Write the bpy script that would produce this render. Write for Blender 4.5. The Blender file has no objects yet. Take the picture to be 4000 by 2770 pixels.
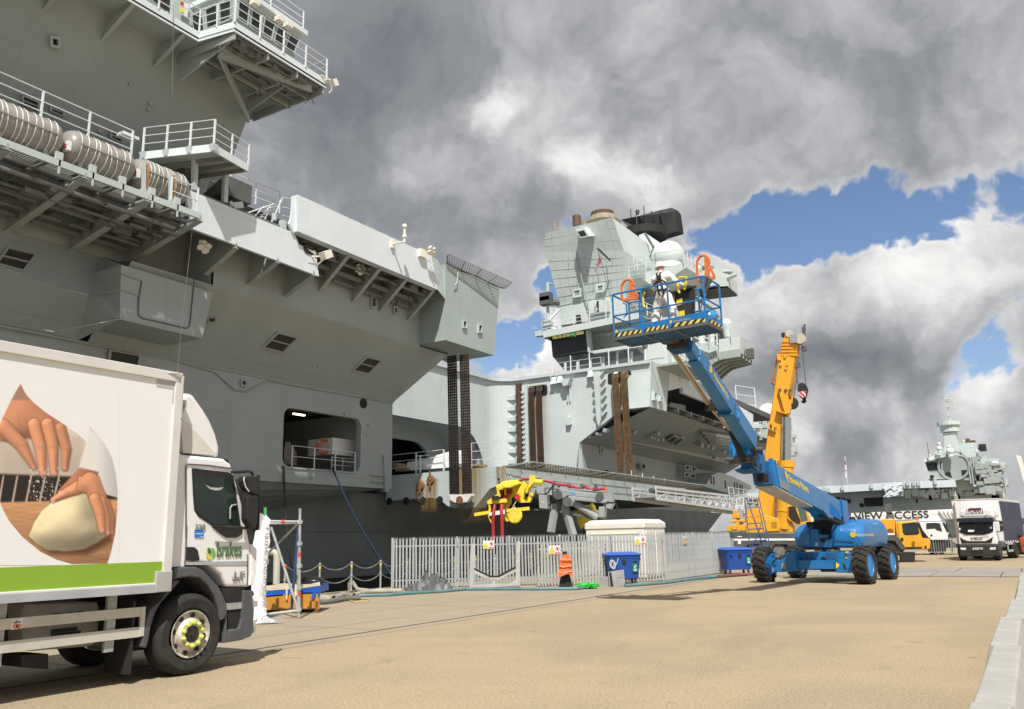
import bpy,math,random
import numpy as np
from mathutils import Vector as V,Matrix as Mx,noise as NZ
random.seed(7)
R = math.radians
sc = bpy.context.scene
COL = sc.collection
# ------------------------------------------------------------------ camera
FPX,YAW,PITCH,ROLL = 3250.0,R(31.308),R(12.5755),R(1.2)
CAM = V((0,0,1.65))
_F0 = V((-math.sin(YAW),math.cos(YAW),0)); _R0 = V((math.cos(YAW),math.sin(YAW),0)); _U0 = V((0,0,1))
cF = _F0*math.cos(PITCH) + _U0*math.sin(PITCH)
_U = -_F0*math.sin(PITCH) + _U0*math.cos(PITCH)
cR = _R0*math.cos(ROLL) - _U*math.sin(ROLL)
cU = _U*math.cos(ROLL) + _R0*math.sin(ROLL)
cd = bpy.data.cameras.new('camera'); cam = bpy.data.objects.new('camera',cd); COL.objects.link(cam)
cam.matrix_world = Mx(((cR.x,cU.x,-cF.x,0),(cR.y,cU.y,-cF.y,0),(cR.z,cU.z,-cF.z,1.65),(0,0,0,1)))
cd.sensor_width = 36; cd.sensor_fit = 'HORIZONTAL'; cd.lens = FPX/4000*36; cd.clip_end = 9000; cd.clip_start = .05
sc.camera = cam
def ray(px,py): return cR*((px-2000)/FPX) - cU*((py-1385)/FPX) + cF
def PX(px,py,x): r = ray(px,py); return CAM + r*((x-CAM.x)/r.x)      # the point of a vertical plane x = const seen there
def PY(px,py,y): r = ray(px,py); return CAM + r*((y-CAM.y)/r.y)
def PZ(px,py,z): r = ray(px,py); return CAM + r*((z-CAM.z)/r.z)
def PD(px,py,d): r = ray(px,py); return CAM + r*(d/math.hypot(r.x,r.y))
# ------------------------------------------------------------------ sun, exposure
SUNV = V((.40,-.60,1.0)).normalized()
sd = bpy.data.lights.new('sun','SUN'); sun = bpy.data.objects.new('sun',sd); COL.objects.link(sun)
sd.energy = 4.6; sd.angle = R(.55); sd.color = (1,.95,.87)
sun.rotation_euler = SUNV.to_track_quat('Z','Y').to_euler()
vs = sc.view_settings; vs.view_transform = 'Standard'; vs.look = 'None'; vs.exposure = .22; vs.gamma = 1; vs.use_curve_mapping = False
sc.render.engine = 'CYCLES'
sc.cycles.max_bounces = 6; sc.cycles.transparent_max_bounces = 12
# ------------------------------------------------------------------ sky
class NT:
    def __init__(s,tree): s.t = tree
    def n(s,kind,ins=None,**props):
        nd = s.t.nodes.new(kind)
        for k,v in props.items(): setattr(nd,k,v)
        for k,v in (ins or {}).items():
            if isinstance(v,bpy.types.NodeSocket): s.t.links.new(v,nd.inputs[k])
            else: nd.inputs[k].default_value = v
        return nd
    def math(s,op,a,b=0.,c=0.,clamp=False):
        nd = s.n('ShaderNodeMath',{0: a,1: b,2: c},operation=op,use_clamp=clamp); return nd.outputs[0]
    def mr(s,v,a,b,c=0.,d=1.,smooth=True):
        nd = s.n('ShaderNodeMapRange',{'Value': v,'From Min': a,'From Max': b,'To Min': c,'To Max': d},interpolation_type='SMOOTHSTEP' if smooth else 'LINEAR'); return nd.outputs[0]
    def mix(s,f,a,b,blend='MIX'):
        nd = s.n('ShaderNodeMix',data_type='RGBA',blend_type=blend)
        for sock,v in ((nd.inputs[0],f),(nd.inputs[6],a),(nd.inputs[7],b)):
            if isinstance(v,bpy.types.NodeSocket): s.t.links.new(v,sock)
            else: sock.default_value = v
        return nd.outputs[2]
    def noise(s,vec,scale,detail=4,rough=.5,dist=0.,dim='3D'):
        nd = s.n('ShaderNodeTexNoise',{'Scale': scale,'Detail': detail,'Roughness': rough,'Distortion': dist},noise_dimensions=dim)
        s.t.links.new(vec,nd.inputs['Vector']); return nd.outputs['Fac']
wd = bpy.data.worlds.new('World'); sc.world = wd; wd.use_nodes = True
wt = wd.node_tree; wt.nodes.clear(); w = NT(wt)
SKY = 0.10
def build_sky():
    sky = w.n('ShaderNodeTexSky',sky_type='NISHITA',sun_disc=False,sun_elevation=math.asin(SUNV.z),
              sun_rotation=math.atan2(SUNV.x,SUNV.y),air_density=1.0,dust_density=.6,ozone_density=1.6,altitude=0)
    tc = w.n('ShaderNodeTexCoord').outputs['Generated']
    nrm = w.n('ShaderNodeVectorMath',{0: tc},operation='NORMALIZE').outputs[0]
    sp = w.n('ShaderNodeSeparateXYZ',{0: nrm})
    zz = w.math('ADD',w.math('MAXIMUM',sp.outputs[2],0.),.22)
    comb = w.n('ShaderNodeCombineXYZ',{0: w.math('DIVIDE',sp.outputs[0],zz),1: w.math('DIVIDE',sp.outputs[1],zz),2: .35})
    p = comb.outputs[0]
    zs = w.math('ADD',w.math('MAXIMUM',sp.outputs[2],-.3),1.)
    q2d = w.n('ShaderNodeCombineXYZ',{0: w.math('DIVIDE',sp.outputs[0],zs),1: w.math('DIVIDE',sp.outputs[1],zs),2: 0.}).outputs[0]
    warp = w.n('ShaderNodeTexNoise',{'Vector': nrm,'Scale': 5.0,'Detail': 5,'Roughness': .58})
    wv = w.n('ShaderNodeVectorMath',{0: warp.outputs['Color'],1: (.5,.5,.5)},operation='SUBTRACT').outputs[0]
    nw_ = w.n('ShaderNodeVectorMath',{0: w.n('ShaderNodeVectorMath',{0: wv,'Scale': .20},operation='SCALE').outputs[0],1: nrm},operation='ADD').outputs[0]
    def field(vec,o_):   # billowing cumulus: cells with finer cells on them, mixed with plain turbulence
        v2 = w.n('ShaderNodeVectorMath',{0: w.n('ShaderNodeVectorMath',{0: wv,'Scale': .11},operation='SCALE').outputs[0],1: w.n('ShaderNodeVectorMath',{0: q2d,1: o_},operation='ADD').outputs[0]},operation='ADD').outputs[0]
        vo = w.n('ShaderNodeTexVoronoi',{'Scale': 10.,'Detail': 3,'Roughness': .55,'Lacunarity': 2.3},feature='F1',normalize=True,voronoi_dimensions='2D')
        wt.links.new(v2,vo.inputs['Vector'])
        bil = w.math('SUBTRACT',1.,w.math('MULTIPLY',vo.outputs['Distance'],1.35))
        return w.math('ADD',w.math('MULTIPLY',bil,.40),w.math('MULTIPLY',w.noise(v2,11.0,9,.60,0.,'2D'),.60))
    mid = field(nrm,(0,0,0))
    big = w.noise(p,1.1,5,.55,.2)
    # the same field a step towards the sun: difference gives lit and shaded sides of the clouds
    mid2 = field(nrm,(.012,-.018,0))
    soft = w.noise(nrm,3.1,4,.5,.2)
    def lobe(px,py,rad,amp,acc,sy=1.0):
        d = ray(px*1.7354,py*1.7354).normalized()
        dv = w.n('ShaderNodeVectorMath',{0: nw_,1: tuple(d)},operation='SUBTRACT').outputs[0]
        if sy != 1: dv = w.n('ShaderNodeVectorMath',{0: dv,1: (1,1,sy)},operation='MULTIPLY').outputs[0]
        ln = w.n('ShaderNodeVectorMath',{0: dv},operation='LENGTH').outputs['Value']
        g = w.mr(ln,0.,rad/1873.,amp,0.)
        return g if acc is None else w.math('ADD',acc,g)
    # cloud cover: openings (negative) and banks (positive)
    c = None
    for L in [(1740,480,185,-.36),(1930,465,180,-.33),(1650,550,130,-.28),(2090,490,150,-.27),(2260,410,150,-.22),(2220,780,130,-.32),
              (1110,780,110,-.33),(1235,690,80,-.3),(1500,90,300,.2),(1250,60,300,.2),(1160,500,160,.22),(1180,600,90,.1),(1560,590,90,-.22),
              (2150,640,250,.22),(1850,660,200,.22),(1330,400,230,.16),(700,300,700,.22),(1900,150,600,.2),(1150,850,70,.12),(1900,900,420,.22),(1450,420,120,.15)]:
        c = lobe(*L[:4],c)
    cover = w.math('ADD',w.math('ADD',w.math('MULTIPLY',mid,.85),w.math('MULTIPLY',big,.30)),c)
    mask = w.mr(cover,.50,.585)
    # brightness of the cloud
    b = None
    for L in [(1130,190,95,.36),(1250,230,160,.18),(930,340,130,.20),(1090,340,200,.10),(1340,420,130,.36),(1480,430,110,.30),(2130,580,170,.20),(2000,610,150,.20),(1800,640,170,.22),(2280,620,200,.16),
              (1650,700,160,.14),(2250,880,120,.28),(2000,965,170,.18),(1750,990,120,.12),(1170,820,120,.34),(2150,1090,200,.12),(2170,430,120,.1),(1250,640,120,.1),
              (850,120,380,-.22),(700,420,330,-.14),(1000,480,230,-.10),(1950,830,200,-.24,2.2),(1750,860,170,-.20,2.0),(2220,760,130,-.1),(1950,1000,190,-.12,2.5),
              (1850,1050,150,-.12,2.),(1600,130,300,-.02),(1990,300,320,-.05),(1250,520,200,-.08),(2100,150,260,-.04)]:
        b = lobe(*L[:4],b,L[4] if len(L) > 4 else 1.0)
    relief = w.math('MULTIPLY',w.math('SUBTRACT',mid,mid2),.58)
    det = w.math('ADD',w.math('MULTIPLY',w.math('SUBTRACT',mid,.5),.34),w.math('MULTIPLY',w.math('SUBTRACT',soft,.5),.36))
    edge = w.mr(cover,.52,.66,.18,0.)
    br = w.math('ADD',w.math('ADD',w.math('ADD',.46,w.math('MULTIPLY',b,1.35)),w.math('ADD',relief,det)),edge)
    ramp = w.n('ShaderNodeValToRGB',{0: br}); cr = ramp.color_ramp
    k = .094/SKY
    stops = [(0.08,(1.75,1.85,2.05)),(.34,(2.75,2.85,3.05)),(.55,(4.6,4.65,4.8)),(.78,(7.4,7.3,7.2)),(1.0,(9.6,9.5,9.3))]
    cr.elements[0].position = stops[0][0]; cr.elements[1].position = stops[-1][0]
    cr.elements[0].color = tuple(x*k for x in stops[0][1])+(1,); cr.elements[1].color = tuple(x*k for x in stops[-1][1])+(1,)
    for pos,col in stops[1:-1]:
        e = cr.elements.new(pos); e.color = tuple(x*k for x in col)+(1,)
    # below the horizon and just over it the air evens out
    hz = w.mr(sp.outputs[2],-.02,.05,.5,0.)
    cc = w.mix(hz,ramp.outputs[0],(4.3,4.4,4.7,1))
    skyc = w.mix(1.0,sky.outputs[0],(1.0,1.02,1.10,1),'MULTIPLY')
    out = w.mix(mask,skyc,cc)
    bg = w.n('ShaderNodeBackground',{'Color': out,'Strength': SKY})
    o = w.n('ShaderNodeOutputWorld'); wt.links.new(bg.outputs[0],o.inputs[0])
build_sky()
# ------------------------------------------------------------------ materials
MATS = {}
def M(name,col=(.5,.5,.5),rough=.55,metal=0.,var=.10,scale=2.,bump=0.,bscale=20.,streak=0.,dirt=0.,dcol=(.12,.09,.06),spec=.5,coat=0.,plates=0.,runs=0.):
    if name in MATS: return MATS[name]
    m = bpy.data.materials.new(name); m.use_nodes = True; MATS[name] = m
    t = NT(m.node_tree); bs = m.node_tree.nodes['Principled BSDF']
    tc = t.n('ShaderNodeTexCoord').outputs['Object']
    f = t.noise(tc,scale,5,.6)
    c4 = lambda c: (c[0],c[1],c[2],1)
    lo = tuple(max(0,x*(1-var)) for x in col); hi = tuple(min(1,x*(1+var)) for x in col)
    c = t.mix(t.mr(f,.3,.7),c4(lo),c4(hi))
    if streak:
        mp = t.n('ShaderNodeMapping',{'Vector': tc,'Scale': (2.2,2.2,.12)}).outputs[0]
        s = t.noise(mp,1.0,6,.65)
        c = t.mix(t.mr(s,.52,.78,0,streak),c,c4(tuple(x*.5 for x in col)))
    if dirt:
        d = t.noise(tc,scale*3.1,7,.68,.4)
        c = t.mix(t.mr(d,.52,.74,0,dirt),c,c4(dcol))
    if runs:    # thin rusty and sooty water runs
        rn = t.noise(t.n('ShaderNodeMapping',{'Vector': tc,'Scale': (3.4,3.4,.16)}).outputs[0],1.0,4,.6)
        c = t.mix(t.math('MULTIPLY',t.mr(rn,.62,.76,0,runs),t.mr(t.noise(tc,.25,3),.42,.62)),c,c4((.17,.135,.095)))
    ln = None
    if plates:  # weld seams of the shell plating and a slight tone change from plate to plate
        sx = t.n('ShaderNodeSeparateXYZ',{0: tc}); 
        def seam(v,step,wid): return t.math('GREATER_THAN',t.math('ABSOLUTE',t.math('SUBTRACT',t.math('FRACT',t.math('DIVIDE',v,step)),.5)),.5-wid/step)
        ln = t.math('MAXIMUM',seam(sx.outputs[1],5.3,.018),seam(sx.outputs[2],2.35,.018))
        cell = t.n('ShaderNodeCombineXYZ',{0: t.math('FLOOR',t.math('ADD',t.math('DIVIDE',sx.outputs[1],5.3),.5)),1: t.math('FLOOR',t.math('ADD',t.math('DIVIDE',sx.outputs[2],2.35),.5))}).outputs[0]
        wn_ = t.n('ShaderNodeTexWhiteNoise',{'Vector': cell},noise_dimensions='2D').outputs['Value']
        c = t.mix(t.math('MULTIPLY',wn_,plates*.5),c,c4(tuple(x*.82 for x in col))); c = t.mix(t.math('MULTIPLY',ln,plates),c,c4(tuple(x*.62 for x in col)))
    m.node_tree.links.new(c,bs.inputs['Base Color'])
    r = t.mr(t.noise(tc,scale*4,3),.2,.8,max(.02,rough-.08),min(1,rough+.08),False)
    m.node_tree.links.new(r,bs.inputs['Roughness'])
    bs.inputs['Metallic'].default_value = metal; bs.inputs['Specular IOR Level'].default_value = spec
    bs.inputs['Coat Weight'].default_value = coat; bs.inputs['Coat Roughness'].default_value = .08
    if bump:
        bn = t.n('ShaderNodeBump',{'Strength': bump,'Distance': .02,'Height': t.noise(tc,bscale,6,.6)})
        m.node_tree.links.new(bn.outputs[0],bs.inputs['Normal'])
    return m
def glass(name='window_glass',col=(.02,.03,.03),rough=.04):
    if name in MATS: return MATS[name]
    m = bpy.data.materials.new(name); m.use_nodes = True; MATS[name] = m
    b = m.node_tree.nodes['Principled BSDF']; b.inputs['Base Color'].default_value = (*col,1); b.inputs['Roughness'].default_value = rough
    b.inputs['Specular IOR Level'].default_value = .6
    return m
def clear_glass(name='cab_glass',tint=(.75,.8,.78),k=.75):
    if name in MATS: return MATS[name]
    m = bpy.data.materials.new(name); m.use_nodes = True; MATS[name] = m
    t = NT(m.node_tree); out = m.node_tree.nodes['Material Output']
    tr = t.n('ShaderNodeBsdfTransparent',{'Color': (*tint,1)}); gl = t.n('ShaderNodeBsdfGlossy',{'Roughness': .02})
    fr = t.n('ShaderNodeFresnel',{'IOR': 1.5})
    mx = t.n('ShaderNodeMixShader',{0: fr.outputs[0],1: tr.outputs[0],2: gl.outputs[0]})
    m.node_tree.links.new(mx.outputs[0],out.inputs[0]); return m
def lamp_mat(name,col,st):
    if name in MATS: return MATS[name]
    m = bpy.data.materials.new(name); m.use_nodes = True; MATS[name] = m
    b = m.node_tree.nodes['Principled BSDF']; b.inputs['Emission Color'].default_value = (*col,1); b.inputs['Emission Strength'].default_value = st
    return m
def attr_mat(name,rough=.5):
    if name in MATS: return MATS[name]
    m = bpy.data.materials.new(name); m.use_nodes = True; MATS[name] = m
    t = NT(m.node_tree); a = t.n('ShaderNodeAttribute',attribute_name='Col')
    b = m.node_tree.nodes['Principled BSDF']; m.node_tree.links.new(a.outputs['Color'],b.inputs['Base Color']); b.inputs['Roughness'].default_value = rough
    return m
# ------------------------------------------------------------------ mesh builder
RM = {}; LOCAL = set()
def rot_to(d):
    return V(d).normalized().to_track_quat('Z','Y').to_matrix()
class MB:
    def __init__(s): s.v = []; s.f = []; s.mi = []; s.cur = 0
    def mat(s,i): s.cur = i; return s
    def add(s,vs_,fs_):
        o = len(s.v); s.v += [tuple(p) for p in vs_]
        for f in fs_: s.f.append(tuple(i+o for i in f)); s.mi.append(s.cur)
        return s
    def quad(s,*p): return s.add(p,[tuple(range(len(p)))])
    def hexa(s,p):  # bottom 4 then top 4
        return s.add(p,[(3,2,1,0),(4,5,6,7),(0,1,5,4),(1,2,6,5),(2,3,7,6),(3,0,4,7)])
    def box(s,c,d,rz=0.,rot=None):
        x,y,z = d[0]/2,d[1]/2,d[2]/2
        m = rot if rot is not None else Mx.Rotation(rz,3,'Z'); c = V(c)
        return s.hexa([c + m @ V(q) for q in ((-x,-y,-z),(x,-y,-z),(x,y,-z),(-x,y,-z),(-x,-y,z),(x,-y,z),(x,y,z),(-x,y,z))])
    def b2(s,a,b): # box by two corners
        return s.box([(a[i]+b[i])/2 for i in range(3)],[abs(a[i]-b[i]) for i in range(3)])
    def prism(s,pts,vec):
        n = len(pts); pts = [V(p) for p in pts]; vec = V(vec)
        nrm = V((0,0,0))
        for i in range(n): nrm += pts[i].cross(pts[(i+1) % n])
        if nrm.dot(vec) > 0: pts = pts[::-1]
        return s.add(pts + [p+vec for p in pts],[tuple(range(n)),tuple(range(2*n-1,n-1,-1))] + [((i+1) % n,i,n+i,n+(i+1) % n) for i in range(n)])
    def loft(s,rings,cap=True,close=True):
        n = len(rings[0]); o = len(s.v)
        s.v += [tuple(p) for r_ in rings for p in r_]
        for k in range(len(rings)-1):
            for i in range(n if close else n-1):
                j = (i+1) % n
                s.f.append((o+k*n+i,o+k*n+j,o+(k+1)*n+j,o+(k+1)*n+i)); s.mi.append(s.cur)
        if cap:
            s.f.append(tuple(o+i for i in range(n-1,-1,-1))); s.mi.append(s.cur)
            s.f.append(tuple(o+(len(rings)-1)*n+i for i in range(n))); s.mi.append(s.cur)
        return s
    def tube(s,a,b,r,n=8,r2=None):
        a,b = V(a),V(b); m = rot_to(b-a); r2 = r if r2 is None else r2
        ring = lambda c,q: [c + m @ V((q*math.cos(6.28318*i/n),q*math.sin(6.28318*i/n),0)) for i in range(n)]
        return s.loft([ring(a,r),ring(b,r2)])
    def path(s,pts,r,n=6,cap=True):
        pts = [V(p) for p in pts]; rings = []; up = None
        for i,p in enumerate(pts):
            d = (pts[min(i+1,len(pts)-1)] - pts[max(i-1,0)]).normalized()
            if up is None: up = d.orthogonal().normalized()
            up = (up - d*up.dot(d)).normalized(); sd_ = d.cross(up)
            q = r[i] if isinstance(r,(list,tuple)) else r
            rings.append([p + up*(q*math.cos(6.28318*k/n)) + sd_*(q*math.sin(6.28318*k/n)) for k in range(n)])
        return s.loft(rings,cap)
    def beam(s,a,b,w_,h_,up=(0,0,1)):
        a,b,up = V(a),V(b),V(up); d = (b-a).normalized(); sd_ = d.cross(up)
        if sd_.length < 1e-4: sd_ = d.cross(V((1,0,0)))
        sd_.normalize(); u = sd_.cross(d).normalized()
        q = lambda c: [c-sd_*w_/2-u*h_/2,c+sd_*w_/2-u*h_/2,c+sd_*w_/2+u*h_/2,c-sd_*w_/2+u*h_/2]
        return s.loft([q(a),q(b)])
    def lathe(s,prof,o=(0,0,0),ax=(0,0,1),n=20,cap=True):
        o = V(o); m = rot_to(ax)
        return s.loft([[o + m @ V((r_*math.cos(6.28318*i/n),r_*math.sin(6.28318*i/n),h)) for i in range(n)] for r_,h in prof],cap)
    def sph(s,c,r_,n=16,k=10,lo=-90,hi=90,sc_=(1,1,1)):
        pr = []
        for i in range(k+1):
            a = R(lo+(hi-lo)*i/k); pr.append((max(1e-3,r_*math.cos(a)),r_*math.sin(a)))
        o = len(s.v); s.lathe(pr,(0,0,0),(0,0,1),n)
        for i in range(o,len(s.v)): q = s.v[i]; s.v[i] = (c[0]+q[0]*sc_[0],c[1]+q[1]*sc_[1],c[2]+q[2]*sc_[2])
        return s
    def rail(s,pts,h=1.05,r_=.022,post=1.6,n=3,pr=.028,sag=0.,ends=True):
        pts = [V(p) for p in pts]; up = V((0,0,h))
        for a,b in zip(pts,pts[1:]):
            k = max(1,round((b-a).length/post))
            for i in range(k+1):
                q = a+(b-a)*(i/k); s.tube(q,q+up,pr,5)
            for j in range(n):
                z = V((0,0,h*(j+1)/n)); s.tube(a+z,b+z,r_,5)
        return s
    def mesh(s,name,mats,inv=None,smooth=None,wn=False):
        me = bpy.data.meshes.new(name)
        vs_ = s.v if inv is None else [tuple(inv @ V(p)) for p in s.v]
        me.from_pydata(vs_,[],s.f); me.update()
        mats = mats if isinstance(mats,(list,tuple)) else [mats]
        for m in mats: me.materials.append(m)
        if len(mats) > 1: me.polygons.foreach_set('material_index',s.mi)
        if smooth is not None:
            me.polygons.foreach_set('use_smooth',[True]*len(me.polygons)); me.set_sharp_from_angle(angle=R(smooth))
        return me
    def obj(s,name,mats,parent=None,label=None,cat=None,group=None,kind=None,smooth=None,bevel=0.,seg=2):
        inv = None
        if parent is not None and parent.name not in LOCAL and parent.name in RM: inv = RM[parent.name].inverted()
        o = None
        if parent is None and kind != 'structure' and s.v:   # a thing of one mesh: origin at its base
            a = np.array(s.v); c = (a.min(0)+a.max(0))/2; bz = V((c[0],c[1],a[:,2].min())); inv = Mx.Translation(-bz)
            o = bpy.data.objects.new(name,s.mesh(name,mats,inv,smooth)); o.location = bz
        else: o = bpy.data.objects.new(name,s.mesh(name,mats,inv,smooth))
        COL.objects.link(o)
        if parent is not None:
            o.parent = parent
            if parent.name in RM: RM[o.name] = RM[parent.name]
            if parent.name in LOCAL: LOCAL.add(o.name)
        tag(o,label,cat,group,kind)
        if bevel:
            b = o.modifiers.new('bevel','BEVEL'); b.width = bevel; b.segments = seg; b.limit_method = 'ANGLE'; b.angle_limit = R(40)
        return o
def tag(o,label=None,cat=None,group=None,kind=None):
    for k,v in (('label',label),('category',cat),('group',group),('kind',kind)):
        if v: o[k] = v
    return o
def thing(name,label,cat,loc=(0,0,0),rz=0.,group=None,local=True,kind=None):
    o = bpy.data.objects.new(name,None); COL.objects.link(o); o.empty_display_size = .3
    o.location = loc; o.rotation_euler = (0,0,rz)
    RM[o.name] = Mx.Translation(V(loc)) @ Mx.Rotation(rz,4,'Z')
    if local: LOCAL.add(o.name)
    return tag(o,label,cat,group,kind)
def inst(name,me,parent,loc=(0,0,0),rot=None):
    o = bpy.data.objects.new(name,me); COL.objects.link(o); o.parent = parent
    m = Mx.Translation(V(loc)) @ (rot.to_4x4() if rot is not None else Mx())
    if parent.name in RM and parent.name not in LOCAL: m = RM[parent.name].inverted() @ m
    o.matrix_basis = m; return o
def copy_tree(o,parent=None):
    c = o.copy(); COL.objects.link(c); c.parent = parent
    for ch in list(o.children): copy_tree(ch,c)
    return c
def text(name,s,mat,parent,o,ux,uy,size,ext=.002,al='LEFT',width=None,shear=0.,world=None):
    """flat lettering: o = baseline start, ux = reading direction, uy = up"""
    cu = bpy.data.curves.new('tmp','FONT'); cu.body = s; cu.size = size; cu.extrude = ext; cu.align_x = al; cu.shear = shear; cu.resolution_u = 3; cu.offset = .012*size
    ob = bpy.data.objects.new('tmp',cu); COL.objects.link(ob)
    dg = bpy.context.evaluated_depsgraph_get(); me = bpy.data.meshes.new_from_object(ob.evaluated_get(dg))
    bpy.data.objects.remove(ob); bpy.data.curves.remove(cu)
    ux,uy = V(ux).normalized(),V(uy).normalized(); nz = ux.cross(uy)
    xs = [v.co.x for v in me.vertices] or [0]
    k = 1 if not width else width/(max(xs)-min(xs))
    m = Mx(((ux.x*k,uy.x,nz.x,o[0]),(ux.y*k,uy.y,nz.y,o[1]),(ux.z*k,uy.z,nz.z,o[2]),(0,0,0,1)))
    if parent is not None and parent.name in RM and parent.name not in LOCAL: m = RM[parent.name].inverted() @ m
    me.transform(m); me.materials.clear(); me.materials.append(mat); me.name = name
    t = bpy.data.objects.new(name,me); COL.objects.link(t); t.parent = parent
    if parent is not None and parent.name in RM: RM[t.name] = RM[parent.name]
    return t
def disp(x,y): return (x*1.735358,y*1.735589)
def crop(ox,oy,s): return lambda x,y: (ox+x/s,oy+y/s)
# ------------------------------------------------------------------ shared materials
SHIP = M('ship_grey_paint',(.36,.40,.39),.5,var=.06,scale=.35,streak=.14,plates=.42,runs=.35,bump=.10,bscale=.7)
SHIPL = M('fresh_light_grey_paint',(.70,.77,.81),.5,var=.04,scale=.5,streak=.07,bump=.09,bscale=.8,plates=.25,runs=.15)
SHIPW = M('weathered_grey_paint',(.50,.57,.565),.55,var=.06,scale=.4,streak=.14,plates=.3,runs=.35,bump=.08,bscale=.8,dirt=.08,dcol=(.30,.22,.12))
SHIPD = M('shaded_lower_hull_grey',(.20,.22,.212),.6,var=.14,scale=.4,streak=.3,plates=.4,runs=.4,bump=.1,bscale=.7)  # darker copy of the ship grey, shade under the overhang put into the colour
DARK = M('dark_void',(.015,.016,.016),.8,var=.2)
VENT = M('vent_mesh',(.045,.042,.036),.7,var=.1)
STEELW = M('white_rail_paint',(.66,.70,.71),.5,var=.04)
BELT = M('brown_belt',(.085,.05,.035),.75,var=.35,scale=6,dirt=.3,dcol=(.02,.014,.01))
RUST = M('rust',(.20,.095,.04),.85,var=.4,scale=8,dirt=.5)
BLACK = M('black_rubber',(.018,.018,.018),.75,var=.25,scale=6)
TYRE = M('tyre_rubber',(.026,.025,.024),.85,var=.3,scale=5,dirt=.35,dcol=(.10,.085,.065),bump=.2,bscale=30)
GALV = M('galvanised_steel',(.50,.53,.54),.45,metal=.35,var=.10,scale=5)
GALVD = M('dull_galvanised_steel',(.40,.42,.41),.55,metal=.2,var=.16,scale=5,dirt=.25)
WHITEV = M('white_vehicle_paint',(.80,.80,.80),.35,var=.02,scale=2,coat=.3)
WHITE = M('white_paint',(.80,.79,.74),.5,var=.03)
CREAM = M('cream_paint',(.80,.77,.68),.55,var=.04)
GREYP = M('grey_plastic',(.085,.09,.098),.55,var=.12,scale=4)
BLUE = M('blue_machine_paint',(.012,.16,.42),.38,var=.10,scale=1.5,coat=.3,dirt=.12,dcol=(.02,.08,.18))
BLUED = M('dark_blue_paint',(.015,.10,.25),.5,var=.2,scale=3,dirt=.2)
YEL = M('crane_yellow_paint',(.74,.36,.02),.42,var=.07,scale=1.2,coat=.2,dirt=.12,dcol=(.34,.17,.03))
YELB = M('bright_yellow_paint',(.83,.66,.05),.45,var=.06,dirt=.08)
ORNG = M('orange_red_paint',(.66,.17,.05),.6,var=.15,scale=10,dirt=.4,dcol=(.28,.12,.06))
RED = M('red_cable',(.42,.025,.035),.5,var=.1)
GREYM = M('grey_machine_paint',(.32,.34,.35),.5,var=.1,dirt=.12,dcol=(.15,.15,.14))
DGREY = M('dark_grey_steel',(.10,.105,.105),.6,var=.2,dirt=.2)
CHROME = M('polished_steel_rod',(.62,.62,.62),.18,metal=1.,var=.05)
GLASS = glass(); CGLASS = clear_glass()
HV = M('orange_fabric',(.85,.16,.035),.85,var=.08,scale=12)
SILV = M('silver_grey_sheet',(.45,.46,.46),.4,metal=.3,var=.1,dirt=.2)
# ------------------------------------------------------------------ the ground
def ground_mat(name,base,alt,grit,slab=False):
    m = bpy.data.materials.new(name); m.use_nodes = True; t = NT(m.node_tree); b = m.node_tree.nodes['Principled BSDF']
    tc = t.n('ShaderNodeTexCoord').outputs['Object']; c4 = lambda c: (*c,1)
    n1 = t.noise(tc,.22,7,.66,.6); n2 = t.noise(tc,1.3,6,.65); n3 = t.noise(tc,30,4,.75); n4 = t.noise(tc,85,2,.6)
    st = t.n('ShaderNodeMapping',{'Vector': tc,'Scale': (.55,.12,1)}).outputs[0]
    n5 = t.noise(st,1.0,7,.62,.3)
    c = t.mix(t.mr(n1,.40,.60),c4(base),c4(alt))
    c = t.mix(t.mr(n2,.4,.75,0,.35),c,c4(tuple(x*.84 for x in base)))
    c = t.mix(t.mr(n5,.52,.72,0,.5),c,c4((base[0]*.66,base[1]*.68,base[2]*.74)))
    ox = t.noise(t.n('ShaderNodeMapping',{'Vector': tc,'Scale': (1.6,2.6,1)}).outputs[0],.8,4,.7,.2)
    c = t.mix(t.mr(ox,.63,.70,0,.55),c,c4(tuple(x*.45 for x in base)))
    c = t.mix(t.mr(n3,.53,.66,0,grit*.8),c,c4(tuple(min(1,x*1.45) for x in base)))
    c = t.mix(t.mr(n3,.47,.36,0,grit*.8),c,c4(tuple(x*.5 for x in base)))
    c = t.mix(t.mr(n4,.55,.8,0,grit*.7),c,c4(tuple(x*.55 for x in base)))
    m.node_tree.links.new(c,b.inputs['Base Color']); b.inputs['Roughness'].default_value = .9; b.inputs['Specular IOR Level'].default_value = .25
    bn = t.n('ShaderNodeBump',{'Strength': .35,'Distance': .012,'Height': t.math('ADD',n3,t.math('MULTIPLY',n2,.6))})
    m.node_tree.links.new(bn.outputs[0],b.inputs['Normal']); return m
TARM = ground_mat('tan_tarmac',(.405,.32,.205),(.345,.28,.19),1.0)
CONC = ground_mat('worn_concrete',(.375,.31,.222),(.325,.28,.21),.6)
SLABM = M('grey_slab_concrete',(.30,.275,.235),.9,var=.10,scale=.9,dirt=.2,dcol=(.17,.15,.12),bump=.2,bscale=60)
BARR = M('barrier_concrete',(.40,.39,.365),.85,var=.10,scale=3,dirt=.18,dcol=(.30,.28,.25),bump=.35,bscale=70)
QX = -20.65
g = MB(); g.quad((QX,-80,0),(900,-80,0),(900,1500,0),(QX,1500,0)); g.obj('ground',TARM,kind='structure')
g = MB(); g.quad((QX+.35,-60,.004),(-10.62,-60,.004),(-10.62,420,.004),(QX+.35,420,.004)); g.obj('quay_apron',CONC,kind='structure')
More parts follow.
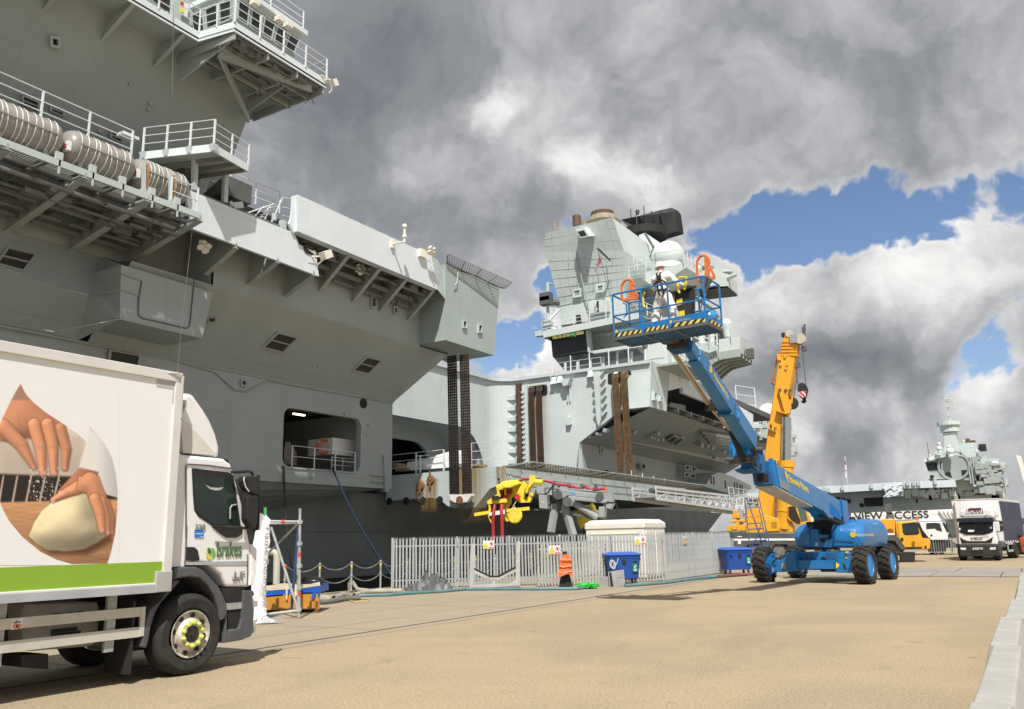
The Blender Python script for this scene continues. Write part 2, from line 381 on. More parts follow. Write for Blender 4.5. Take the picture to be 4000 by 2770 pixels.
g = MB(); g.b2((QX-.8,-80,-6),(QX+.02,420,-.03)); g.obj('quay_wall',M('quay_wall_stone',(.10,.10,.09),.9,var=.3),kind='structure')
g = MB(); g.b2((QX-.03,-60,.0),(QX+.35,420,.05)); g.obj('quay_edge_coping',M('coping_stone',(.24,.215,.17),.9,var=.2,dirt=.3),kind='structure')
g = MB(); g.quad((-4000,-3000,-4.5),(4000,-3000,-4.5),(4000,8000,-4.5),(-4000,8000,-4.5)); g.obj('water',M('harbour_water',(.035,.05,.05),.12,var=.2,scale=.02,bump=.5,bscale=.6),kind='structure')
# rail slot and joint lines in the apron
SLOT = M('slot_shadow',(.06,.052,.042),.9,var=.3,scale=3)
g = MB()
for x,wd_ in ((-11.02,.07),(-12.35,.012)): 
    for k in range(64): 
        y = -20+k*6; g.quad((x-wd_/2+random.uniform(-.012,.012),y,.008),(x+wd_/2+random.uniform(-.012,.012),y,.008),(x+wd_/2,y+6,.008),(x-wd_/2,y+6,.008))
g.obj('crane_rail_slot',SLOT,kind='structure')
g = MB()
for k in range(40):
    y = 2+k*5.5; g.quad((QX+.4,y,.008),(-11.1,y,.008),(-11.1,y+.018,.008),(QX+.4,y+.018,.008))
for x in (-14.2,-17.3): g.quad((x,-20,.008),(x+.016,-20,.008),(x+.016,200,.008),(x,200,.008))
g.obj('apron_joint',M('joint_filler',(.20,.165,.12),.9,var=.3),kind='structure')
# strip of slabs that crosses the quay
strip = MB(); strip.quad((-10.5,35.3,.006),(30,35.3,.006),(30,43.0,.006),(-10.5,43.0,.006)); strip = strip.obj('cross_strip',SLOT,kind='structure')
for r_ in range(2):
    for k in range(16):
        x0 = -10.45+k*2.3+(.6 if r_ else 0); y0 = 35.36+r_*3.84; e = random.uniform(0,.012)
        q = MB().b2((x0+.02,y0+.02,.006),(x0+2.27,y0+3.8,.028+e)); q.obj('slab',SLABM,strip)
# far shore
def ridge(name,pts,depth,mat):
    b = MB()
    n = len(pts)
    b.prism([(p[0],p[1],-5) for p in pts[:1]] + [p for p in pts] + [(pts[-1][0],pts[-1][1],-5)],depth)
    return b.obj(name,mat,kind='structure')
HILL = M('far_hill_green',(.055,.075,.05),.95,var=.35,scale=.03)
pts = []
for k in range(40):
    q = PD(2500+k*12,2082-4*abs(math.sin(k*.5))-(3 if k > 8 else 0),2600); pts.append(q)
ridge('far_shore',pts,(-150,300,0),HILL)
pts = [PD(3880+k*10,2062-18*math.sin(min(1,k/14)*1.9)-3*math.sin(k*.9)-(20 if 3 < k else 0),760) for k in range(40)]
ridge('hillside',pts,(-60,160,0),HILL)
# ------------------------------------------------------------------ concrete barriers by the camera
BY = [(-2.6,-.40),(0.1,-.385),(2.55,-.372),(5.09,-.36),(7.62,-.385),(9.96,-.345),(12.5,-.30),(15.0,-.31),(17.5,-.33),(20.0,-.33),(22.5,-.31)]
blab = ['white concrete barrier nearest the camera at the lower right edge','concrete barrier second from the camera with dark shadow bands across it','concrete barrier third from the camera at the right edge',
        'concrete barrier fourth from the camera at the right edge','short looking concrete barrier fifth from the camera','far end concrete barrier at the right edge of the frame']
def barrier(y0,y1,x,lab):
    t = thing('concrete_barrier',lab,'barrier',(x,(y0+y1)/2,0),0,'concrete barriers along the right edge')
    L = (y1-y0)/2-.012
    pr = [(-.24,0),(-.24,.10),(-.165,.33),(-.02,.80),(.16,.80),(.30,.33),(.375,.10),(.375,0)]
    b = MB().prism([(a-.0,-L,z) for a,z in pr],(0,2*L,0)); b.obj('body',BARR,t,bevel=.012)
    b = MB().b2((.05,-L-.010,.35),(.11,-L+.01,.45)); b.obj('joint_hook',DGREY,t)
    return t
for i in range(3,9): barrier(BY[i][0],BY[i+1][0],BY[i][1],blab[i-3])
barrier(BY[2][0],BY[3][0],BY[2][1],'concrete barrier cut off by the lower right corner')
# ------------------------------------------------------------------ chain posts on the quay edge
cy0 = PX(1250,2202,-20.3).y; cyk = (PX(1858,2174,-20.3).y-cy0)/6
POSTM = M('chain_post_steel',(.42,.42,.40),.5,metal=.3,var=.2,dirt=.3)
me_post = None
ORD = 'first second third fourth fifth sixth seventh eighth ninth tenth eleventh'.split()
posts = []
for i in range(-1,13):
    y = cy0+cyk*i
    lab = 'grey chain post seen through the palisade fence, %s from its left end' % ORD[max(0,i-3)]
    if i == -1: lab = 'grey chain post behind the white sheet and scaffold'
    if i == 0: lab = 'grey chain post standing just right of the orange skip'
    if i == 1: lab = 'grey chain post second to the right of the orange skip'
    if i == 2: lab = 'grey chain post nearest the left end of the palisade fence'
    if not posts:
        p = thing('chain_post',lab,'post',(-20.3,y,.05),0,'chain posts along the quay edge')
        MB().tube((0,0,0),(0,0,1.0),.035,10).obj('pole',POSTM,p,smooth=40)
        MB().tube((0,0,.80),(0,0,.88),.0365,10).obj('yellow_band',YELB,p)
        for z in (.52,.95): MB().lathe([(.05,-.012),(.06,0),(.05,.012)],(0,0,z),n=8).obj('chain_eye',POSTM,p)
        MB().b2((-.08,-.08,0),(.08,.08,.02)).obj('base_plate',POSTM,p)
    else:
        p = copy_tree(posts[0]); p.location = (-20.3,y,.05); p['label'] = lab
    posts.append(p)
def chain_mb(L,sag,seg=34):
    b = MB(); pts = [V((0,L*k/seg,-sag*(1-(2*k/seg-1)**2))) for k in range(seg+1)]
    for k in range(seg):
        a,c = pts[k],pts[k+1]; d = (c-a).normalized(); side = V((1,0,0)) if k % 2 else V((.0,-d.z,d.y))
        b.beam(a-d*.004+side*.012,c+d*.004+side*.012,.009,.009); b.beam(a-d*.004-side*.012,c+d*.004-side*.012,.009,.009)
    return b
me_c = chain_mb(cyk,.22).mesh('chain',POSTM)
for i in range(len(posts)-1):
    for z in (.98,.55):
        o = bpy.data.objects.new('chain',me_c); COL.objects.link(o); o.location = (-20.3,posts[i].location.y,z+.03)
        w_ = 'upper' if z > .7 else 'lower'
        if i == 0: lab = w_+' chain behind the scaffold and orange skip'
        elif i == 1: lab = w_+' chain sagging between the first two posts right of the skip'
        elif i == 2: lab = w_+' chain sagging between the second and third posts right of the skip'
        elif i == 3: lab = w_+' chain running behind the left end of the palisade fence'
        else: lab = w_+' chain seen through the palisade fence, in the %s gap from its left end' % ORD[i-4]
        tag(o,lab,'chain','chains along the quay edge')
# ------------------------------------------------------------------ palisade fence
def pale_mesh(h):
    b = MB(); w_ = .034
    sec = [(-w_,0),(-.014,-.020),(.014,-.020),(w_,0),(.012,-.013),(-.012,-.013)]
    b.loft([[(x,y,z) for x,y in sec] for z in (0,h-.10)])
    for x,dx in ((-w_+.006,-.012),(0,0),(w_-.006,.012)):
        y = -.012 if x == 0 else -.004
        b.add([(x-.010,y-.004,h-.10),(x+.010,y-.004,h-.10),(x+.010,y+.006,h-.10),(x-.010,y+.006,h-.10),(x+dx,y-(.02 if x == 0 else .0),h)],[(0,1,4),(1,2,4),(2,3,4),(3,0,4)])
    return b
me_pale = pale_mesh(1.78).mesh('pale',GALV); me_paled = pale_mesh(1.55).mesh('pale',M('dirty_grey_fence_paint',(.46,.46,.43),.7,var=.22,scale=7,dirt=.45,dcol=(.22,.19,.15)))
def fence(name,label,a,b,pitch,posts_,me,h,mat,jitter=.006,bottom=.06,z0=0):
    a,b = V((a[0],a[1],0)),V((b[0],b[1],0)); L = (b-a).length; ang = math.atan2(b.y-a.y,b.x-a.x)
    t = thing(name,label,'fence',(a.x,a.y,z0),ang,'palisade fences round the equipment')
    n = int(L/pitch)
    for i in range(n+1):
        q = inst('pale',me,t,(i*pitch+.02,-.03,bottom+random.uniform(-jitter,jitter)),Mx.Rotation(random.uniform(-.01,.01),3,'Y'))
    for z in (h*.17,h*.84):
        MB().b2((0,-.008,z-.022),(L,.0,z+.022)).b2((0,0,z-.026),(L,.035,z-.022)).obj('rail',mat,t)
    for x in posts_:
        MB().b2((x-.035,.04,0),(x+.035,.05,h+.02)).b2((x-.004,.05,0),(x+.004,.10,h+.02)).b2((x-.035,.1,0),(x+.035,.11,h+.02)).obj('post',mat,t)
    return t
FA,FB,FC = (-20.0,24.25),(-12.15,30.72),(-12.12,38.9)
fl = math.hypot(FB[0]-FA[0],FB[1]-FA[1])
fence('palisade_fence','long galvanised palisade fence run facing the road, behind the tarp and trestle',FA,FB,.1185,[-.02,.75,2.35,4.3,6.2,8.2,fl-.02],me_pale,1.8,GALV)
fence('palisade_fence','galvanised palisade fence run going back from the corner beside the white cabin',FB,FC,.1185,[.1,2.9,3.6,6.1,8.1],me_pale,1.8,GALV)
fence('palisade_gate','dirty grey palisade gate leaf standing open in front of the fence',(-15.25,26.55),(-13.55,28.75),.125,[0.04,2.72],me_paled,1.56,M('dirty_grey_fence_paint'),.03)
PADL = M('brass_padlock',(.5,.33,.08),.4,metal=.6)
# danger signs
WPL = M('sign_white',(.82,.82,.80),.45,var=.02); SYEL = M('sign_yellow',(.85,.72,.02),.45,var=.02); SRED = M('sign_red',(.70,.02,.035),.45,var=.02); SBLK = M('sign_black',(.02,.02,.02),.5,var=.02)
def sign(p,rz,w_,h_,lab,mark='!'):
    t = thing('warning_sign',lab,'sign',p,rz,'warning signs on the palisade fence')
    MB().b2((-w_/2,0,0),(w_/2,.004,h_)).obj('plate',WPL,t)
    y = -.002; c = -w_/4; s = h_*.30
    MB().b2((-w_/2+.01,y,.012),(-.006,0,h_*.24)).prism([(c-s,0,h_*.33),(c+s,0,h_*.33),(c,0,h_*.33+s*1.75)],(0,y,0)).obj('yellow_warning',SYEL,t)
    fr = MB()
    for a,b in (((c-s*1.06,y-.001,h_*.325),(c+s*1.06,y-.001,h_*.325)),((c+s*1.06,y-.001,h_*.325),(c,y-.001,h_*.335+s*1.8)),((c,y-.001,h_*.335+s*1.8),(c-s*1.06,y-.001,h_*.325))): fr.beam(a,b,.002,.012,(0,1,0))
    fr.prism([(c+.006,y,h_*.62),(c-.022,y,h_*.5),(c-.002,y,h_*.5),(c-.008,y,h_*.38),(c+.02,y,h_*.53),(c+.002,y,h_*.53)],(0,-.001,0)).obj('black_symbol',SBLK,t)
    MB().b2((.006,y,.012),(w_/2-.01,0,h_*.24)).obj('red_panel',SRED,t)
    c = w_/4; rg = MB(); o = len(rg.v)
    rg.loft([[(c+r_*math.cos(k*.3927),y,h_*.62+r_*math.sin(k*.3927)) for k in range(16)] for r_ in (h_*.21,h_*.27)],cap=False)
    rg.beam((c-h_*.16,y,h_*.78),(c+h_*.16,y,h_*.46),.002,.02,(0,1,0)); rg.obj('red_ring',SRED,t)
    MB().prism([(c-.03,y+.0005,h_*.48),(c+.03,y+.0005,h_*.48),(c+.035,y+.0005,h_*.68),(c,y+.0005,h_*.78),(c-.03,y+.0005,h_*.66)],(0,-.0003,0)).obj('hand_symbol',SBLK,t)
    text('lettering','Danger',SBLK,t,(-w_/2+.022,y-.0015,.028),(1,0,0),(0,0,1),h_*.15,.0005,width=w_/2-.05)
    text('lettering','No entry',WPL,t,(.02,y-.0015,.028),(1,0,0),(0,0,1),h_*.14,.0005,width=w_/2-.05)
    return t
fang = math.atan2(FB[1]-FA[1],FB[0]-FA[0])
c5 = crop(1800,1800,2.0955)
def on_fence(px,py,a,b):   # the point of the fence's face seen there
    r = ray(px,py); d = V((b[0]-a[0],b[1]-a[1],0)); n = V((d.y,-d.x,0)).normalized()
    return CAM + r*((V((a[0],a[1],0))-CAM).dot(n)/r.dot(n)) + n*.07
sign(on_fence(*c5(226,722),FA,FB),fang,.42,.30,'yellow and red danger sign above the metal V trestle')
sign(on_fence(*c5(763,766),(-15.25,26.55),(-13.55,28.75)),math.atan2(2.2,1.7),.44,.31,'yellow and red danger sign on the dirty open gate')
sign(on_fence(*c5(1466,688),FA,FB),fang,.45,.31,'yellow and red danger sign above the blue bin')
sign(on_fence(*c5(1825,683),FB,FC),R(90),.42,.31,'danger sign seen edge on, on the fence run going back')
# ------------------------------------------------------------------ blue wheelie bins
BINB = M('blue_bin_plastic',(.018,.075,.34),.45,var=.07,scale=3,dirt=.08)
def make_bin(loc,rz,lab):
    t = thing('wheelie_bin',lab,'bin',loc,rz,'blue wheelie bins by the fence')
    a,b,z0,z1 = (.53,.36),(.62,.46),.20,1.02
    ring = lambda p,z: [(-p[0],-p[1]+.08,z),(-p[0]+.08,-p[1],z),(p[0]-.08,-p[1],z),(p[0],-p[1]+.08,z),(p[0],p[1],z),(-p[0],p[1],z)]
    MB().loft([ring(a,z0),ring((.54,.37),.25),ring((.60,.44),.92),ring(b,.93),ring(b,z1)]).obj('body',BINB,t,bevel=.012)
    l = MB().loft([[(-.65,-.50,z1+.005),(.65,-.50,z1+.005),(.65,.48,z1+.005),(-.65,.48,z1+.005)],[(-.65,-.50,z1+.04),(.65,-.50,z1+.04),(.65,.48,z1+.06),(-.65,.48,z1+.06)],[(-.5,-.36,z1+.10),(.5,-.36,z1+.10),(.5,.4,z1+.13),(-.5,.4,z1+.13)]])
    l.tube((-.66,.49,z1+.03),(.66,.49,z1+.03),.03,8); l.obj('lid',M('blue_bin_lid',(.025,.11,.46),.4,var=.06),t,bevel=.01)
    for s in (-1,1):
        MB().b2((s*.40-.07,-.49,.82),(s*.40+.07,-.44,.86)).b2((s*.40-.07,-.49,.74),(s*.40-.05,-.42,.86)).b2((s*.40+.05,-.49,.74),(s*.40+.07,-.42,.86)).obj('handle',BINB,t)
        MB().tube((s*.645,-.05,.86),(s*.70,-.05,.86),.035,10).obj('lifting_trunnion',BLACK,t)
        for u in (-1,1):
            wv = MB().tube((s*.42-.02,u*.26,.085),(s*.42+.02,u*.26,.085),.085,14); w_ = wv.obj('wheel',BLACK,t,smooth=40)
            MB().beam((s*.42,u*.26,.08),(s*.40,u*.24,.21),.09,.03,(0,1,0)).obj('castor_fork',GALVD,w_)
    MB().tube((0,-.462,.80),(0,-.43,.80),.075,14).obj('aperture',BLACK,t)
    gl = MB().b2((.30,-.452,.45),(.47,-.440,.74)).obj('green_label',M('green_label',(.02,.28,.11),.5),t)
    MB().prism([(.35,-.455,.60),(.375,-.455,.57),(.43,-.455,.68),(.41,-.455,.69),(.376,-.455,.62),(.36,-.455,.63)],(0,-.001,0)).b2((.33,-.455,.48),(.44,-.454,.50)).b2((.33,-.455,.52),(.43,-.454,.54)).obj('label_mark',WPL,gl)
    return t
bin1 = make_bin(PZ(*c5(1385,1003),0)+V((-.05,-.55,0)),YAW+R(6),'blue wheelie bin with a rope coil on it, in front of the white cabin')
bin2 = make_bin(PZ(2867,2244,0)+V((.05,.3,0)),YAW+R(8),'blue wheelie bin at the far end of the fence beside the boom lift wheel')
p = bin1.location
rp = MB()
for j in range(3):
    rp.path([p+Mx.Rotation(YAW,3,'Z') @ V((-.42+.075*math.cos(k*.5)+.03*j,-.515-.012*j,.86-.12+.14*math.sin(k*.5)-.02*j)) for k in range(14)],.012,5)
rp.path([p+Mx.Rotation(YAW,3,'Z') @ V((-.34+.02*k,-.53,.78-.14*math.sin(k*.39)+.02*k)) for k in range(9)],.012,5)
rp.obj('rope_coil',M('white_rope',(.72,.70,.66),.8),None,'coil of white rope hung on the front of the nearer blue bin','rope')
# ------------------------------------------------------------------ white cabin behind the fence
cc = PX(2516,2093,-13.35)
t = thing('white_cabin','white kiosk cabin with chamfered roof behind the palisade fence','cabin',(cc.x,cc.y,0))
W_,D_,H_ = 2.62,2.3,PX(2516,2030,-13.35).z
def rr(x0,x1,y0,y1,z,c): return [(x0+c,y0,z),(x1-c,y0,z),(x1,y0+c,z),(x1,y1-c,z),(x1-c,y1,z),(x0+c,y1,z),(x0,y1-c,z),(x0,y0+c,z)]
MB().loft([rr(-W_,0,0,D_,.1,.05),rr(-W_,0,0,D_,H_-.32,.05)]).obj('wall',CREAM,t,bevel=.01)
MB().loft([rr(-W_-.04,.04,-.04,D_+.04,H_-.32,.06),rr(-W_-.04,.04,-.04,D_+.04,H_-.12,.06),rr(-W_+.12,-.12,.14,D_-.14,H_+.03,.1)]).obj('roof',CREAM,t,bevel=.015)
for x0,x1 in ((-W_+.2,-.22),): MB().b2((x0,-.03,.5),(x1,0,.53)).b2((x0,-.03,H_-.55),(x1,0,H_-.52)).b2((x0,-.03,.5),(x0+.03,0,H_-.52)).b2((x1-.03,-.03,.5),(x1,0,H_-.52)).obj('panel_frame',CREAM,t)
for y0 in (.15,1.2):
    d = MB().b2((0,y0,.2),(.03,y0+.95,H_-.42)).obj('door',CREAM,t)
    MB().b2((.03,y0+.15,1.2),(.036,y0+.8,H_-.6)).obj('louvre_panel',M('cream_shadow_panel',(.70,.68,.60),.6),d)
    MB().b2((.03,y0+.82,1.05),(.06,y0+.88,1.2)).obj('handle',GALVD,d)
MB().b2((-W_,0,0),(0,D_,.1)).obj('plinth',DGREY,t)
# ------------------------------------------------------------------ the near aircraft carrier
SH = thing('aircraft_carrier','huge grey aircraft carrier moored along the quay with two island towers','ship',(-30,40,-4.5),0,'aircraft carriers',local=False)
zA = crop(0,0,1.7273); zB = crop(0,500,1.995); zC = crop(667,700,1.727); zD = crop(2000,760,2.28); zE = crop(1400,1400,2.28); zU = crop(2200,1400,2.5611); zS = crop(2050,1400,3.191); zH = crop(1050,1560,4.2)
def P(name,mb,mat=SHIP,par=None,**k): return mb.obj(name,mat,par or SH,**k)
XP,XW,XL = -25.0,-26.7,-29.0         # parapet, gallery wall, lower wall
YB = 35.0                                # aft end of the lift bay
# --- flight deck and lower hull
DK = M('flight_deck_coating',(.10,.105,.11),.9,var=.2)
P('flight_deck',MB().b2((-27,-30,14.72),(-62,YB,15.9)).b2((-40.2,YB+.002,15.2),(-62,63.5,15.9)).b2((-25.4,63.502,15.3),(-62,103,15.9)),DK)
hull = MB()
# vertical lower wall, with the mooring deck opening cut as four strips and rounded corners
oy0,oy1,oz0,oz1 = PX(*zH(215,1090),XL).y,PX(*zH(1500,1200),XL).y,PX(*zH(900,1150),XL).z,PX(*zH(900,230),XL).z
def wall_x(mb,x,y0,y1,z0,z1,hole=None,r=.35,th=.25):
    if not hole: return mb.b2((x,y0,z0),(x-th,y1,z1))
    a0,a1,b0,b1 = hole
    out = [(y0,z0),(y1,z0),(y1,z1),(y0,z1)]
    inn = []
    for cx,cz,st in ((a1-r,b0+r,-90),(a1-r,b1-r,0),(a0+r,b1-r,90),(a0+r,b0+r,180)):
        for k in range(5): q = R(st+22.5*k); inn.append((cx+r*math.cos(q),cz+r*math.sin(q)))
    # triangulate the ring by sectors
    n = len(inn)
    def sec(idx,*corners):
        pts = [inn[i % n] for i in idx]; cs = [out[c] for c in corners]
        poly = pts + cs[::-1]
        mb.add([(x,p_[0],p_[1]) for p_ in poly],[tuple(range(len(poly)))])
    sec(range(2,8),1,2); sec(range(7,13),2,3); sec(range(12,18),3,0); sec(list(range(17,20))+[0,1,2],0,1)
    mb.loft([[(xx,p_[0],p_[1]) for p_ in inn] for xx in (x,x-th)],cap=False)
    return mb
wall_x(hull,XL,20.0,YB,4.45,9.1,(oy0,oy1,oz0,oz1),.42,.3)
hull.quad((XL,20,4.45),(XL,20,9.1),(XL-1.3,-30,9.1),(XL-1.3,-30,4.45))
hull.quad((XL,YB,4.45),(XL,YB,9.1),(XL-12,YB,9.1),(XL-12,YB,4.45))
P('hull_side',hull,SHIP)
low = MB()
XH = XL-2.7
for k in range(6):
    u0,u1 = k/6,(k+1)/6; c_ = lambda u,y: (XL-2.7*u**1.25,y,4.45-(2.75 if y < 33 else .15)*u**.8)
    low.quad(c_(u0,20),c_(u1,20),c_(u1,34.4),c_(u0,34.4)); a,b = c_(u0,20),c_(u1,20); low.quad((a[0]-1.3,-30,a[2]),(b[0]-1.3,-30,b[2]),b,a)
low.add([(XH-1.3,-30,1.7),(XH,20,1.7),(XH,34.4,4.3),(XH,34.4,-6),(XH,20,-6),(XH-1.3,-30,-6)],[(0,1,4,5),(1,2,3,4)])
kx = [(XL-2.4,4.4),(XL-2.4,1.6),(XL-2.4,-6)]
for (x0,z0),(x1,z1) in zip(kx,kx[1:]): low.quad((x0-.3,34,z0),(x1-.3,34,z1),(x1-1.4,92+2.6*z1,z1),(x0-1.4,92+2.6*z0,z0))
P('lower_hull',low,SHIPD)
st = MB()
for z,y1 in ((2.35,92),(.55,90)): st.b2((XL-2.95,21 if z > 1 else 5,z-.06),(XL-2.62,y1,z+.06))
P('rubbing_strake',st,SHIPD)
P('boot_topping',MB().b2((XL-3.06,12,-6),(XL-2.66,90,-.1)),M('black_boot_topping',(.012,.013,.013),.6,var=.2))
# mooring deck behind the opening
room = MB(); x0,x1 = XL-.3,XL-6.5
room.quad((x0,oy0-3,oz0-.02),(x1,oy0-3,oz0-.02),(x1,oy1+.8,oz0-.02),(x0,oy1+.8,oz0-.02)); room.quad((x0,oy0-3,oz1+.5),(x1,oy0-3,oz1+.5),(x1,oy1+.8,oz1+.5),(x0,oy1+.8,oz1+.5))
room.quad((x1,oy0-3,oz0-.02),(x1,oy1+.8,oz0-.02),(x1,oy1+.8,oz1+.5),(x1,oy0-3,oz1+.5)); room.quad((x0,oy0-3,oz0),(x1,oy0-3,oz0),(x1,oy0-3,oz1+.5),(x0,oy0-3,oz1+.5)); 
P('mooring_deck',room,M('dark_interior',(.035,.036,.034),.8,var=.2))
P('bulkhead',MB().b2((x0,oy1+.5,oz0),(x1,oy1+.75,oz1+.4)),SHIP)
P('ceiling_lamp',MB().box(PX(*zH(495,250),XL-2.2),(.12,.75,.06)),lamp_mat('lamp_glow',(1,.86,.55),6))
q0,q1 = PX(*zH(1040,900),XL-1.0),PX(*zH(1400,640),XL-1.0)
P('deck_locker',MB().b2((XL-1.0,q0.y,q0.z),(XL-2.7,q1.y,PX(*zH(1040,625),XL-1.0).z)),WHITEV)
P('railing',MB().rail([(XL-.1,oy0+.7,oz0),(XL-.1,oy1-.3,oz0)],1.0,.018,1.3,2,.035).rail([(XL-1.02,q0.y,oz0),(XL-1.02,q1.y,oz0)],.78,.03,.9,2,.03),STEELW)
P('pipe_rack',MB().tube(PX(*zH(1340,330),XL-3),PX(*zH(1340,660),XL-3),.04).tube(PX(*zH(1260,300),XL-3.2),PX(*zH(1260,640),XL-3.2),.09).b2(PX(*zH(1130,460),XL-3.4),PX(*zH(1240,580),XL-3.9)),GALVD)
P('sill',MB().b2((XL+.05,oy0+.1,oz0-.09),(XL-.1,oy1-.25,oz0-.03)),SHIP)
lr = PX(*zH(910,775),XL-1.5)
ring = MB(); ax = V((.55,-.83,0))
mm = rot_to(ax)
ring.path([lr + mm @ V((.33*math.cos(k*.2618),.33*math.sin(k*.2618),0)) for k in range(25)],.075,8); 
ring.obj('life_ring',ORNG,None,'orange life ring hanging inside the ship side opening','life ring',smooth=40)
bd = MB(); q = lr
for k in range(4): a = .8+k*1.5708; bd.path([q + mm @ V((.33*math.cos(a+d_),.33*math.sin(a+d_),0)) for d_ in (-.09,0,.09)],.079,8)
bd.obj('white_band',WHITE,bpy.data.objects['life_ring']).matrix_parent_inverse = Mx.Translation(-bpy.data.objects['life_ring'].location)
P('tarpaulin',MB().loft([[PX(*zH(x,y),XL-.9) for x,y in ring_] for ring_ in ([(255,1090),(330,1060),(460,1100)],[(250,900),(320,860),(460,880)],[(270,710),(340,690),(400,790)])],cap=False,close=False),M('brown_cover',(.16,.14,.13),.8,var=.3))
# hull end fittings at the corner of the lift bay
P('hull_guard',MB().prism([PX(*zE(x,y),XL+.1) for x,y in ((232,860),(262,1020),(275,1040),(275,1185),(240,1190),(236,1050),(228,900))],(-.3,0,0)),SHIP)
for k,y in enumerate((1245,1352,1450)): P('step',MB().b2(PX(*zH(1680,y),XL+.12),PX(*zH(1905,y+14),XL-.05)),SHIP)
P('hull_port',MB().lathe([(.26,0),(.26,.05)],PX(*zH(1548,68),XL),(1,0,0),18),DARK)
for x,y,s in ((1250,242,.07),(1635,430,.05),(1605,592,.05),(690,1285,.05)): P('fitting',MB().box(PX(*zH(x,y),XL+.03),(.08,s*1.6,s*2)),SHIP)
# --- flare, gallery wall
zK1,zK2 = 11.85,9.1
fl_ = MB()
fl_.quad((XL,17.4,zK2),(XL,YB,zK2),(XW,37,zK1),(XW,17.4,zK1)); fl_.quad((XW,20.9,zK1),(-28.5,20.9,zK1),(-28.5,20.9,14.75),(XW,20.9,14.75)); fl_.quad((XW,17.4,zK1),(XW,21,zK1),(-28.5,21,zK1+.3),(-28.5,17.4,zK1+.3))
fl_.quad((XL,YB,zK2),(XL-12,YB,zK2),(XL-12,YB,15.2),(XW,37,15.2),(XW,37,zK1))
P('flare',fl_,SHIP)
P('knuckle_moulding',MB().tube((XL+.02,-10,zK2),(XL+.02,YB,zK2),.05,6),SHIP)
wl = MB()
wl.quad((XW,21,zK1),(XW,34.42,zK1),(XW,34.42,14.75),(XW,21,14.75))
P('gallery_wall',wl,SHIP)
# aft of the hatch box
a0,a1 = PX(*zB(0,1130),-27.8),PX(*zB(690,1300),-27.8)
af = MB()
ya = a1.y; zk = a1.z
af.quad((-28.5,-25,12.35),(-28.5,17.4,12.35),(-27.8,ya,zk),(-27.8,-25,zk))
af.quad((-28.5,-25,12.35),(-28.5,21,12.35),(-28.5,21,14.75),(-28.5,-25,14.75))
af.quad((-27.8,-25,zk),(-27.8,ya,zk),(XL-.1,ya-.5,zK2),(XL-1.3,-30,zK2))
b0,b1 = PX(467,1247,-26.5),PX(474,1034,-26.5)
af.quad((-28.5,17.4,12.35),(-26.5,b1.y,b1.z),(-26.5,b0.y,b0.z),(-27.8,ya,zk))
af.add([(-27.8,ya,zk),(-26.5,b0.y,b0.z),(XL,b0.y,zK2),(XL-.1,ya-.5,zK2)],[(0,1,2,3)])
P('hull_aft_panel',af,SHIP)
hb = [PX(x,y,-26.5) for x,y in ((474,1034),(832,1143),(789,1322),(467,1247))]
hx = MB().prism(hb,(-2.4,0,0)); P('hatch_box',hx,SHIP)
out = [(1105,1195),(1110,1190),(1490,1150),(1515,1165),(1515,1200),(1480,1540),(1460,1562),(1110,1480),(1078,1460),(1078,1345)]
sm = MB().path([PX(*zB(x,y),-26.47) for x,y in [(1500,1150),(1515,1175),(1480,1540),(1455,1562),(1110,1482),(1078,1455),(1080,1345),(1105,1195)]],.022,5); P('hatch_seam',sm,M('seam_shadow',(.10,.11,.11),.7))
for a,b in ((((945,1135),(1105,1190))),((935,1258),(1085,1305)),((690,1305),(935,1262)),((0,1135),(690,1305)),((0,1520),(420,1588)),((420,1588),(935,1490))):
    P('hull_seam',MB().tube(PX(*zB(*a),-26.46 if a[0] > 900 else -27.76),PX(*zB(*b),-26.46),.02,5),SHIP)
# hatches, vents: framed openings
def framed(name,pts,nrm,depth=.08,fw=.09,frame=SHIP,fill=VENT,bars=0,par=None,fr=None):
    pts = [V(p) for p in pts]; c = sum(pts,V())/4; n_ = V(nrm).normalized()
    outp = [c+(p-c)*(1+ (fr or fw/((p-c).length))) for p in pts]
    f = MB()
    for i in range(4):
        j = (i+1) % 4
        f.hexa([outp[i],outp[j],pts[j],pts[i],outp[i]+n_*depth,outp[j]+n_*depth,pts[j]+n_*depth,pts[i]+n_*depth])
    o = P(name,f,frame,par)
    P('vent_grille',MB().quad(*[p+n_*.02 for p in pts]),fill,o)
    if bars:
        a,b = (pts[0]+pts[3])/2,(pts[1]+pts[2])/2; P('vent_bar',MB().beam(a+n_*.04,b+n_*.04,.05,.05,n_),frame,o)
    return o
FN = V((zK1-zK2,0,-(XW-XL))).normalized()
def on_flare(px,py):
    r = ray(px,py); n_ = FN; p0 = V((XL,30,zK2)); return CAM + r*((p0-CAM).dot(n_)/r.dot(n_))
for cs in ([(720,1035),(843,1068),(752,1160),(625,1128)],[(1320,1198),(1412,1222),(1330,1305),(1232,1282)]):
    framed('vent',[on_flare(*zC(*c)) for c in cs],FN,.10,.12,bars=1)
framed('vent',[on_flare(*zC(*c)) for c in ((250,935),(295,930),(295,955),(260,962))],FN,.06,.08)
PN_ = V((12.35-zk,0,.7)).normalized()
def on_pan(px,py): r = ray(px,py); return CAM + r*((V((-27.8,10,zk))-CAM).dot(PN_)/r.dot(PN_))
framed('vent',[on_pan(*zB(x,y)) for x,y in ((65,945),(265,990),(170,1112),(-20,1060))],PN_,.08,.10,bars=1)
for x,y in ((998,1258),(1455,1432),(1545,1450),(1530,1390),(1560,1400)): P('hull_fitting',MB().lathe([(.10,0),(.08,.06)],on_flare(*zC(x,y)),FN,10),SHIP)
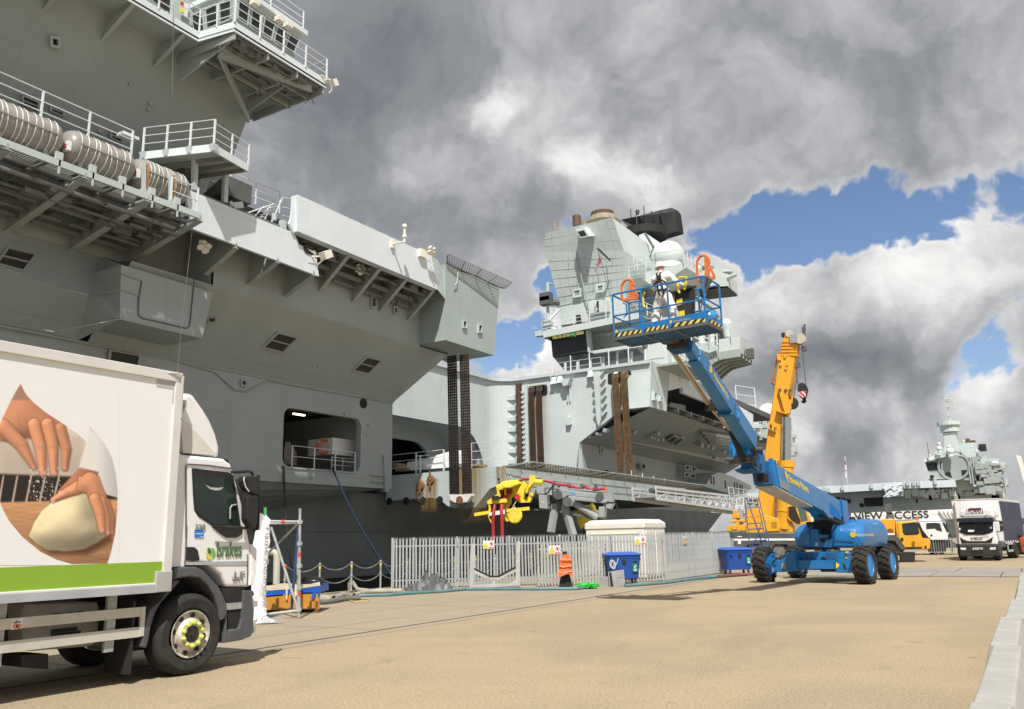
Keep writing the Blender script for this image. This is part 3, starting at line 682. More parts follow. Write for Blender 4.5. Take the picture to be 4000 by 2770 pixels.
for c4_ in ([(1348,808),(1372,802),(1372,858),(1348,862)],[(1498,872),(1515,870),(1515,902),(1500,905)]): framed('window_box',[PX(*zC(*c),XW) for c in c4_],(1,0,0),.14,.12,fill=DARK)
framed('window_box',[PX(*zC(*c),XL) for c in ((474,1362),(497,1366),(495,1392),(473,1388))],(1,0,0),.12,.10,fill=DARK)
framed('vent',[PX(*D4,XL+.03) for D4 in ((432,1372),(540,1392),(530,1450),(425,1440))],(1,0,0),.07,.10)
P('cable_run',MB().path([PX(*zC(x,y),XL+.06) for x,y in ((0,1215),(300,1300),(430,1420),(520,1432),(660,1358),(1490,1508))],.035,5),SHIP)
# --- parapets
p1 = [(90,58),(390,183),(530,240),(620,278),(832,362),(866,440),(978,485),(1000,655),(150,335)]
P('parapet',MB().prism([PX(*zC(x,y),XP) for x,y in p1],(-.14,0,0)),SHIPL)
p2 = [(855,103),(1758,515),(1800,745),(855,350)]
P('parapet',MB().prism([PX(*zC(x,y),XP+.25) for x,y in p2],(-.4,0,0)).prism([PX(*zC(x,y),XP+.1) for x,y in ((832,118),(855,103),(855,350),(828,362),(800,300),(815,262))],(-.12,0,0)),SHIPL)
P('parapet_end',MB().quad(PX(*zC(1758,515),XP+.25),PX(*zC(1800,745),XP+.25),PX(*zC(1850,808),XP),PX(*zC(1850,640),XP-.3),PX(*zC(1800,545),XP)),SHIPW)
wn = MB().loft([[PX(*zC(x,y),XP+.02) for x,y in ((895,447),(935,463),(962,480),(960,515),(915,500),(900,480))],[PX(*zC(x,y),XP+.035) for x,y in ((895,447),(935,463),(962,480),(960,515),(915,500),(900,480))]]); P('parapet_port',wn,DARK)
# --- lift-edge box with net frames
bt = [PX(1752,1024,XP),PX(1930,1383,XP),PX(1952,1137,XP),PX(1736,1328,XP)]
by0,by1,byt = 34.44,PX(1930,1383,XP).y,PX(1952,1137,XP).y
ztop,zbot = 16.15,11.97
bx = MB().hexa([(XW-.3,by0,zbot),(XP,by0,zbot),(XP,by1,zbot),(XW-1.6,by1,zbot),(XW-.3,by0,ztop),(XP,by0,ztop),(XP,byt,ztop),(XW-1.6,byt,ztop)])
P('edge_box',bx,M('box_green_grey',(.36,.43,.42),.55,var=.05,scale=.5,streak=.12))
for c4_ in ([(1965,962),(1985,960),(1985,1000),(1968,998)],[(2070,990),(2090,988),(2088,1030),(2070,1030)]): framed('window_box',[PX(*zC(*c),XP) for c in c4_],(1,0,0),.12,.08,frame=SHIPW,fill=DARK)
P('pipe',MB().path([PX(*zC(x,y),XP+.12) for x,y in ((1918,610),(1938,612),(1932,700),(1910,715))],.03,5),SHIPW)
def net(pa,pb,pc,pd_,nu,nv,r_,sagz,par,mat,name='safety_net'):
    b = MB()
    f = lambda u,v: pa*(1-u)*(1-v)+pb*u*(1-v)+pc*u*v+pd_*(1-u)*v - V((0,0,sagz*math.sin(math.pi*v)*(.6+.4*abs(math.sin(u*6)))))
    for i in range(nu+1):
        for j in range(nv): b.beam(f(i/nu,j/nv),f(i/nu,(j+1)/nv),r_,r_)
    for j in range(nv+1):
        for i in range(nu): b.beam(f(i/nu,j/nv),f((i+1)/nu,j/nv),r_,r_)
    o = b.obj(name,mat,par); o['kind'] = 'stuff'; return o
NETM = M('black_net_cord',(.02,.02,.018),.9)
na,nb,nc,nd = V((XP,by0+.1,16.2)),V((XP,byt,16.2)),PZ(*zC(2302,695),16.45),PZ(*zC(1870,500),16.65)
net(na,nb,nc,nd,30,12,.013,.28,SH,NETM)
for k in range(5):
    u = k/4; P('net_arm',MB().beam(na*(1-u)+nb*u,nd*(1-u)+nc*u,.055,.075),GALVD)
P('net_edge_pipe',MB().tube(nd,nc,.03).tube(na+V((0,0,.02)),nb+V((0,0,.02)),.035),GALVD)
# --- under the parapets: gallery ceiling, pipes, brackets
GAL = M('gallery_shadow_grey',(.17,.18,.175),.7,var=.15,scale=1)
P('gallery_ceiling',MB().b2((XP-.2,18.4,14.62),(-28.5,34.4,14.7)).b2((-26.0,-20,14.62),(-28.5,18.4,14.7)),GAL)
pp = MB()
for x,z,r_ in ((-25.5,14.2,.07),(-25.75,14.35,.09),(-26.1,14.0,.13),(-26.4,14.3,.06),(-26.45,13.7,.10)):
    y = 18.5
    while y < 33.5: L = random.uniform(3,7); pp.tube((x,y,z),(x,min(34,y+L),z),r_,7); pp.tube((x,min(34,y+L)-.3,z),(x,min(34,y+L)-.2,z),r_*1.5,7); y += L+random.uniform(0,.6)
for k in range(30):
    y = random.uniform(19,33.8); x = random.uniform(-26.5,-25.4); pp.box((x,y,14.4),(random.uniform(.1,.35),random.uniform(.15,.6),random.uniform(.1,.35)))
for k in range(14):
    y = 19+k*1.08; pp.tube((XP-.2,y,14.4),(XW,y,14.4),.035,5)
o = P('gallery_pipework',pp,GAL); o['kind'] = 'stuff'
def bracket(y,xo,zo,xi,zi,d0=.16,d1=.7,th=.05,flange=.22):
    b = MB().prism([(xo,y,zo+.12),(xo,y,zo-d0+.12),(xi,y,zi),(xi,y,zi+d1)],(0,th,0)); b.beam((xo,y+th/2,zo-d0+.11),(xi,y+th/2,zi-.01),flange,.03,(0,0,1)); return b
for y,xi,zi in ((20.62,-26.4,12.3),(22.75,XW,12.4),(24.8,XW,12.4)): P('bracket',bracket(y,XP,13.02,XW,zi-.1,.16,2.2),SHIP)
for y in (26.9,29.12,31.14,33.4): P('bracket',bracket(y,XP,14.46,XW,13.05,.14,1.4),SHIP)
def floodlight(loc,name='deck_floodlight',lab=None):
    f = MB()
    for k in range(4): f.lathe([(.02,0),(.13,.02),(.15,.10)],V(loc)+V((-.02*(k % 2),.17*math.cos(k*1.57+.4),.15*math.sin(k*1.57+.4)-.05)),(.5,-.1,-.85),10)
    f.box(V(loc)+V((-.05,0,.08)),(.12,.3,.1)); return P(name,f,CREAM)
floodlight(PX(*zC(225,438),-25.7)); floodlight(PX(*zC(1275,595),-25.6))
# brackets with lamps on the parapet face
la = PX(*zC(1490,440),XP+.25)
P('camera_bracket',MB().b2(la+V((0,-.12,-.2)),la+V((.12,.12,.15))).tube(la+V((.1,0,0)),la+V((.75,.05,-.0)),.05).tube(la+V((.75,.05,-.05)),la+V((.75,.05,.75)),.06).sph(la+V((.75,.05,.78)),.13,10,6).sph(la+V((.75,.05,.25)),.12,10,6),CREAM)
la = PX(*zC(1690,505),XP+.25)
lb = MB().b2(la+V((0,-.3,-.22)),la+V((.2,.2,.2)))
for k in range(4): lb.lathe([(.14,0),(.12,-.1)],la+V((.45+.05*(k // 2),.15+.28*(k % 2),.02+.2*(k // 2))),(.6,.0,-.8),10)
lb.path([la+V((.1+.3*math.sin(k*.4),.3+.05*k,-.2-.25*math.sin(k*.39))) for k in range(9)],.025,5)
P('floodlight_cluster',lb,CREAM)
la = PX(*zC(985,520),XP)
P('floodlight_cluster',MB().box(la+V((.45,.1,0)),(.32,.5,.34),rot=Mx.Rotation(.5,3,'X')).tube(la+V((0,-.3,-.1)),la+V((.45,0,-.1)),.035).tube(la+V((0,.1,-.35)),la+V((.45,.1,-.1)),.03).tube(la+V((-.02,-.7,.2)),la+V((.02,-.1,.05)),.05).tube(la+V((0,-.5,-.4)),la+V((0,.0,-.35)),.03),CREAM)
# --- life raft walkway at the left
XO = -24.2
zw = 13.3
wk = MB()
wk.beam((XO,-5,zw),(XO,18.35,zw),.10,.22); P('walkway_edge_beam',wk,SHIPW)
for x in (-24.9,-25.6,-26.3,-27.0,-27.7): P('walkway_beam',MB().beam((x,-5,zw-.05),(x,18.35,zw-.05),.12,.16),GAL)
for y in (4.6,6.9,9.2,11.5,13.9,16.15,18.25): P('bracket',bracket(y,XO+.05,zw-.12,-28.5,12.25,.16,.9,.06,.26),SHIP)
for y in (5.8,8.1,10.4,12.7,15.0,17.2): P('cross_beam',MB().beam((XO,y,zw-.05),(-28.3,y,zw-.05),.08,.2),GAL)
gr = MB()
y = -1.0
while y < 18.2: gr.b2((XO,y,zw+.09),(-27.6,y+.03,zw+.12)); y += .085 if not (y % 2.3) < .12 else .35
o = P('walkway_grating',gr,GALVD); o['kind'] = 'stuff'
pp = MB()
for x,z,r_ in ((-25.2,12.95,.08),(-25.9,12.8,.06),(-26.6,12.9,.12),(-27.3,12.75,.07),(-27.9,12.7,.1),(-28.1,13.6,.14)):
    y = -5
    while y < 17.8: L = random.uniform(2.5,6); pp.tube((x,y,z),(x,min(18,y+L),z),r_,7); y += L+random.uniform(.0,.5)
for k in range(46): pp.box((random.uniform(-28,-25),random.uniform(1,18),random.uniform(12.7,13.1)),(random.uniform(.1,.3),random.uniform(.2,.8),random.uniform(.08,.25)))
o = P('walkway_pipework',pp,GAL); o['kind'] = 'stuff'
P('deck_side',MB().b2((-28.5,-25,14.7),(-28.7,23,16.4)),SHIP)
for y in (12.95,14.05,15.1,16.2,17.2): P('edge_lug',MB().b2((XO+.05,y,zw+.1),(XO-.05,y+.22,zw+.36)).b2((XO+.05,y+.1,zw-.35),(XO+.02,y+.16,zw+.1)),SHIPW)
for px,py in ((0,930),): pass
e_ = PX(520,511,-27.0); P('walkway_rail',MB().rail([(-27.0,e_.y-11.9,e_.z-1.15),(-27,e_.y,e_.z-1.15)],1.15,.025,1.7,3,.045),STEELW)
P('walkway_rail',MB().rail([(XO-.2,17.2,zw+.15),(XO-.2,18.3,zw+.15)],1.0,.025,1.1,2,.04),STEELW)
# liferaft canisters
RAFT = M('raft_canister_grey',(.30,.285,.27),.28,var=.08,scale=2,coat=.4); STRAP = M('white_strap',(.75,.73,.68),.6)
rx,rz_ = -25.35,14.5
def raft(yc,L,lab):
    r_ = .63
    t = thing('liferaft_canister',lab,'life raft',(rx,yc,rz_),0,'liferaft canisters on the ship walkway')
    pr = [(.05,-L/2),(r_*.55,-L/2+.02),(r_*.86,-L/2+.16),(r_,-L/2+.34)]
    pr += [(r_*(1 if (k % 2) else .965),-L/2+.4+k*(L-.8)/14) for k in range(15)] + [(r_,L/2-.34),(r_*.86,L/2-.16),(r_*.55,L/2-.02),(.05,L/2)]
    MB().lathe([(a,b) for a,b in pr],(0,0,0),(0,1,0),22).obj('shell',RAFT,t,smooth=50)
    for k in range(9):
        y = -L/2+.42+k*(L-.84)/8+random.uniform(-.05,.05); sk = random.uniform(-.08,.08)
        b = MB().loft([[(rr_*math.cos(a),y+sk*math.sin(a)+dy,rr_*math.sin(a)) for a in [6.2832*i/24 for i in range(24)]] for rr_,dy in ((r_+.006,-.02),(r_+.012,0),(r_+.006,.02))],cap=False); b.obj('strap',STRAP,t)
    MB().b2((r_*.93,-L/2+.35,-.02),(r_*1.03,L/2-.35,.03)).obj('joint_flange',RAFT,t)
    pl = MB().b2((.2,-L/2-.005,-.30),(.48,-L/2+.12,.02)); pl = pl.obj('label_plate',WPL,t)
    text('lettering','42',SRED,pl,(.22,-L/2-.012,-.22),(1,0,0),(0,0,1),.22,.002)
    for s in (-L*.28,L*.28): MB().b2((-.35,s-.06,-.84),(.35,s+.06,-.5)).obj('cradle',GALVD,t)
    return t
ry = [PX(228,560,rx).y,PX(500,680,rx).y]
L_ = (ry[1]-ry[0])*1.0
raft(ry[1]+L_*.46+.02,L_*.9,'silver grey liferaft canister at the right end of the row, between rusty brackets')
raft(ry[0]+L_/2+.05,L_,'silver grey liferaft canister in the middle of the row on the ship walkway')
raft(ry[0]-L_/2,L_,'silver grey liferaft canister cut off by the left edge of the frame')
raft(ry[0]-L_*1.5-.05,L_,'silver grey liferaft canister mostly outside the left edge')
for px,py,py2 in ((1120,260,500),(1330,350,585)):
    a,b = PX(*zB(px,py),-24.45),PX(*zB(px,py2),-24.45)
    P('raft_bracket',MB().beam(a,b,.12,.10,(1,0,0)).b2(b+V((-.3,-.12,-.05)),b+V((.1,.12,.08))),SHIPW)
    P('rusty_strip',MB().beam(a+V((.0,.14,-.05)),b+V((0,.14,.05)),.06,.10,(1,0,0)),M('rusty_orange',(.42,.21,.06),.8,var=.3,dirt=.3))
P('white_locker',MB().b2(PX(*zA(832,880),-27.0),PX(*zA(895,965),-27.4)),WHITEV)
# --- aft island
isl = MB()
def iw(z): return -27.16-(21.28-z)*.456
zt = 21.3
I0 = [(iw(15.8),-20,15.8),(iw(15.8),22.85,15.8),(iw(zt),23.05,zt),(iw(zt),-20,zt)]
isl.quad(*I0); isl.quad((iw(zt),-20,zt),(iw(zt),23.05,zt),(iw(zt)-.3,23.1,26),(iw(zt)-.3,-20,26))
isl.quad((iw(15.8),22.85,15.8),(-40,22.0,15.8),(-40,23.2,zt),(iw(zt),23.05,zt)); isl.quad((iw(zt),23.05,zt),(-40,23.2,zt),(-40,23.2,26),(iw(zt)-.3,23.1,26))
AI = P('island_wall',isl,M('island_grey_paint',(.30,.34,.335),.55,var=.05,scale=.3,streak=.12,plates=.3,runs=.2,bump=.1,bscale=.7))
IN_ = V((.91,0,-.415))
def on_isl(px,py):
    p0 = V((iw(zt),10,zt)); r = ray(px,py); return CAM + r*((p0-CAM).dot(IN_)/r.dot(IN_))
for c4_,fl2 in (([(343,258),(380,265),(380,308),(345,298)],DARK),([(1560,515),(1583,522),(1581,550),(1558,542)],DARK),([(1645,565),(1668,572),(1666,600),(1645,592)],DARK)): framed('window_box',[on_isl(*zA(*c)) for c in c4_],IN_,.16,.13,fill=fl2)
for c4_ in ([(150,650),(245,690),(245,740),(150,700)],[(340,705),(415,735),(415,775),(340,745)],[(745,885),(812,915),(810,955),(745,925)]): framed('vent',[on_isl(*zA(*c)) for c in c4_],IN_,.14,.08,bars=1)
for x,y in ((875,570),(1005,700),(995,742),(1505,862),(667,890),(265,722)): P('wall_fitting',MB().box(on_isl(*zA(x,y)),(.18,.12,.12)),SHIP)
# flyco platform
XO2,XI2 = -24.0,-25.72
yc = PX(915,116,XO2).y; ye = PX(1274,342,XO2).y
pf = MB().prism([(iw(zt)-.2,-15,zt),(XI2,-15,zt),(XI2,yc-.3,zt),(XO2,yc,zt),(XO2,ye,zt),(-29.3,ye+.1,zt)],(0,0,.08)); FP = P('flyco_platform',pf,SHIP)
fs = MB()
for a,b in (((XI2,-15),(XI2,yc-.3)),((XI2,yc-.3),(XO2,yc)),((XO2,yc),(XO2,ye)),((XO2,ye),(-29.3,ye+.1))): fs.prism([(a[0],a[1],zt-.08),(b[0],b[1],zt-.08),(b[0],b[1],zt+.35),(a[0],a[1],zt+.35)],(-.05,.02,0))
P('fascia',fs,SHIPL,FP)
P('platform_rail',MB().rail([(XI2,6,zt+.3),(XI2,yc-.3,zt+.3)],1.05,.022,1.75,3,.04).rail([(XI2,yc-.3,zt+.3),(XO2,yc,zt+.3)],1.05,.022,.9,3,.035).rail([(XO2,yc,zt+.3),(XO2,ye,zt+.3)],1.05,.022,1.25,3,.045).rail([(XO2,ye,zt+.3),(-25.5,ye,zt+.3)],1.05,.022,1.4,3,.035),STEELW,FP)
bk = MB()
for y in (7.2,9.4,11.6,13.8,16,18.2): P('bracket',bracket(y,XI2-.05,zt-.1,iw(zt)-.6,zt-1.0,.1,.9,.05,.16),SHIP)
for a,b in (((-24.05,yc+.1),(-27.2,yc-.1)),((-24.05,yc+1.8),(-27.2,yc+1.6)),((-24.05,yc+3.4),(-27.6,yc+3.2)),((-24.05,ye-.1),(-28.5,ye-.1))): P('platform_beam',MB().beam((*a,zt-.2),(*b,zt-.2),.08,.34),SHIP)
P('platform_beam',MB().beam((-25.0,yc,zt-.2),(-25.0,ye,zt-.2),.10,.34).beam((-26.2,yc,zt-.2),(-26.2,ye,zt-.2),.1,.34),SHIP)
P('bracket',MB().prism([(-24.4,yc+.3,zt-.1),(-27.0,yc-.1,zt-1.25),(-27.3,yc-.1,zt-.1)],(0,.08,0)).beam((-25.2,yc+.3,zt-.5),(-27.2,yc+3.6,zt-1.3),.10,.3).beam((-25.2,yc+.3,zt-.5),(-24.3,ye-.6,zt-.3),.12,.34),SHIP)
P('bracket',MB().prism([(-24.3,ye-1.4,zt-.1),(-28.0,ye-1.5,zt-1.1),(-28.2,ye-1.5,zt-.1)],(0,.06,0)),SHIP)
pp = MB()
for k in range(9): pp.tube((-24.2-.28*k,yc+.3,zt-.12-.1*(k % 3)),(-24.2-.28*k,ye-.3,zt-.12-.1*(k % 3)),random.choice((.03,.05,.07)),6)
for k in range(30): pp.box((random.uniform(-26.6,-24.2),random.uniform(yc+.2,ye-.3),zt-.25),(.18,random.uniform(.1,.5),.16))
for k in range(10): pp.path([(random.uniform(-25.4,-24.2),yc+2+k*.3+.15*j,zt-.3-.12*math.sin(j*1.3)) for j in range(6)],.018,4)
o = P('platform_pipework',pp,GAL); o['kind'] = 'stuff'
ec = PX(*zA(2195,555),XO2)
P('floodlight_cluster',MB().box(ec+V((.25,.25,0)),(.3,.3,.3),rot=Mx.Rotation(.6,3,'X')).tube(ec,ec+V((.2,.2,.1)),.04).tube(ec+V((0,-.3,.2)),ec+V((.2,.2,.1)),.03).path([ec+V((.2,.1+.1*math.sin(k),-.1-.12*k)) for k in range(5)],.02,4),CREAM)
# flyco cabin
cw = MB()
cy0_,cy1_ = PX(*zA(1600,60),XO2-.35).y,PX(*zA(2010,350),XO2-.35).y
cxo = XO2-.6
CT = PX(*zA(2050,235),XO2-.2).z; CB = zt+.1
v0 = [(cxo-3.2,cy0_,CB),(cxo,cy0_+.15,CB),(cxo,cy1_-.25,CB),(cxo-3.2,cy1_-.25,CB)]
v1 = [(cxo-3.4,cy0_-.35,CT),(cxo+.35,cy0_-.2,CT),(cxo+.35,cy1_+.15,CT),(cxo-3.4,cy1_+.15,CT)]
FCB = P('flyco_cabin',MB().hexa(v0+v1),SHIPW)
P('roof',MB().prism([(cxo-3.6,cy0_-.5,CT),(cxo+.5,cy0_-.32,CT),(cxo+.5,cy1_+.3,CT),(cxo-3.6,cy1_+.3,CT)],(0,0,.22)),SHIPL,FCB)
v0,v1 = [V(p) for p in v0],[V(p) for p in v1]
def pane(f00,f10,f11,f01,u0,u1,h0,h1,n_):
    g_ = lambda u,v: (f00*(1-u)+f10*u)*(1-v)+(f01*(1-u)+f11*u)*v + n_*.03
    pts = [g_(u0,h0),g_(u1,h0),g_(u1,h1),g_(u0,h1)]
    q = P('window',MB().quad(*pts),GLASS,FCB); c = sum(pts,V())/4; f = MB()
    for i in range(4): f.beam(pts[i],pts[(i+1) % 4],.06,.10,n_)
    P('frame',f,SHIPW,q)
for k in range(5): pane(v0[1],v0[2],v1[2],v1[1],.03+k*.195,.03+k*.195+.16,.42,.86,V((1,0,-.2)))
for k in range(3): pane(v0[0],v0[1],v1[1],v1[0],.33+k*.22,.33+k*.22+.18,.42,.86,V((0,-1,-.2)))
P('roof_rail',MB().rail([(cxo+.3,cy0_-.2,CT+.2),(cxo+.3,cy1_+.2,CT+.2)],1.0,.022,1.5,3,.035),STEELW,FCB)
for y in (cy0_+.6,cy0_+1.9,cy1_-.9): P('roof_lamp',MB().box((cxo+.55,y,CT-.2),(.3,.3,.2)),CREAM,FCB)
# door with notices on the platform wall
dn = [PX(*zA(x,y),-26.6) for x,y in ((1215,8),(1275,30),(1265,120),(1210,95))]
nt = P('notice_panel',MB().prism([PX(*zA(x,y),-26.7) for x,y in ((1180,-20),(1310,30),(1300,175),(1170,120))],(-.5,0,0)),SHIPW)
P('notice',MB().mat(0).quad(*dn).mat(1).quad(*[PX(*zA(x,y),-26.58) for x,y in ((1218,8),(1240,17),(1238,45),(1216,36))]).mat(2).quad(*[PX(*zA(x,y),-26.58) for x,y in ((1215,50),(1243,62),(1240,88),(1212,78))]),[WPL,SRED,SYEL],nt)
P('upper_bulkhead',MB().prism([(-27.4,6,zt+.1),(-27.4,18.5,zt+.1),(-27.4,18.5,zt+2.6),(-27.4,6,zt+2.6)],(-1,0,0)),SHIP)
P('dark_doorway',MB().quad(*[PX(*zA(x,y),-26.9) for x,y in ((1030,0),(1150,-10),(1140,82),(1100,60))]),DARK)
# hanging wires
for pts in ([zA(1170,30),zA(1163,650)],):
    P('hanging_rope',MB().tube(PX(*pts[0],XI2+.05),PX(*pts[1],XI2+.05),.009,5),GAL)
P('hanging_rope',MB().tube(PX(*zB(1500,780),-24.6),PX(*zB(1410,1596),-24.6),.01,5).tube(PX(*zB(1410,1596),-24.6),PX(*zC(45,1310),-24.6),.01,5),GAL)
# --- small deck platform on posts
xs = -25.0
c0,c1,c2,c3 = PZ(*zA(945,1070),15.9),PZ(*zA(1440,1015),15.9),PZ(*zA(1672,1150),15.9),PZ(*zA(1240,1215),15.9)
SP = P('deck_platform',MB().prism([c0,c1,c2,c3],(0,0,.06)),SHIP)
f = MB()
for a,b in ((c0,c1),(c1,c2),(c2,c3)): f.beam(a+V((0,0,.1)),b+V((0,0,.1)),.05,.3)
P('fascia',f,SHIPL,SP)
P('platform_rail',MB().rail([c0+(c1-c0)*.03+V((0,0,.25)),c1+V((0,0,.25))],1.0,.018,.95,3,.045).rail([c1+V((0,0,.2)),c2+V((0,0,.2))],.9,.018,1.2,3,.04),STEELW,SP)
pf = MB()
for k in range(4):
    q = c0+(c1-c0)*(.05+.95*k/3)+V((0,0,.1)); pf.loft([[q+V((-.13,-.13,.12)),q+V((.13,-.13,.12)),q+V((.13,.13,.12)),q+V((-.13,.13,.12))],[q+V((-.07,-.07,-.12)),q+V((.07,-.07,-.12)),q+V((.07,.07,-.12)),q+V((-.07,.07,-.12))]])
P('rail_foot',pf,SHIPL,SP)
for a,b in (((1315,1075),(1312,1285)),((1522,1150),(1515,1368))): P('post',MB().beam(PX(*zA(*a),-25.2),PX(*zA(*b),-25.2),.18,.18,(1,0,0)),SHIPW,SP)
for u in (.3,.6,.9): P('platform_joist',MB().beam(c0+(c3-c0)*u+V((0,0,-.08)),c1+(c2-c1)*u+V((0,0,-.08)),.06,.14),GAL,SP)
P('deck_locker',MB().b2((-25.4,20.2,15.2),(-27,21.6,16.0)).box((-26.5,19.2,15.6),(.8,.8,.8)),DGREY)
# rails and ladder behind the parapet
P('deck_rail',MB().rail([PX(*zA(1365,1250),-26.0),PX(*zA(1885,1440),-26.0)],1.0,.025,1.5,3,.035),STEELW)
ld = MB()
for dx in (0,.55): ld.tube(PX(*zC(600,262),-25.6)+V((-dx,0,0)),PX(*zC(690,165),-25.6)+V((-dx,0,0)),.03).tube(PX(*zC(680,290),-25.6)+V((-dx,0,0)),PX(*zC(755,125),-25.6)+V((-dx,0,0)),.03)
ld.tube(PX(*zC(755,125),-25.4),PX(*zC(825,140),-25.4),.03).tube(PX(*zC(755,190),-25.4),PX(*zC(815,205),-25.4),.03).tube(PX(*zC(755,245),-25.4),PX(*zC(808,265),-25.4),.03).tube(PX(*zC(520,228),-25.5),PX(*zC(690,170),-25.5),.03)
for k in range(5): q = PX(*zC(620+k*25,270-k*22),-25.6); ld.tube(q,q+V((-.55,0,0)),.025)
P('ladder',ld,STEELW)
P('deck_fitting',MB().box(PX(*zC(440,180),-25.3),(.3,.5,.25),rot=Mx.Rotation(.4,3,'X')).tube(PX(*zC(400,150),-25.2),PX(*zC(415,185),-25.2),.08).box(PX(*zC(755,308),-25.2),(.2,.25,.35)).tube(PX(*zC(697,235),-25.6),PX(*zC(697,280),-25.6),.12),SHIPW)
# ------------------------------------------------------------------ lift bay between the two islands
YF,XBk,XCf = 63.5,-40.0,-25.25
# far wall facing us
fw = [zU(880,20),zU(865,482),zU(650,512),zU(505,572),zU(160,845),zU(125,1140)]
wallp = [PY(*c,YF) for c in fw]
lowz = 4.6
fwm = MB().prism([(XBk-.5,YF,15.9),*[tuple(p) for p in wallp],(wallp[-1].x,YF,lowz),(XBk-.5,YF,lowz)],(0,.5,0))
WSH = M('bay_wall_paint',(.56,.62,.62),.5,var=.05,scale=.4,streak=.12,plates=.25,runs=.3,bump=.07,bscale=.8)
P('bay_wall',fwm,WSH)
zt2 = 15.9
# back wall with arched doorway
def arch(cy,w_,h0,n=8,r_=3.0):
    pts = [(cy[0],h0)]
    return pts
by_a,by_b = YB,YF-2.2
hl,hr = PX(*zE(300,430),XBk),PX(*zE(990,570),XBk)
zs = 10.9           # soffit of the doorway
ya0,ya1 = PX(*zE(240,700),XBk).y-6,PX(*zE(1118,760),XBk).y
bw = MB()
ap = [(ya1,5.2)]
for k in range(9): a = R(k*11.25); ap.append((ya1-3.6+3.6*math.cos(a),zs+.15-4.0+4.0*math.sin(a)))
ap += [(YB-2,zs+.15)]
poly = ap + [(YB-2,15.9),(by_b+2,15.9),(by_b+2,5.2)]
bw.prism([(XBk,y,z) for y,z in poly],(-.3,0,0))
bw.loft([[(x,y,z) for y,z in ap] for x in (XBk,XBk-3.2)],cap=False,close=False)
P('hangar_wall',bw,WSH)
yi1 = PX(*zE(660,760),XBk-3.2).y; ap2 = [(yi1,5.2)]
for k in range(7): a = R(k*15); ap2.append((yi1-2.6+2.6*math.cos(a),6.9+3.0*math.sin(a)))
ap2 += [(YB-2,9.9)]
P('hangar_inner_wall',MB().prism([(XBk-3.2,y,z) for y,z in ap2+[(YB-2,12),(ya1+.2,12),(ya1+.2,5.2)]],(-.3,0,0)),SHIP)
hg = MB(); hx0,hx1 = XBk-3.5,XBk-20
hg.quad((hx1,25,5.1),(hx1,60,5.1),(hx1,60,12),(hx1,25,12)); hg.quad((hx0,25,11.9),(hx1,25,11.9),(hx1,60,11.9),(hx0,60,11.9)); hg.quad((hx0,60,5.1),(hx1,60,5.1),(hx1,60,12),(hx0,60,12)); hg.quad((hx0,25,5.1),(hx1,25,5.1),(hx1,25,12),(hx0,25,12)); hg.quad((XBk,25,5.1),(hx1,25,5.1),(hx1,60,5.1),(XBk,60,5.1))
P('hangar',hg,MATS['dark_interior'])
# curved corner between the two walls
cv = MB(); rings = []
for k in range(9):
    a = R(k*11.25); rings.append((XBk+2.2*(1-math.cos(a)),YF-2.2+2.2*math.sin(a)))
cv.loft([[(x,y,4.6),(x,y,15.9)] for x,y in rings],cap=False,close=False); P('bay_corner',cv,WSH)
# deck edge rim round the bay
rim = MB()
edge = [(XBk,YB,0),(XBk,YF-2.2,0)] + [(x,y,0) for x,y in rings] + [(XCf,YF,0)]
for a,b in zip(edge,edge[1:]):
    if (V(a)-V(b)).length < .05: continue
    rim.beam((a[0],a[1],15.82),(b[0],b[1],15.82),.5,.26)
P('deck_edge_rim',rim,WSH)
P('deck_edge_rail',MB().rail([(XBk-.4,40,15.95),(XBk-.4,57,15.95)],1.0,.018,2.0,2,.02).rail([(-38.4,YF+.4,15.95),(-30,YF+.6,15.95)],1.0,.02,2.2,2,.025),STEELW)
for y in (40.5,44.6,48.6): P('edge_cleat',MB().b2((XBk+.02,y,15.2),(XBk+.3,y+.4,15.8)),WSH)
# fittings on far wall
def fy(x,y,Y=YF): return PY(*zS(x,y),Y)
for x in (375,450,835): a = fy(x,330-(.19*(x-375))); P('deck_edge_horn',MB().loft([[(a.x-.25,YF-.5,a.z),(a.x+.25,YF-.5,a.z),(a.x+.35,YF,a.z+.1),(a.x-.35,YF,a.z+.1)],[(a.x-.12,YF-.3,a.z+.55),(a.x+.12,YF-.3,a.z+.55),(a.x+.2,YF,a.z+.9),(a.x-.2,YF,a.z+.9)]]).tube((a.x-.2,YF-.35,a.z+.4),(a.x-.2,YF-.35,a.z+.75),.05),WSH)
a = fy(550,330); P('wall_bracket',MB().prism([(a.x-.45,YF,a.z+.35),(a.x+.45,YF,a.z+.45),(a.x+.25,YF,a.z-.1),(a.x-.2,YF,a.z-.2)],(0,-.7,0)).tube((a.x-.12,YF-.12,a.z-1.5),(a.x-.12,YF-.12,a.z),.06).tube((a.x+.12,YF-.12,a.z-1.5),(a.x+.12,YF-.12,a.z),.06),WSH)
a = fy(562,780); P('wall_bracket',MB().prism([(a.x-.2,YF,a.z+.4),(a.x+.2,YF,a.z+.4),(a.x+.2,YF-.35,a.z+.3),(a.x-.2,YF-.35,a.z+.3)],(0,0,-.7)),WSH)
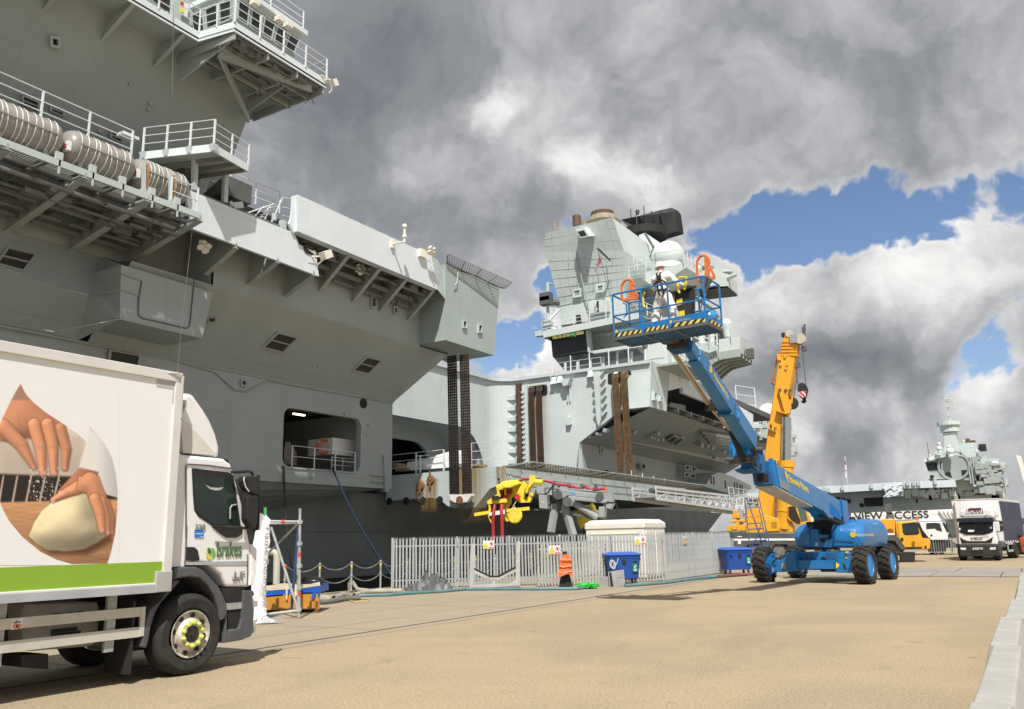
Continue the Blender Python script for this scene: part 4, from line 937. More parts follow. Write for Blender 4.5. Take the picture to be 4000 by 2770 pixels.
# vertical fins pillar with fins
def fin_pillar(x0,ytop,ybot,fins,w_=.28,side=1):
    a,b = fy(x0[0],ytop),fy(x0[1],ybot)
    m = MB().prism([(a.x-w_,YF,a.z),(a.x+w_,YF,a.z),(b.x+w_*.7,YF,b.z),(b.x,YF,b.z-.6),(b.x-w_*.7,YF,b.z)],(0,-.35,0))
    o = P('lift_guide',m,WSH)
    for k in range(fins):
        u = (k+.4)/fins; c = a*(1-u)+b*u
        P('guide_fin',MB().prism([(c.x+w_,YF,c.z+.15),(c.x+w_+.45,YF,c.z+.22),(c.x+w_,YF,c.z-.18)],(0,-.3,0)).prism([(c.x-w_,YF,c.z+.1),(c.x-w_-.22,YF,c.z+.16),(c.x-w_,YF,c.z-.15)],(0,-.3,0)),WSH,o)
fin_pillar((912,940),170,770,6)
xa = PY(*zE(1432,240),YF).x
P('guide_rail',MB().b2((xa-.22,YF-.3,4.6),(xa+.28,YF,15.4)),M('brown_grease_steel',(.09,.05,.035),.7,var=.3,dirt=.3))
xb = PY(*zE(1490,300),YF).x
rk = MB().b2((xb-.25,YF-.25,4.6),(xb+.3,YF,15.2))
for k in range(22): rk.b2((xb-.25,YF-.42,5+k*.45),(xb+.02,YF-.25,5.18+k*.45))
P('rack',rk,WSH)
lf = MB()
for k in range(9): z = 6.5+k*.95; lf.prism([(xa-.3,YF,z+.28),(xa-1.5,YF,z+.12),(xa-1.2,YF,z-.12),(xa-.3,YF,z-.16)],(0,-.4,0))
P('guide_brackets',lf,WSH)['kind'] = 'stuff'
tr = MB(); 
for k in range(9): tr.box((xa-1.6+.05*math.sin(k),YF-.5,5.6+k*.6),(.16,.16,.4))
P('hoist_chain',tr,GALVD)['kind'] = 'stuff'
# rust streaks below the sheaves
def stain_mat():
    m = bpy.data.materials.new('rust_streak_stain'); m.use_nodes = True; t = NT(m.node_tree); b = m.node_tree.nodes['Principled BSDF']; out = m.node_tree.nodes['Material Output']
    uv = t.n('ShaderNodeAttribute',attribute_name='Col').outputs['Color']; sp = t.n('ShaderNodeSeparateColor',{0: uv})
    tc = t.n('ShaderNodeTexCoord').outputs['Object']
    ns = t.noise(t.n('ShaderNodeMapping',{'Vector': tc,'Scale': (3.0,3.0,.22)}).outputs[0],1.4,5,.6)
    f = t.math('MULTIPLY',sp.outputs[0],t.mr(ns,.25,.65,.35,1.0),0,True)
    b.inputs['Base Color'].default_value = (.34,.21,.07,1); b.inputs['Roughness'].default_value = .8
    tr_ = t.n('ShaderNodeBsdfTransparent'); mx = t.n('ShaderNodeMixShader',{0: f,1: tr_.outputs[0],2: b.outputs[0]}); m.node_tree.links.new(mx.outputs[0],out.inputs[0]); return m
STAIN = stain_mat()
def stain(o,u,v,d,prof,n_=10,name='rust_streak'):   # sheet from top edge o..o+u, down v, alpha profile across
    me_ = MB(); cols = []
    o,u,v,d = V(o),V(u),V(v),V(d)
    k = len(prof)
    for j in range(n_+1):
        for i in range(k): me_.v.append(tuple(o+u*(i/(k-1))+v*(j/n_)+d)); cols.append(prof[i]*(1-.75*(j/n_)**1.5)*min(1,(n_-j)/1.5))
    for j in range(n_):
        for i in range(k-1): a = j*k+i; me_.f.append((a,a+1,a+k+1,a+k)); me_.mi.append(0)
    ob = P(name,me_,STAIN); ca = ob.data.color_attributes.new('Col','FLOAT_COLOR','POINT')
    for i,c in enumerate(cols): ca.data[i].color = (c,c,c,1)
    return ob
yl = YF-.012
p0 = fy(30,480); stain((p0.x,yl,p0.z),(fy(330,480).x-p0.x,0,0),(0,0,5.0-p0.z),(0,0,0),[.5,.9,.95,.9,.9,.5,.3,.15,.05,0])
p0 = fy(1085,320); stain((p0.x,yl,p0.z),(fy(1400,320).x-p0.x,0,0),(0,0,11.6-p0.z),(0,0,0),[.4,.8,.95,.85,.9,.35,.12,.03,0],6)
# drag-chain belts
def belt(pts,wid,wdir,name='drag_belt',mat=BELT,holes=False,par=None):
    """articulated belt along pts: two edge strips, rungs and dark web"""
    b = MB(); wdir = V(wdir)
    pts = [V(p) for p in pts]
    for s in (-.5,-.25,0,.25,.5): b.loft([[p+wdir*(s*wid)+V((-.02,-.03,0)),p+wdir*(s*wid+.06)+V((-.02,-.03,0)),p+wdir*(s*wid+.06)+V((-.02,.05,0)),p+wdir*(s*wid)+V((-.02,.05,0))] for p in pts])
    o = P(name,b,mat)
    rg = MB(); L = 0
    for a,c in zip(pts,pts[1:]):
        n_ = max(1,int((c-a).length/.15))
        for k in range(n_):
            q = a+(c-a)*(k/n_); rg.beam(q-wdir*wid/2,q+wdir*(wid/2+.07),.06,.06,(c-a).normalized())
    r_ = P('belt_rungs',rg,mat,o); r_['kind'] = 'stuff'
    if not holes: P('belt_web',MB().loft([[p+wdir*(-wid/2)+V((0,.03,0)),p+wdir*(wid/2+.06)+V((0,.03,0)),p+wdir*(wid/2+.06)+V((0,.045,0)),p+wdir*(-wid/2)+V((0,.045,0))] for p in pts]),M('belt_dark_web',(.035,.022,.016),.8),o)
    return o
BLKB = M('backlit_black_belt',(.03,.026,.024),.65,var=.3,scale=5)
yb1 = 36.4
for x0,x1 in ((1010+8,1010+8),(1058,1058)): pass
def nb(px_t,px_b,yt,ybm,Y,w_px,name,mat,holes):
    a,b = PY(px_t,yt,Y),PY(px_b,ybm,Y); w_ = (PY(px_t+w_px,yt,Y)-a).length
    return belt([(a.x+w_/2,Y,a.z),(a.x+w_/2+.6*(b.x-a.x),Y,a.z*.4+b.z*.6),(b.x+w_/2,Y,b.z)],w_-.07,(1,0,0),mat=mat,holes=holes)
nb(1747,1756,1395,1930,yb1,34,'drag_belt',BLKB,True); nb(1795,1806,1390,1930,yb1,34,'drag_belt',M('backlit_brown_belt',(.055,.036,.028),.7,var=.4,scale=4),True)  # both near belts coloured darker to stand in for being backlit
# white belt brackets on the lift
bk_ = MB()
for x,y in ((1755,1930),(1805,1930)): pass
bp = [zE(805,1212),zE(888,1212),zE(888,1225),zE(915,1225),zE(915,1212),zE(1003,1205),zE(1003,1225),zE(965,1280),zE(860,1286),zE(820,1262)]
P('belt_bracket',MB().prism([PY(*c,yb1-.05) for c in bp],(0,.3,0)),WHITE); P('belt_pin',MB().lathe([(.2,0),(.2,.1)],PY(*zE(905,1262),yb1-.05),(0,-1,0),14),RUST)
# far belts with sheaves
def far_belt(xt,yt,xb,ybm,wpx):
    a,b = fy(xt,yt,YF-.75),fy(xb,ybm,YF-.75); w_ = (fy(xt+wpx,yt,YF-.75)-a).length
    pts = [(a.x+w_/2,YF-.1,a.z+.1),(a.x+w_/2,YF-.4,a.z+.28),(a.x+w_/2,YF-.7,a.z+.1),(a.x+w_/2,YF-.76,a.z-.3),(b.x+w_/2,YF-.76,b.z)]
    return belt(pts,w_-.07,(1,0,0),mat=M('ochre_brown_belt',(.19,.115,.06),.8,var=.4,scale=5,dirt=.4) if xt > 1000 else BELT)
for xt,yt,xb,ybm,wd_ in ((42,385,75,1390,66),(138,370,172,1390,66),(1082,215,1160,1540,76),(1192,195,1270,1550,78)): far_belt(xt,yt,xb,ybm,wd_)
def recess(c): 
    pts = [fy(*q) for q in c]; P('sheave_recess',MB().prism([(p_.x,YF-.02,p_.z) for p_ in pts],(0,.015,0)),DARK)
recess([(60,350),(262,325),(280,345),(285,440),(265,465),(60,480),(42,460),(42,370)]); recess([(1050,190),(1300,150),(1325,165),(1335,270),(1315,292),(1060,330),(1035,310),(1035,210)])
for x,y in ((120,395),(215,388),(1170,215),(1280,205)): P('sheave',MB().lathe([(.24,-.15),(.24,.15)],(fy(x,y).x,YF-.42,fy(x,y).z),(1,0,0),14),CREAM)
# --- the lift platform
YPa = 36.9; XPo = PY(*zE(1280,962),YPa).x
ft = PY(*zE(1280,962),YPa).z
prof = [(1280,962),(1290,1110),(1170,1162),(1040,1325),(850,1333),(790,1312),(740,1270),(700,1248),(640,1240),(430,1250),(240,1270),(275,1045)]
pl = MB().prism([PY(*zE(x,y),YPa) for x,y in prof],(0,1.0,0)); LP = P('lift_platform',pl,SHIPW)
YPe = 64.2
P('platform_deck',MB().b2((XPo-.15,YPa+1.0,ft-.35),(XBk,YF,ft-.02)),DK,LP)
sd0,sd1 = PX(1965,1886,XPo),PX(2560,1961,XPo)
sf = MB().prism([(XPo,YPa+.01,ft),(XPo,YPe,ft),(XPo,YPe,ft-1.3),(XPo,YPa+.01,ft-1.3)],(-.15,0,0)); P('platform_side',sf,SHIPW,LP)
und = MB()
for k in range(10): und.b2((XPo-.4,YPa+1.5+k*2.6,ft-1.5),(-33,YPa+1.62+k*2.6,ft-.4))
for k in range(9):
    y = YPa+2.2+k*3.0
    und.b2((XPo-2.2,y,ft-1.4),(XPo-1.2,y+1.6,ft-.4))
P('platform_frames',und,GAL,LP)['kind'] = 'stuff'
for k in range(5): P('under_opening',MB().lathe([(.22,0),(.22,.02)],PY(*zE(275+k*150,1275+(-4)*k),YPa-.01),(0,-1,0),12),DARK,LP)
no0,no1 = V((XPo,YPa+.1,ft)),V((XPo,YPe,ft))
n2,n3 = V((XPo+1.75,YPe,ft+.1)),V((XPo+1.75,YPa+.1,ft+.12))
net(no0,no1,n2,n3,90,10,.03,.16,LP,M('net_cord_olive',(.10,.095,.07),.9))
for k in range(17): u = k/16; P('net_arm',MB().beam(no0*(1-u)+no1*u,n3*(1-u)+n2*u,.06,.08),GALVD,LP)
P('net_edge_pipe',MB().tube(n3,n2,.035),GALVD,LP)
P('platform_rail',MB().rail([PY(*zE(275,1045),YPa+.2),PY(*zE(760,1000),YPa+.2)],1.15,.018,1.9,3,.05).rail([PY(*zE(1005,980),YPa+.2),PY(*zE(1260,965),YPa+.2)],1.35,.02,1.3,3,.05),STEELW,LP)
P('stanchion',MB().tube(PY(*zE(550,1018),YPa+.2),PY(*zE(550,862),YPa+.2),.05).b2(PY(*zE(520,968),YPa+.2)+V((0,0,-.02)),PY(*zE(620,960),YPa+.2)+V((0,.05,.03))).b2(PY(*zE(520,872),YPa+.2)+V((0,0,-.02)),PY(*zE(620,862),YPa+.2)+V((0,.05,.03))),STEELW,LP)
for k in range(4): q = PX(2480+k*43,1905+k*9,XPo); P('stanchion',MB().tube(q+V((-.2,0,-.2)),q+V((-.2,0,1.2)),.035),STEELW,LP)
s0 = PY(*zE(1220,965),YPa); stain((s0.x,YPa-.012,s0.z),(.75,0,0),(0,0,-1.6),(0,0,0),[0,.8,.3,.9,.4,0],8)
s0 = PY(*zE(870,990),YPa); stain((s0.x,YPa-.012,s0.z),(2.3,0,0),(0,0,-2.9),(0,0,0),[.3,.95,.9,.5,.8,.6,.3,.1,0],8)
for x,y,d_ in ((505,1130,1.0),(555,1120,1.6),(625,1070,1.9)): s0 = PY(*zE(x,y),YPa); stain((s0.x,YPa-.012,s0.z),(.75,0,0),(0,0,-d_),(0,0,0),[0,.9,.6,.95,.3,0],8)
for x,y in ((555,1135),(645,1085)): s0 = PY(*zE(x,y),YPa); P('padeye',MB().lathe([(.3,0),(.22,.1)],s0,(0,-1,0),10).tube(s0+V((0,-.1,.5)),s0+V((0,-.1,-.4)),.06),RUST,LP)
for x,y,sx,sz in ((355,985,.5,.3),(420,1005,.9,.2),(960,965,.6,.15),(1045,970,1.0,.12)): s0 = PY(*zE(x,y),YPa+.8); P('deck_pallet',MB().box(s0+V((0,0,sz/2)),(sx,.8,sz)),M('timber_pallet',(.30,.23,.13),.8,var=.3),LP)
# cargo under white sheet on the lift
c0 = PY(*zE(680,990),YPa+1.2)
MB().loft([[c0+V(q) for q in ((-1.6,-.6,0),(1.9,-.6,0),(1.9,.6,0),(-1.6,.6,0))],[c0+V(q) for q in ((-1.5,-.6,.45),(1.85,-.6,.55),(1.85,.6,.55),(-1.5,.6,.45))],[c0+V(q) for q in ((-.2,-.5,.62),(1.8,-.5,.95),(1.8,.5,.95),(-.2,.5,.62))]]).obj('wrapped_cargo',M('white_sheeting',(.80,.81,.82),.6,bump=.3,bscale=6),None,'white wrapped cargo lying on the lift platform','cargo',smooth=30)
# --- forward hull
XFw = -32.1
zfk = PX(*zU(160,845),XFw).z
ub = PY(*zU(865,482),YF).z
fh = MB()
yE = 104
fh.quad((XCf,YF,ub),(XFw,YF,zfk),(XFw-2,yE+6,zfk),(XCf-1.0,yE,ub+.2))
fh.quad((XFw,YF+.5,zfk),(XFw,YF+.5,2),(XFw-1.4,98,2.2),(XFw-2,yE+6,zfk))
P('forward_hull',fh,SHIP)
# angled corner strip seen on the lower wall
P('wall_return',MB().quad(wallp[4],wallp[5]+V((0,.01,-2.3)),PX(*zU(215,1150),XFw+.02),PX(*zU(165,850),XFw+.02)),WSH)
# bow end: curved-in panels
bp_ = [zU(1560,960),zU(1680,900),zU(1790,925),zU(1870,1080),zU(1760,1110),zU(1600,1080)]
bulge = MB().prism([PX(*zU(x,y),XFw+1.2) for x,y in ((1420,1285),(1480,1170),(1560,1140),(1700,1185),(1910,1288),(1790,1365),(1640,1345))],(-4,0,0)); P('sponson',bulge,SHIPW)
for x,y in ((1480,1215),(1508,1225),(1622,1262),(1715,1278),(1740,1282),(1770,1295),(1790,1300)): P('sponson_slot',MB().box(PX(*zU(x,y),XFw+1.22),(.05,.35,.9)),DARK)
for c4_ in ([(772,1062),(805,1064),(803,1105),(771,1100)],[(1210,1078),(1243,1078),(1242,1112),(1208,1110)],[(1270,1090),(1310,1092),(1308,1126),(1268,1124)],[(1206,1150),(1238,1152),(1236,1183),(1203,1180)],[(1266,1160),(1303,1162),(1302,1196),(1263,1193)],[(360,900),(378,902),(377,940),(360,936)]):
    framed('window',[PX(*zU(*c),XFw-.25) for c in c4_],(1,0,0),.2,.3,fill=GLASS)
for x,y in ((1395,1195),(1365,920)): P('hull_fitting',MB().box(PX(*zU(x,y),XFw-.2),(.2,.3,.7)),SHIP)
NF = V((-(ub-zfk),0,(XCf-XFw))).normalized()*-1
def on_ff(px,py): r = ray(px,py); p0 = V((XFw,70,zfk)); return CAM + r*((p0-CAM).dot(NF)/r.dot(NF))
for cs in ([(1100,770),(1140,790),(1060,840),(1022,825)],[(1165,790),(1193,800),(1115,857),(1085,848)]): framed('vent',[on_ff(*zU(*c)) for c in cs],NF,.15,.25)
for x,y,s in ((425,712,.5),(340,745,.3),(370,750,.3),(705,725,.5),(940,740,.5),(870,775,.45),(900,785,.4),(935,797,.4),(985,800,.5),(1365,855,.8),(1430,870,.6),(1480,885,.6),(1600,920,.6),(1660,935,.6),(1710,945,.6),(1510,985,.6),(1235,968,.3)):
    q = on_ff(*zU(x,y)); P('hull_scuttle',MB().box(q+NF*.1,(s*.7,s*1.1,s*.6),rot=Mx.Rotation(.4,3,'Y')),SHIP)
for x in (405,515): P('hull_fairlead',MB().lathe([(.34,0),(.42,.3),(.34,.5)],PX(*zU(x,1165+(x-405)*.2),XFw),(1,0,0),14),BLACK)
# corner box, with window
zc = 15.95
cb = [PX(*zU(x,y),XCf) for x,y in ((880,20),(1060,102),(1035,530),(865,482))]
P('corner_box',MB().prism(cb,(-2.5,0,0)),SHIPW)
for c4_ in ([(893,350),(912,350),(910,405),(890,405)],[(955,395),(970,396),(968,422),(953,420)]): framed('window_box',[PX(*zU(*c),XCf) for c in c4_],(1,0,0),.25,.2,frame=SHIPW,fill=VENT)
ycb = cb[1].y
# forward gallery: parapet, underside, frames
def fpx(x,y,X=XCf): return PX(*zU(x,y),X)
P('parapet',MB().prism([fpx(1062,130),fpx(1150,140),fpx(1190,290),fpx(1052,325)],(-.3,0,0)).prism([fpx(1140,140),fpx(1330,225),fpx(1900,560),fpx(1905,840),fpx(1510,470),fpx(1195,345),fpx(1195,300)],(-.3,0,0)),SHIPL)
P('parapet_slot_frame',MB().path([fpx(1352,235,XCf+.03),fpx(1390,380,XCf+.03),fpx(1445,405,XCf+.03)],.1,4).tube(fpx(1395,270,XCf+.03),fpx(1440,395,XCf+.03),.09,4),SHIPL)
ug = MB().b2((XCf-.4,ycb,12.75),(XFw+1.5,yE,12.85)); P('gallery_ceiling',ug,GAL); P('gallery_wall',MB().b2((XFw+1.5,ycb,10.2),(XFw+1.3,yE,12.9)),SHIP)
for k in range(10): P('bracket',MB().beam((XCf-.2,ycb+2.2+k*3.4,12.6),(XFw+1.4,ycb+2.2+k*3.4,12.2),.2,.45),SHIP)
for x in (-26.8,-28.4): P('gallery_stringer',MB().beam((x,ycb,12.6),(x,yE,12.6),.2,.25),SHIP)
bx1 = [PX(*zU(x,y),-27.0) for x,y in ((1075,440),(1225,470),(1225,600),(1065,560))]; P('hung_locker',MB().prism(bx1,(-2,0,0)),SHIP)
for (x,y,w_) in ((900,560,2.2),(980,590,2.6),(1060,615,2.6)): q = PX(*zU(x,y),-28); P('rack_shelf',MB().box(q+V((.8,w_/2,0)),(2.2,w_,.5)),GAL)
ld = PX(*zU(1415,590),-28); P('hanging_pillar',MB().beam(ld,PX(*zU(1415,720),-28),.3,.3),SHIP)
for k in range(4): a,b = PX(*zU(1380+k*25,745+k*30),-26.5),PX(*zU(1650+k*40,690+k*28),-24.6); P('gallery_beam',MB().beam(a,PX(*zU(1850,830+k*14),-25),.3,.35),GAL)
P('safety_net',MB().b2((XCf-.2,YF,15.98),(XCf+1.2,YF+.1,16.05)),GALVD)
# ledges of boxes past the corner, stanchions on the far deck edge
P('deck_stanchions',MB().rail([(-38.3,YF+.3,15.9),(XCf-.2,YF+.3,15.9)],1.5,.0001,1.9,1,.06),STEELW)
P('catwalk',MB().b2((XCf,ycb-3,15.6),(XCf+2.3,ycb+5,15.75)).rail([(XCf+2.2,ycb-3,15.7),(XCf+2.2,ycb+5,15.7)],1.0,.03,1.3,3,.04),GALVD)
# ------------------------------------------------------------------ forward island tower
FI = SH
def fp(x,y,Y=70.0): return PY(*zD(x,y),Y)
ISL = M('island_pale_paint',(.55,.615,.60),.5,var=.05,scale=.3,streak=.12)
def shell(name,faces,mat,par=None):
    b = MB()
    for f in faces: b.quad(*f)
    return P(name,b,mat,par)
# lower trunk
tb = [fp(470,1640,71),fp(1245,1490,71),fp(1235,1100,71),fp(440,1170,71)]
TR = P('island_trunk',MB().prism(tb,(0,18,0)),ISL)
P('trunk_skirt',MB().prism([fp(360,1440,70),fp(670,1395,70),fp(730,1400,70),fp(1180,1330,70),fp(1215,1420,71),fp(460,1560,71)],(0,1.5,0)),SHIP,TR)
for x,y0,y1 in ((475,1560,1500),(583,1555,1490),(700,1545,1465),(815,1525,1445),(938,1505,1395),(1065,1480,1400),(1188,1465,1380)): P('stanchion',MB().tube(fp(x,y0+40,69),fp(x,y1,69),.13,6),STEELW,TR)
P('ledge',MB().beam(fp(735,1408,68.6),fp(1150,1345,68.6),.5,.3),ISL,TR)
for x in (640,520,920,1090): P('bracket',MB().prism([fp(x,1425-(x-640)*.16,69),fp(x+70,1500-(x-640)*.16,70.5),fp(x+70,1410-(x-640)*.16,70.5)],(.12,0,0)),SHIP,TR)
# display board
SC_ = P('display_board',MB().prism([fp(345,1272,68.6),fp(655,1214,68.6),fp(672,1400,68.6),fp(362,1446,68.6)],(0,.6,0)),M('display_black',(.022,.022,.024),.5,var=.3,scale=.8))
P('board_frame',MB().prism([fp(655,1212,68.5),fp(672,1205,68.5),fp(692,1398,68.5),fp(730,1392,68.5),fp(730,1410,68.5),fp(675,1404,68.5)],(0,.8,0)),ISL,SC_)
a,b = fp(358,1290,68.55),fp(640,1240,68.55); ux = (b-a).normalized(); L_ = (b-a).length
YT,GT = lamp_mat('yellow_led',(.75,.65,.12),.55),lamp_mat('green_led',(.05,.75,.12),.55)
text('lettering','1950Z Fall Out from',YT,SC_,a,ux,(0,0,1),.55,.005,width=L_*.56)
text('lettering','Flying',GT,SC_,a+ux*L_*.585,ux,(0,0,1),.55,.005,width=L_*.15)
text('lettering','Stations',YT,SC_,a+ux*L_*.76,ux,(0,0,1),.55,.005,width=L_*.23)
# main walkway
w0,w1,w2 = fp(275,1258,67.6),fp(905,1128,67.6),fp(1140,1080,67.6)
WKf = P('island_walkway',MB().prism([w0,w1,w2,w2+V((.4,3.2,0)),w0+V((0,3.2,0))],(0,0,.12)),SHIP)
P('fascia',MB().beam(w0+V((0,0,.1)),w2+V((0,0,.1)),.06,.62).beam(w0+V((0,0,.1)),w0+V((0,3.2,.1)),.06,.6),ISL,WKf)
P('walkway_rail',MB().rail([w0+V((0,0,.3)),w2+V((0,0,.3))],1.15,.035,1.7,3,.05).rail([w0+V((0,0,.3)),w0+V((0,3,.3))],1.15,.035,1.5,3,.05).rail([w2+V((0,0,.3)),w2+V((.5,4,.3))],1.15,.035,1.5,3,.05),STEELW,WKf)
for x in (470,620,780,930): P('bracket',MB().prism([fp(x,1215-(x-470)*.17,67.7),fp(x+60,1235-(x-470)*.17,70.5),fp(x+60,1195-(x-470)*.17,70.5)],(.1,0,0)),SHIP,WKf)
# tower body
c1_,c2_ = fp(428,990,70.2),fp(1000,868,70.2)
k1,k2 = fp(296,512,68.9),fp(994,495,69.4)
t1_,t2_ = fp(296,345,68.4),fp(895,205,68.4)
d1_,d2_ = fp(435,1165,70.2),fp(1012,1085,70.2)
X1 = t2_.x
sr = [PX(*zD(1132,362),X1),PX(*zD(1210,640),k2.x-.3)]
bkv = V((0,14,0))
TB = shell('island_tower',[(d1_,d2_,c2_,c1_),(c1_,c2_,k2,k1),(k1,k2,t2_,t1_),(t1_,t2_,t2_+bkv,t1_+bkv),(k2,c2_,c2_+bkv,k2+bkv),(t2_,k2,k2+bkv,t2_+bkv),(c2_,d2_,d2_+bkv,c2_+bkv),(c1_,k1,k1+bkv,c1_+bkv),(k1,t1_,t1_+bkv,k1+bkv),(d1_,c1_,c1_+bkv,d1_+bkv)],ISL)
sm_ = MB()
for u in (.16,.33,.5,.66,.83):
    a,b = c1_*(1-u)+k1*u,c2_*(1-u)+k2*u; sm_.beam(a+V((0,-.01,0)),b+V((0,-.002,0)),.012,.05)
for u in (.33,.7): a,b = k1*(1-u)+t1_*u,k2*(1-u)+t2_*u; sm_.beam(a+V((0,-.01,0)),b+V((0,-.002,0)),.012,.05)
for u in (.1,.22,.36,.5,.64,.78,.9): sm_.beam(c1_*(1-u)+c2_*u,k1*(1-u)+k2*u,.012,.04,(0,1,0)).beam(k1*(1-u)+k2*u,t1_*(1-u)+t2_*u,.012,.04,(0,1,0))
sm_.beam(c1_+V((0,-.03,0)),c2_+V((0,-.03,0)),.06,.08)
P('plate_seam',sm_,M('seam_grey_green',(.44,.50,.485),.6),TB)
for k in range(16):
    u,v_ = random.uniform(.1,.95),random.uniform(.1,.9); a = (c1_*(1-u)+c2_*u)*(1-v_)+(k1*(1-u)+k2*u)*v_; P('rung',MB().tube(a+V((0,-.2,0)),a+V((0,-.2,random.uniform(.4,1.6))),.03,4),SHIP,TB)
for x,y in ((585,878),(790,835)):
    u = .22; n_ = V((0,-1,-.3)).normalized(); Yw = 69.95
    framed('window_box',[fp(x-22,y+22,Yw),fp(x+20,y+16,Yw),fp(x+20,y-28,Yw),fp(x-22,y-20,Yw)],n_,.12,.28,frame=ISL,fill=M('window_pale',(.25,.28,.30),.3),par=TB)
P('doorway',MB().prism([fp(575,1150,70.15),fp(620,1140,70.15),fp(610,1070,70.15),fp(570,1075,70.15)],(0,-.02,0)),DARK,TB)
vb = [fp(565,305,67.6),fp(640,288,67.6),fp(690,370,67.6),fp(608,388,67.6)]
P('vent_hood',MB().loft([[p_ for p_ in vb],[p_+V((0,1.6,.5)) for p_ in vb]]),ISL,TB)
P('vent_mouth',MB().quad(*[fp(x,y,67.57) for x,y in ((585,330),(640,318),(668,362),(612,375))]),DARK,TB)
for x,y in ((745,1010),(815,1000)): P('wall_box',MB().box(fp(x,y,69.8),(1.0,.7,1.1)),ISL,TB)
P('cable_trunk',MB().tube(fp(540,310,69),fp(590,610,69.2),.07).tube(fp(590,610,69.2),fp(688,1050,70),.07),SHIP,TB)
# funnels on the roof
BRN = M('burnt_brown_steel',(.12,.07,.045),.7,var=.25,scale=1.5); BRZ = M('bronze_steel',(.30,.24,.17),.5,var=.15)
def stack(name,x,y0,y1,r_,Y,mat,par=TB,r2=None): P(name,MB().tube(fp(x,y0,Y),fp(x,y0,Y)+V((0,0,(fp(x,y1,Y)-fp(x,y0,Y)).z)),r_,16,r2),mat,par)
stack('exhaust_pipe',380,330,238,.14,70,BRZ); stack('exhaust_pipe',578,280,190,.42,71,BRN); stack('exhaust_pipe',640,270,225,.34,73,BRZ)
stack('funnel_base',815,258,205,1.85,74.5,BRZ,r2=1.45); stack('funnel_ring',805,205,165,1.2,74.5,BRN)
for x,y0,y1 in ((1118,360,140),(1060,205,128),(1178,190,98)): P('whip_aerial',MB().tube(fp(x,y0,80),fp(x,y0,80)+V((0,0,(fp(x,y1,80)-fp(x,y0,80)).z)),.06,5),DGREY,TB)
P('aerial_fitting',MB().sph(fp(1117,150,80),.25,8,5).sph(fp(1117,165,80),.2,8,5),DGREY,TB)
# radar
RB = M('radar_black',(.016,.016,.018),.7,var=.2)
P('long_range_radar',MB().prism([fp(965,222,80),fp(1130,190,80),fp(1310,140,81),fp(1420,116,81.4),fp(1448,150,81.4),fp(1474,330,81.4),fp(1285,386,81),fp(1075,325,80)],(.3,1.2,0)),RB,TB,bevel=.06)
for x in (1270,1350): P('radar_rib',MB().beam(fp(x-30,150,80.6),fp(x+30,360,80.6),.12,.1),RB,TB)
P('radar_pedestal',MB().loft([[fp(1110,345,79),fp(1170,350,79),fp(1240,360,81),fp(1250,345,83)],[fp(1075,325,79),fp(1170,322,79),fp(1240,338,81),fp(1250,320,83)]]).lathe([(2.6,-.8),(2.6,0)],fp(1165,335,80),n=20),BLACK,TB)
P('mast_block',MB().prism([fp(1130,362,77),fp(1185,340,77),fp(1215,640,77),fp(1205,650,77)],(0,6,0)).prism([fp(1185,340,77),fp(1335,440,79),fp(1278,632,78),fp(1212,645,77)],(-.5,5,0)),SHIPL,TB)
P('mast_stay',MB().tube(fp(1185,345,76.5),fp(1260,470,76.5),.12).tube(fp(1260,470,76.5),fp(1212,600,76.5),.07),DGREY,TB)
# radome platform
RP = P('radome_platform',MB().prism([fp(1188,690,72),fp(1545,608,72),fp(1552,650,72),fp(1410,742,72),fp(1165,880,72)],(.4,7,0)),ISL)
P('platform_side',MB().loft([[fp(1545,606,72),fp(1552,652,72),fp(1552,652,72)+V((0,.2,0)),fp(1545,606,72)+V((0,.2,0))],[fp(1680,690,79),fp(1676,765,79),fp(1676,765,79)+V((0,.2,0)),fp(1680,690,79)+V((0,.2,0))]]),SHIP,RP)
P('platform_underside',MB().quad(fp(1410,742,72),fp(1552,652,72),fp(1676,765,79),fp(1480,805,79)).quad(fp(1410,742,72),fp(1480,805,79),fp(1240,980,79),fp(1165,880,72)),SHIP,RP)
rc = fp(1394,548,75.5); rr_ = (fp(1524,548,75.5)-rc).length
P('radome',MB().sph(rc,rr_,28,16,-35,90).lathe([(rr_*.82,-rr_*.57),(rr_*.86,-rr_*.95)],rc,n=28),M('radome_white',(.66,.74,.71),.45,var=.02),RP,smooth=50)
P('platform_rail',MB().rail([fp(1090,668,71.8),fp(1280,640,71.8),fp(1530,605,71.8)],1.3,.035,1.9,3,.045).rail([fp(1530,605,71.8),fp(1670,685,78.5)],1.3,.035,1.7,3,.05),STEELW,RP)
P('small_ledge',MB().prism([fp(1050,762,70),fp(1150,738,70),fp(1205,780,71),fp(1110,838,71),fp(1068,800,70)],(0,1.6,0)),ISL,RP)
P('platform_rail',MB().rail([fp(1045,758,69.8),fp(1195,740,69.8)],1.3,.03,1.2,3,.045).rail([fp(1040,690,71),fp(1200,655,71)],1.2,.03,1.2,3,.045),STEELW,RP)
P('sponson_arm',MB().prism([fp(1672,690,78),fp(1760,660,78),fp(1925,708,78),fp(1930,825,78),fp(1620,862,78)],(0,3,0)),ISL,RP)
P('arm_underside',MB().prism([fp(1620,862,78),fp(1930,825,78),fp(1925,815,78),fp(1690,830,78)],(0,3,-.2)),DGREY,RP)
P('yard',MB().tube(fp(1925,742,78),fp(1995,712,78),.22).tube(fp(1998,715,78),fp(2000,685,78),.1).sph(fp(1650,668,77),.5,10,6).lathe([(.9,0),(.9,.3)],fp(1722,655,79),n=12).lathe([(.7,0),(.7,.25)],fp(1905,702,79),n=12),SHIPW,RP)
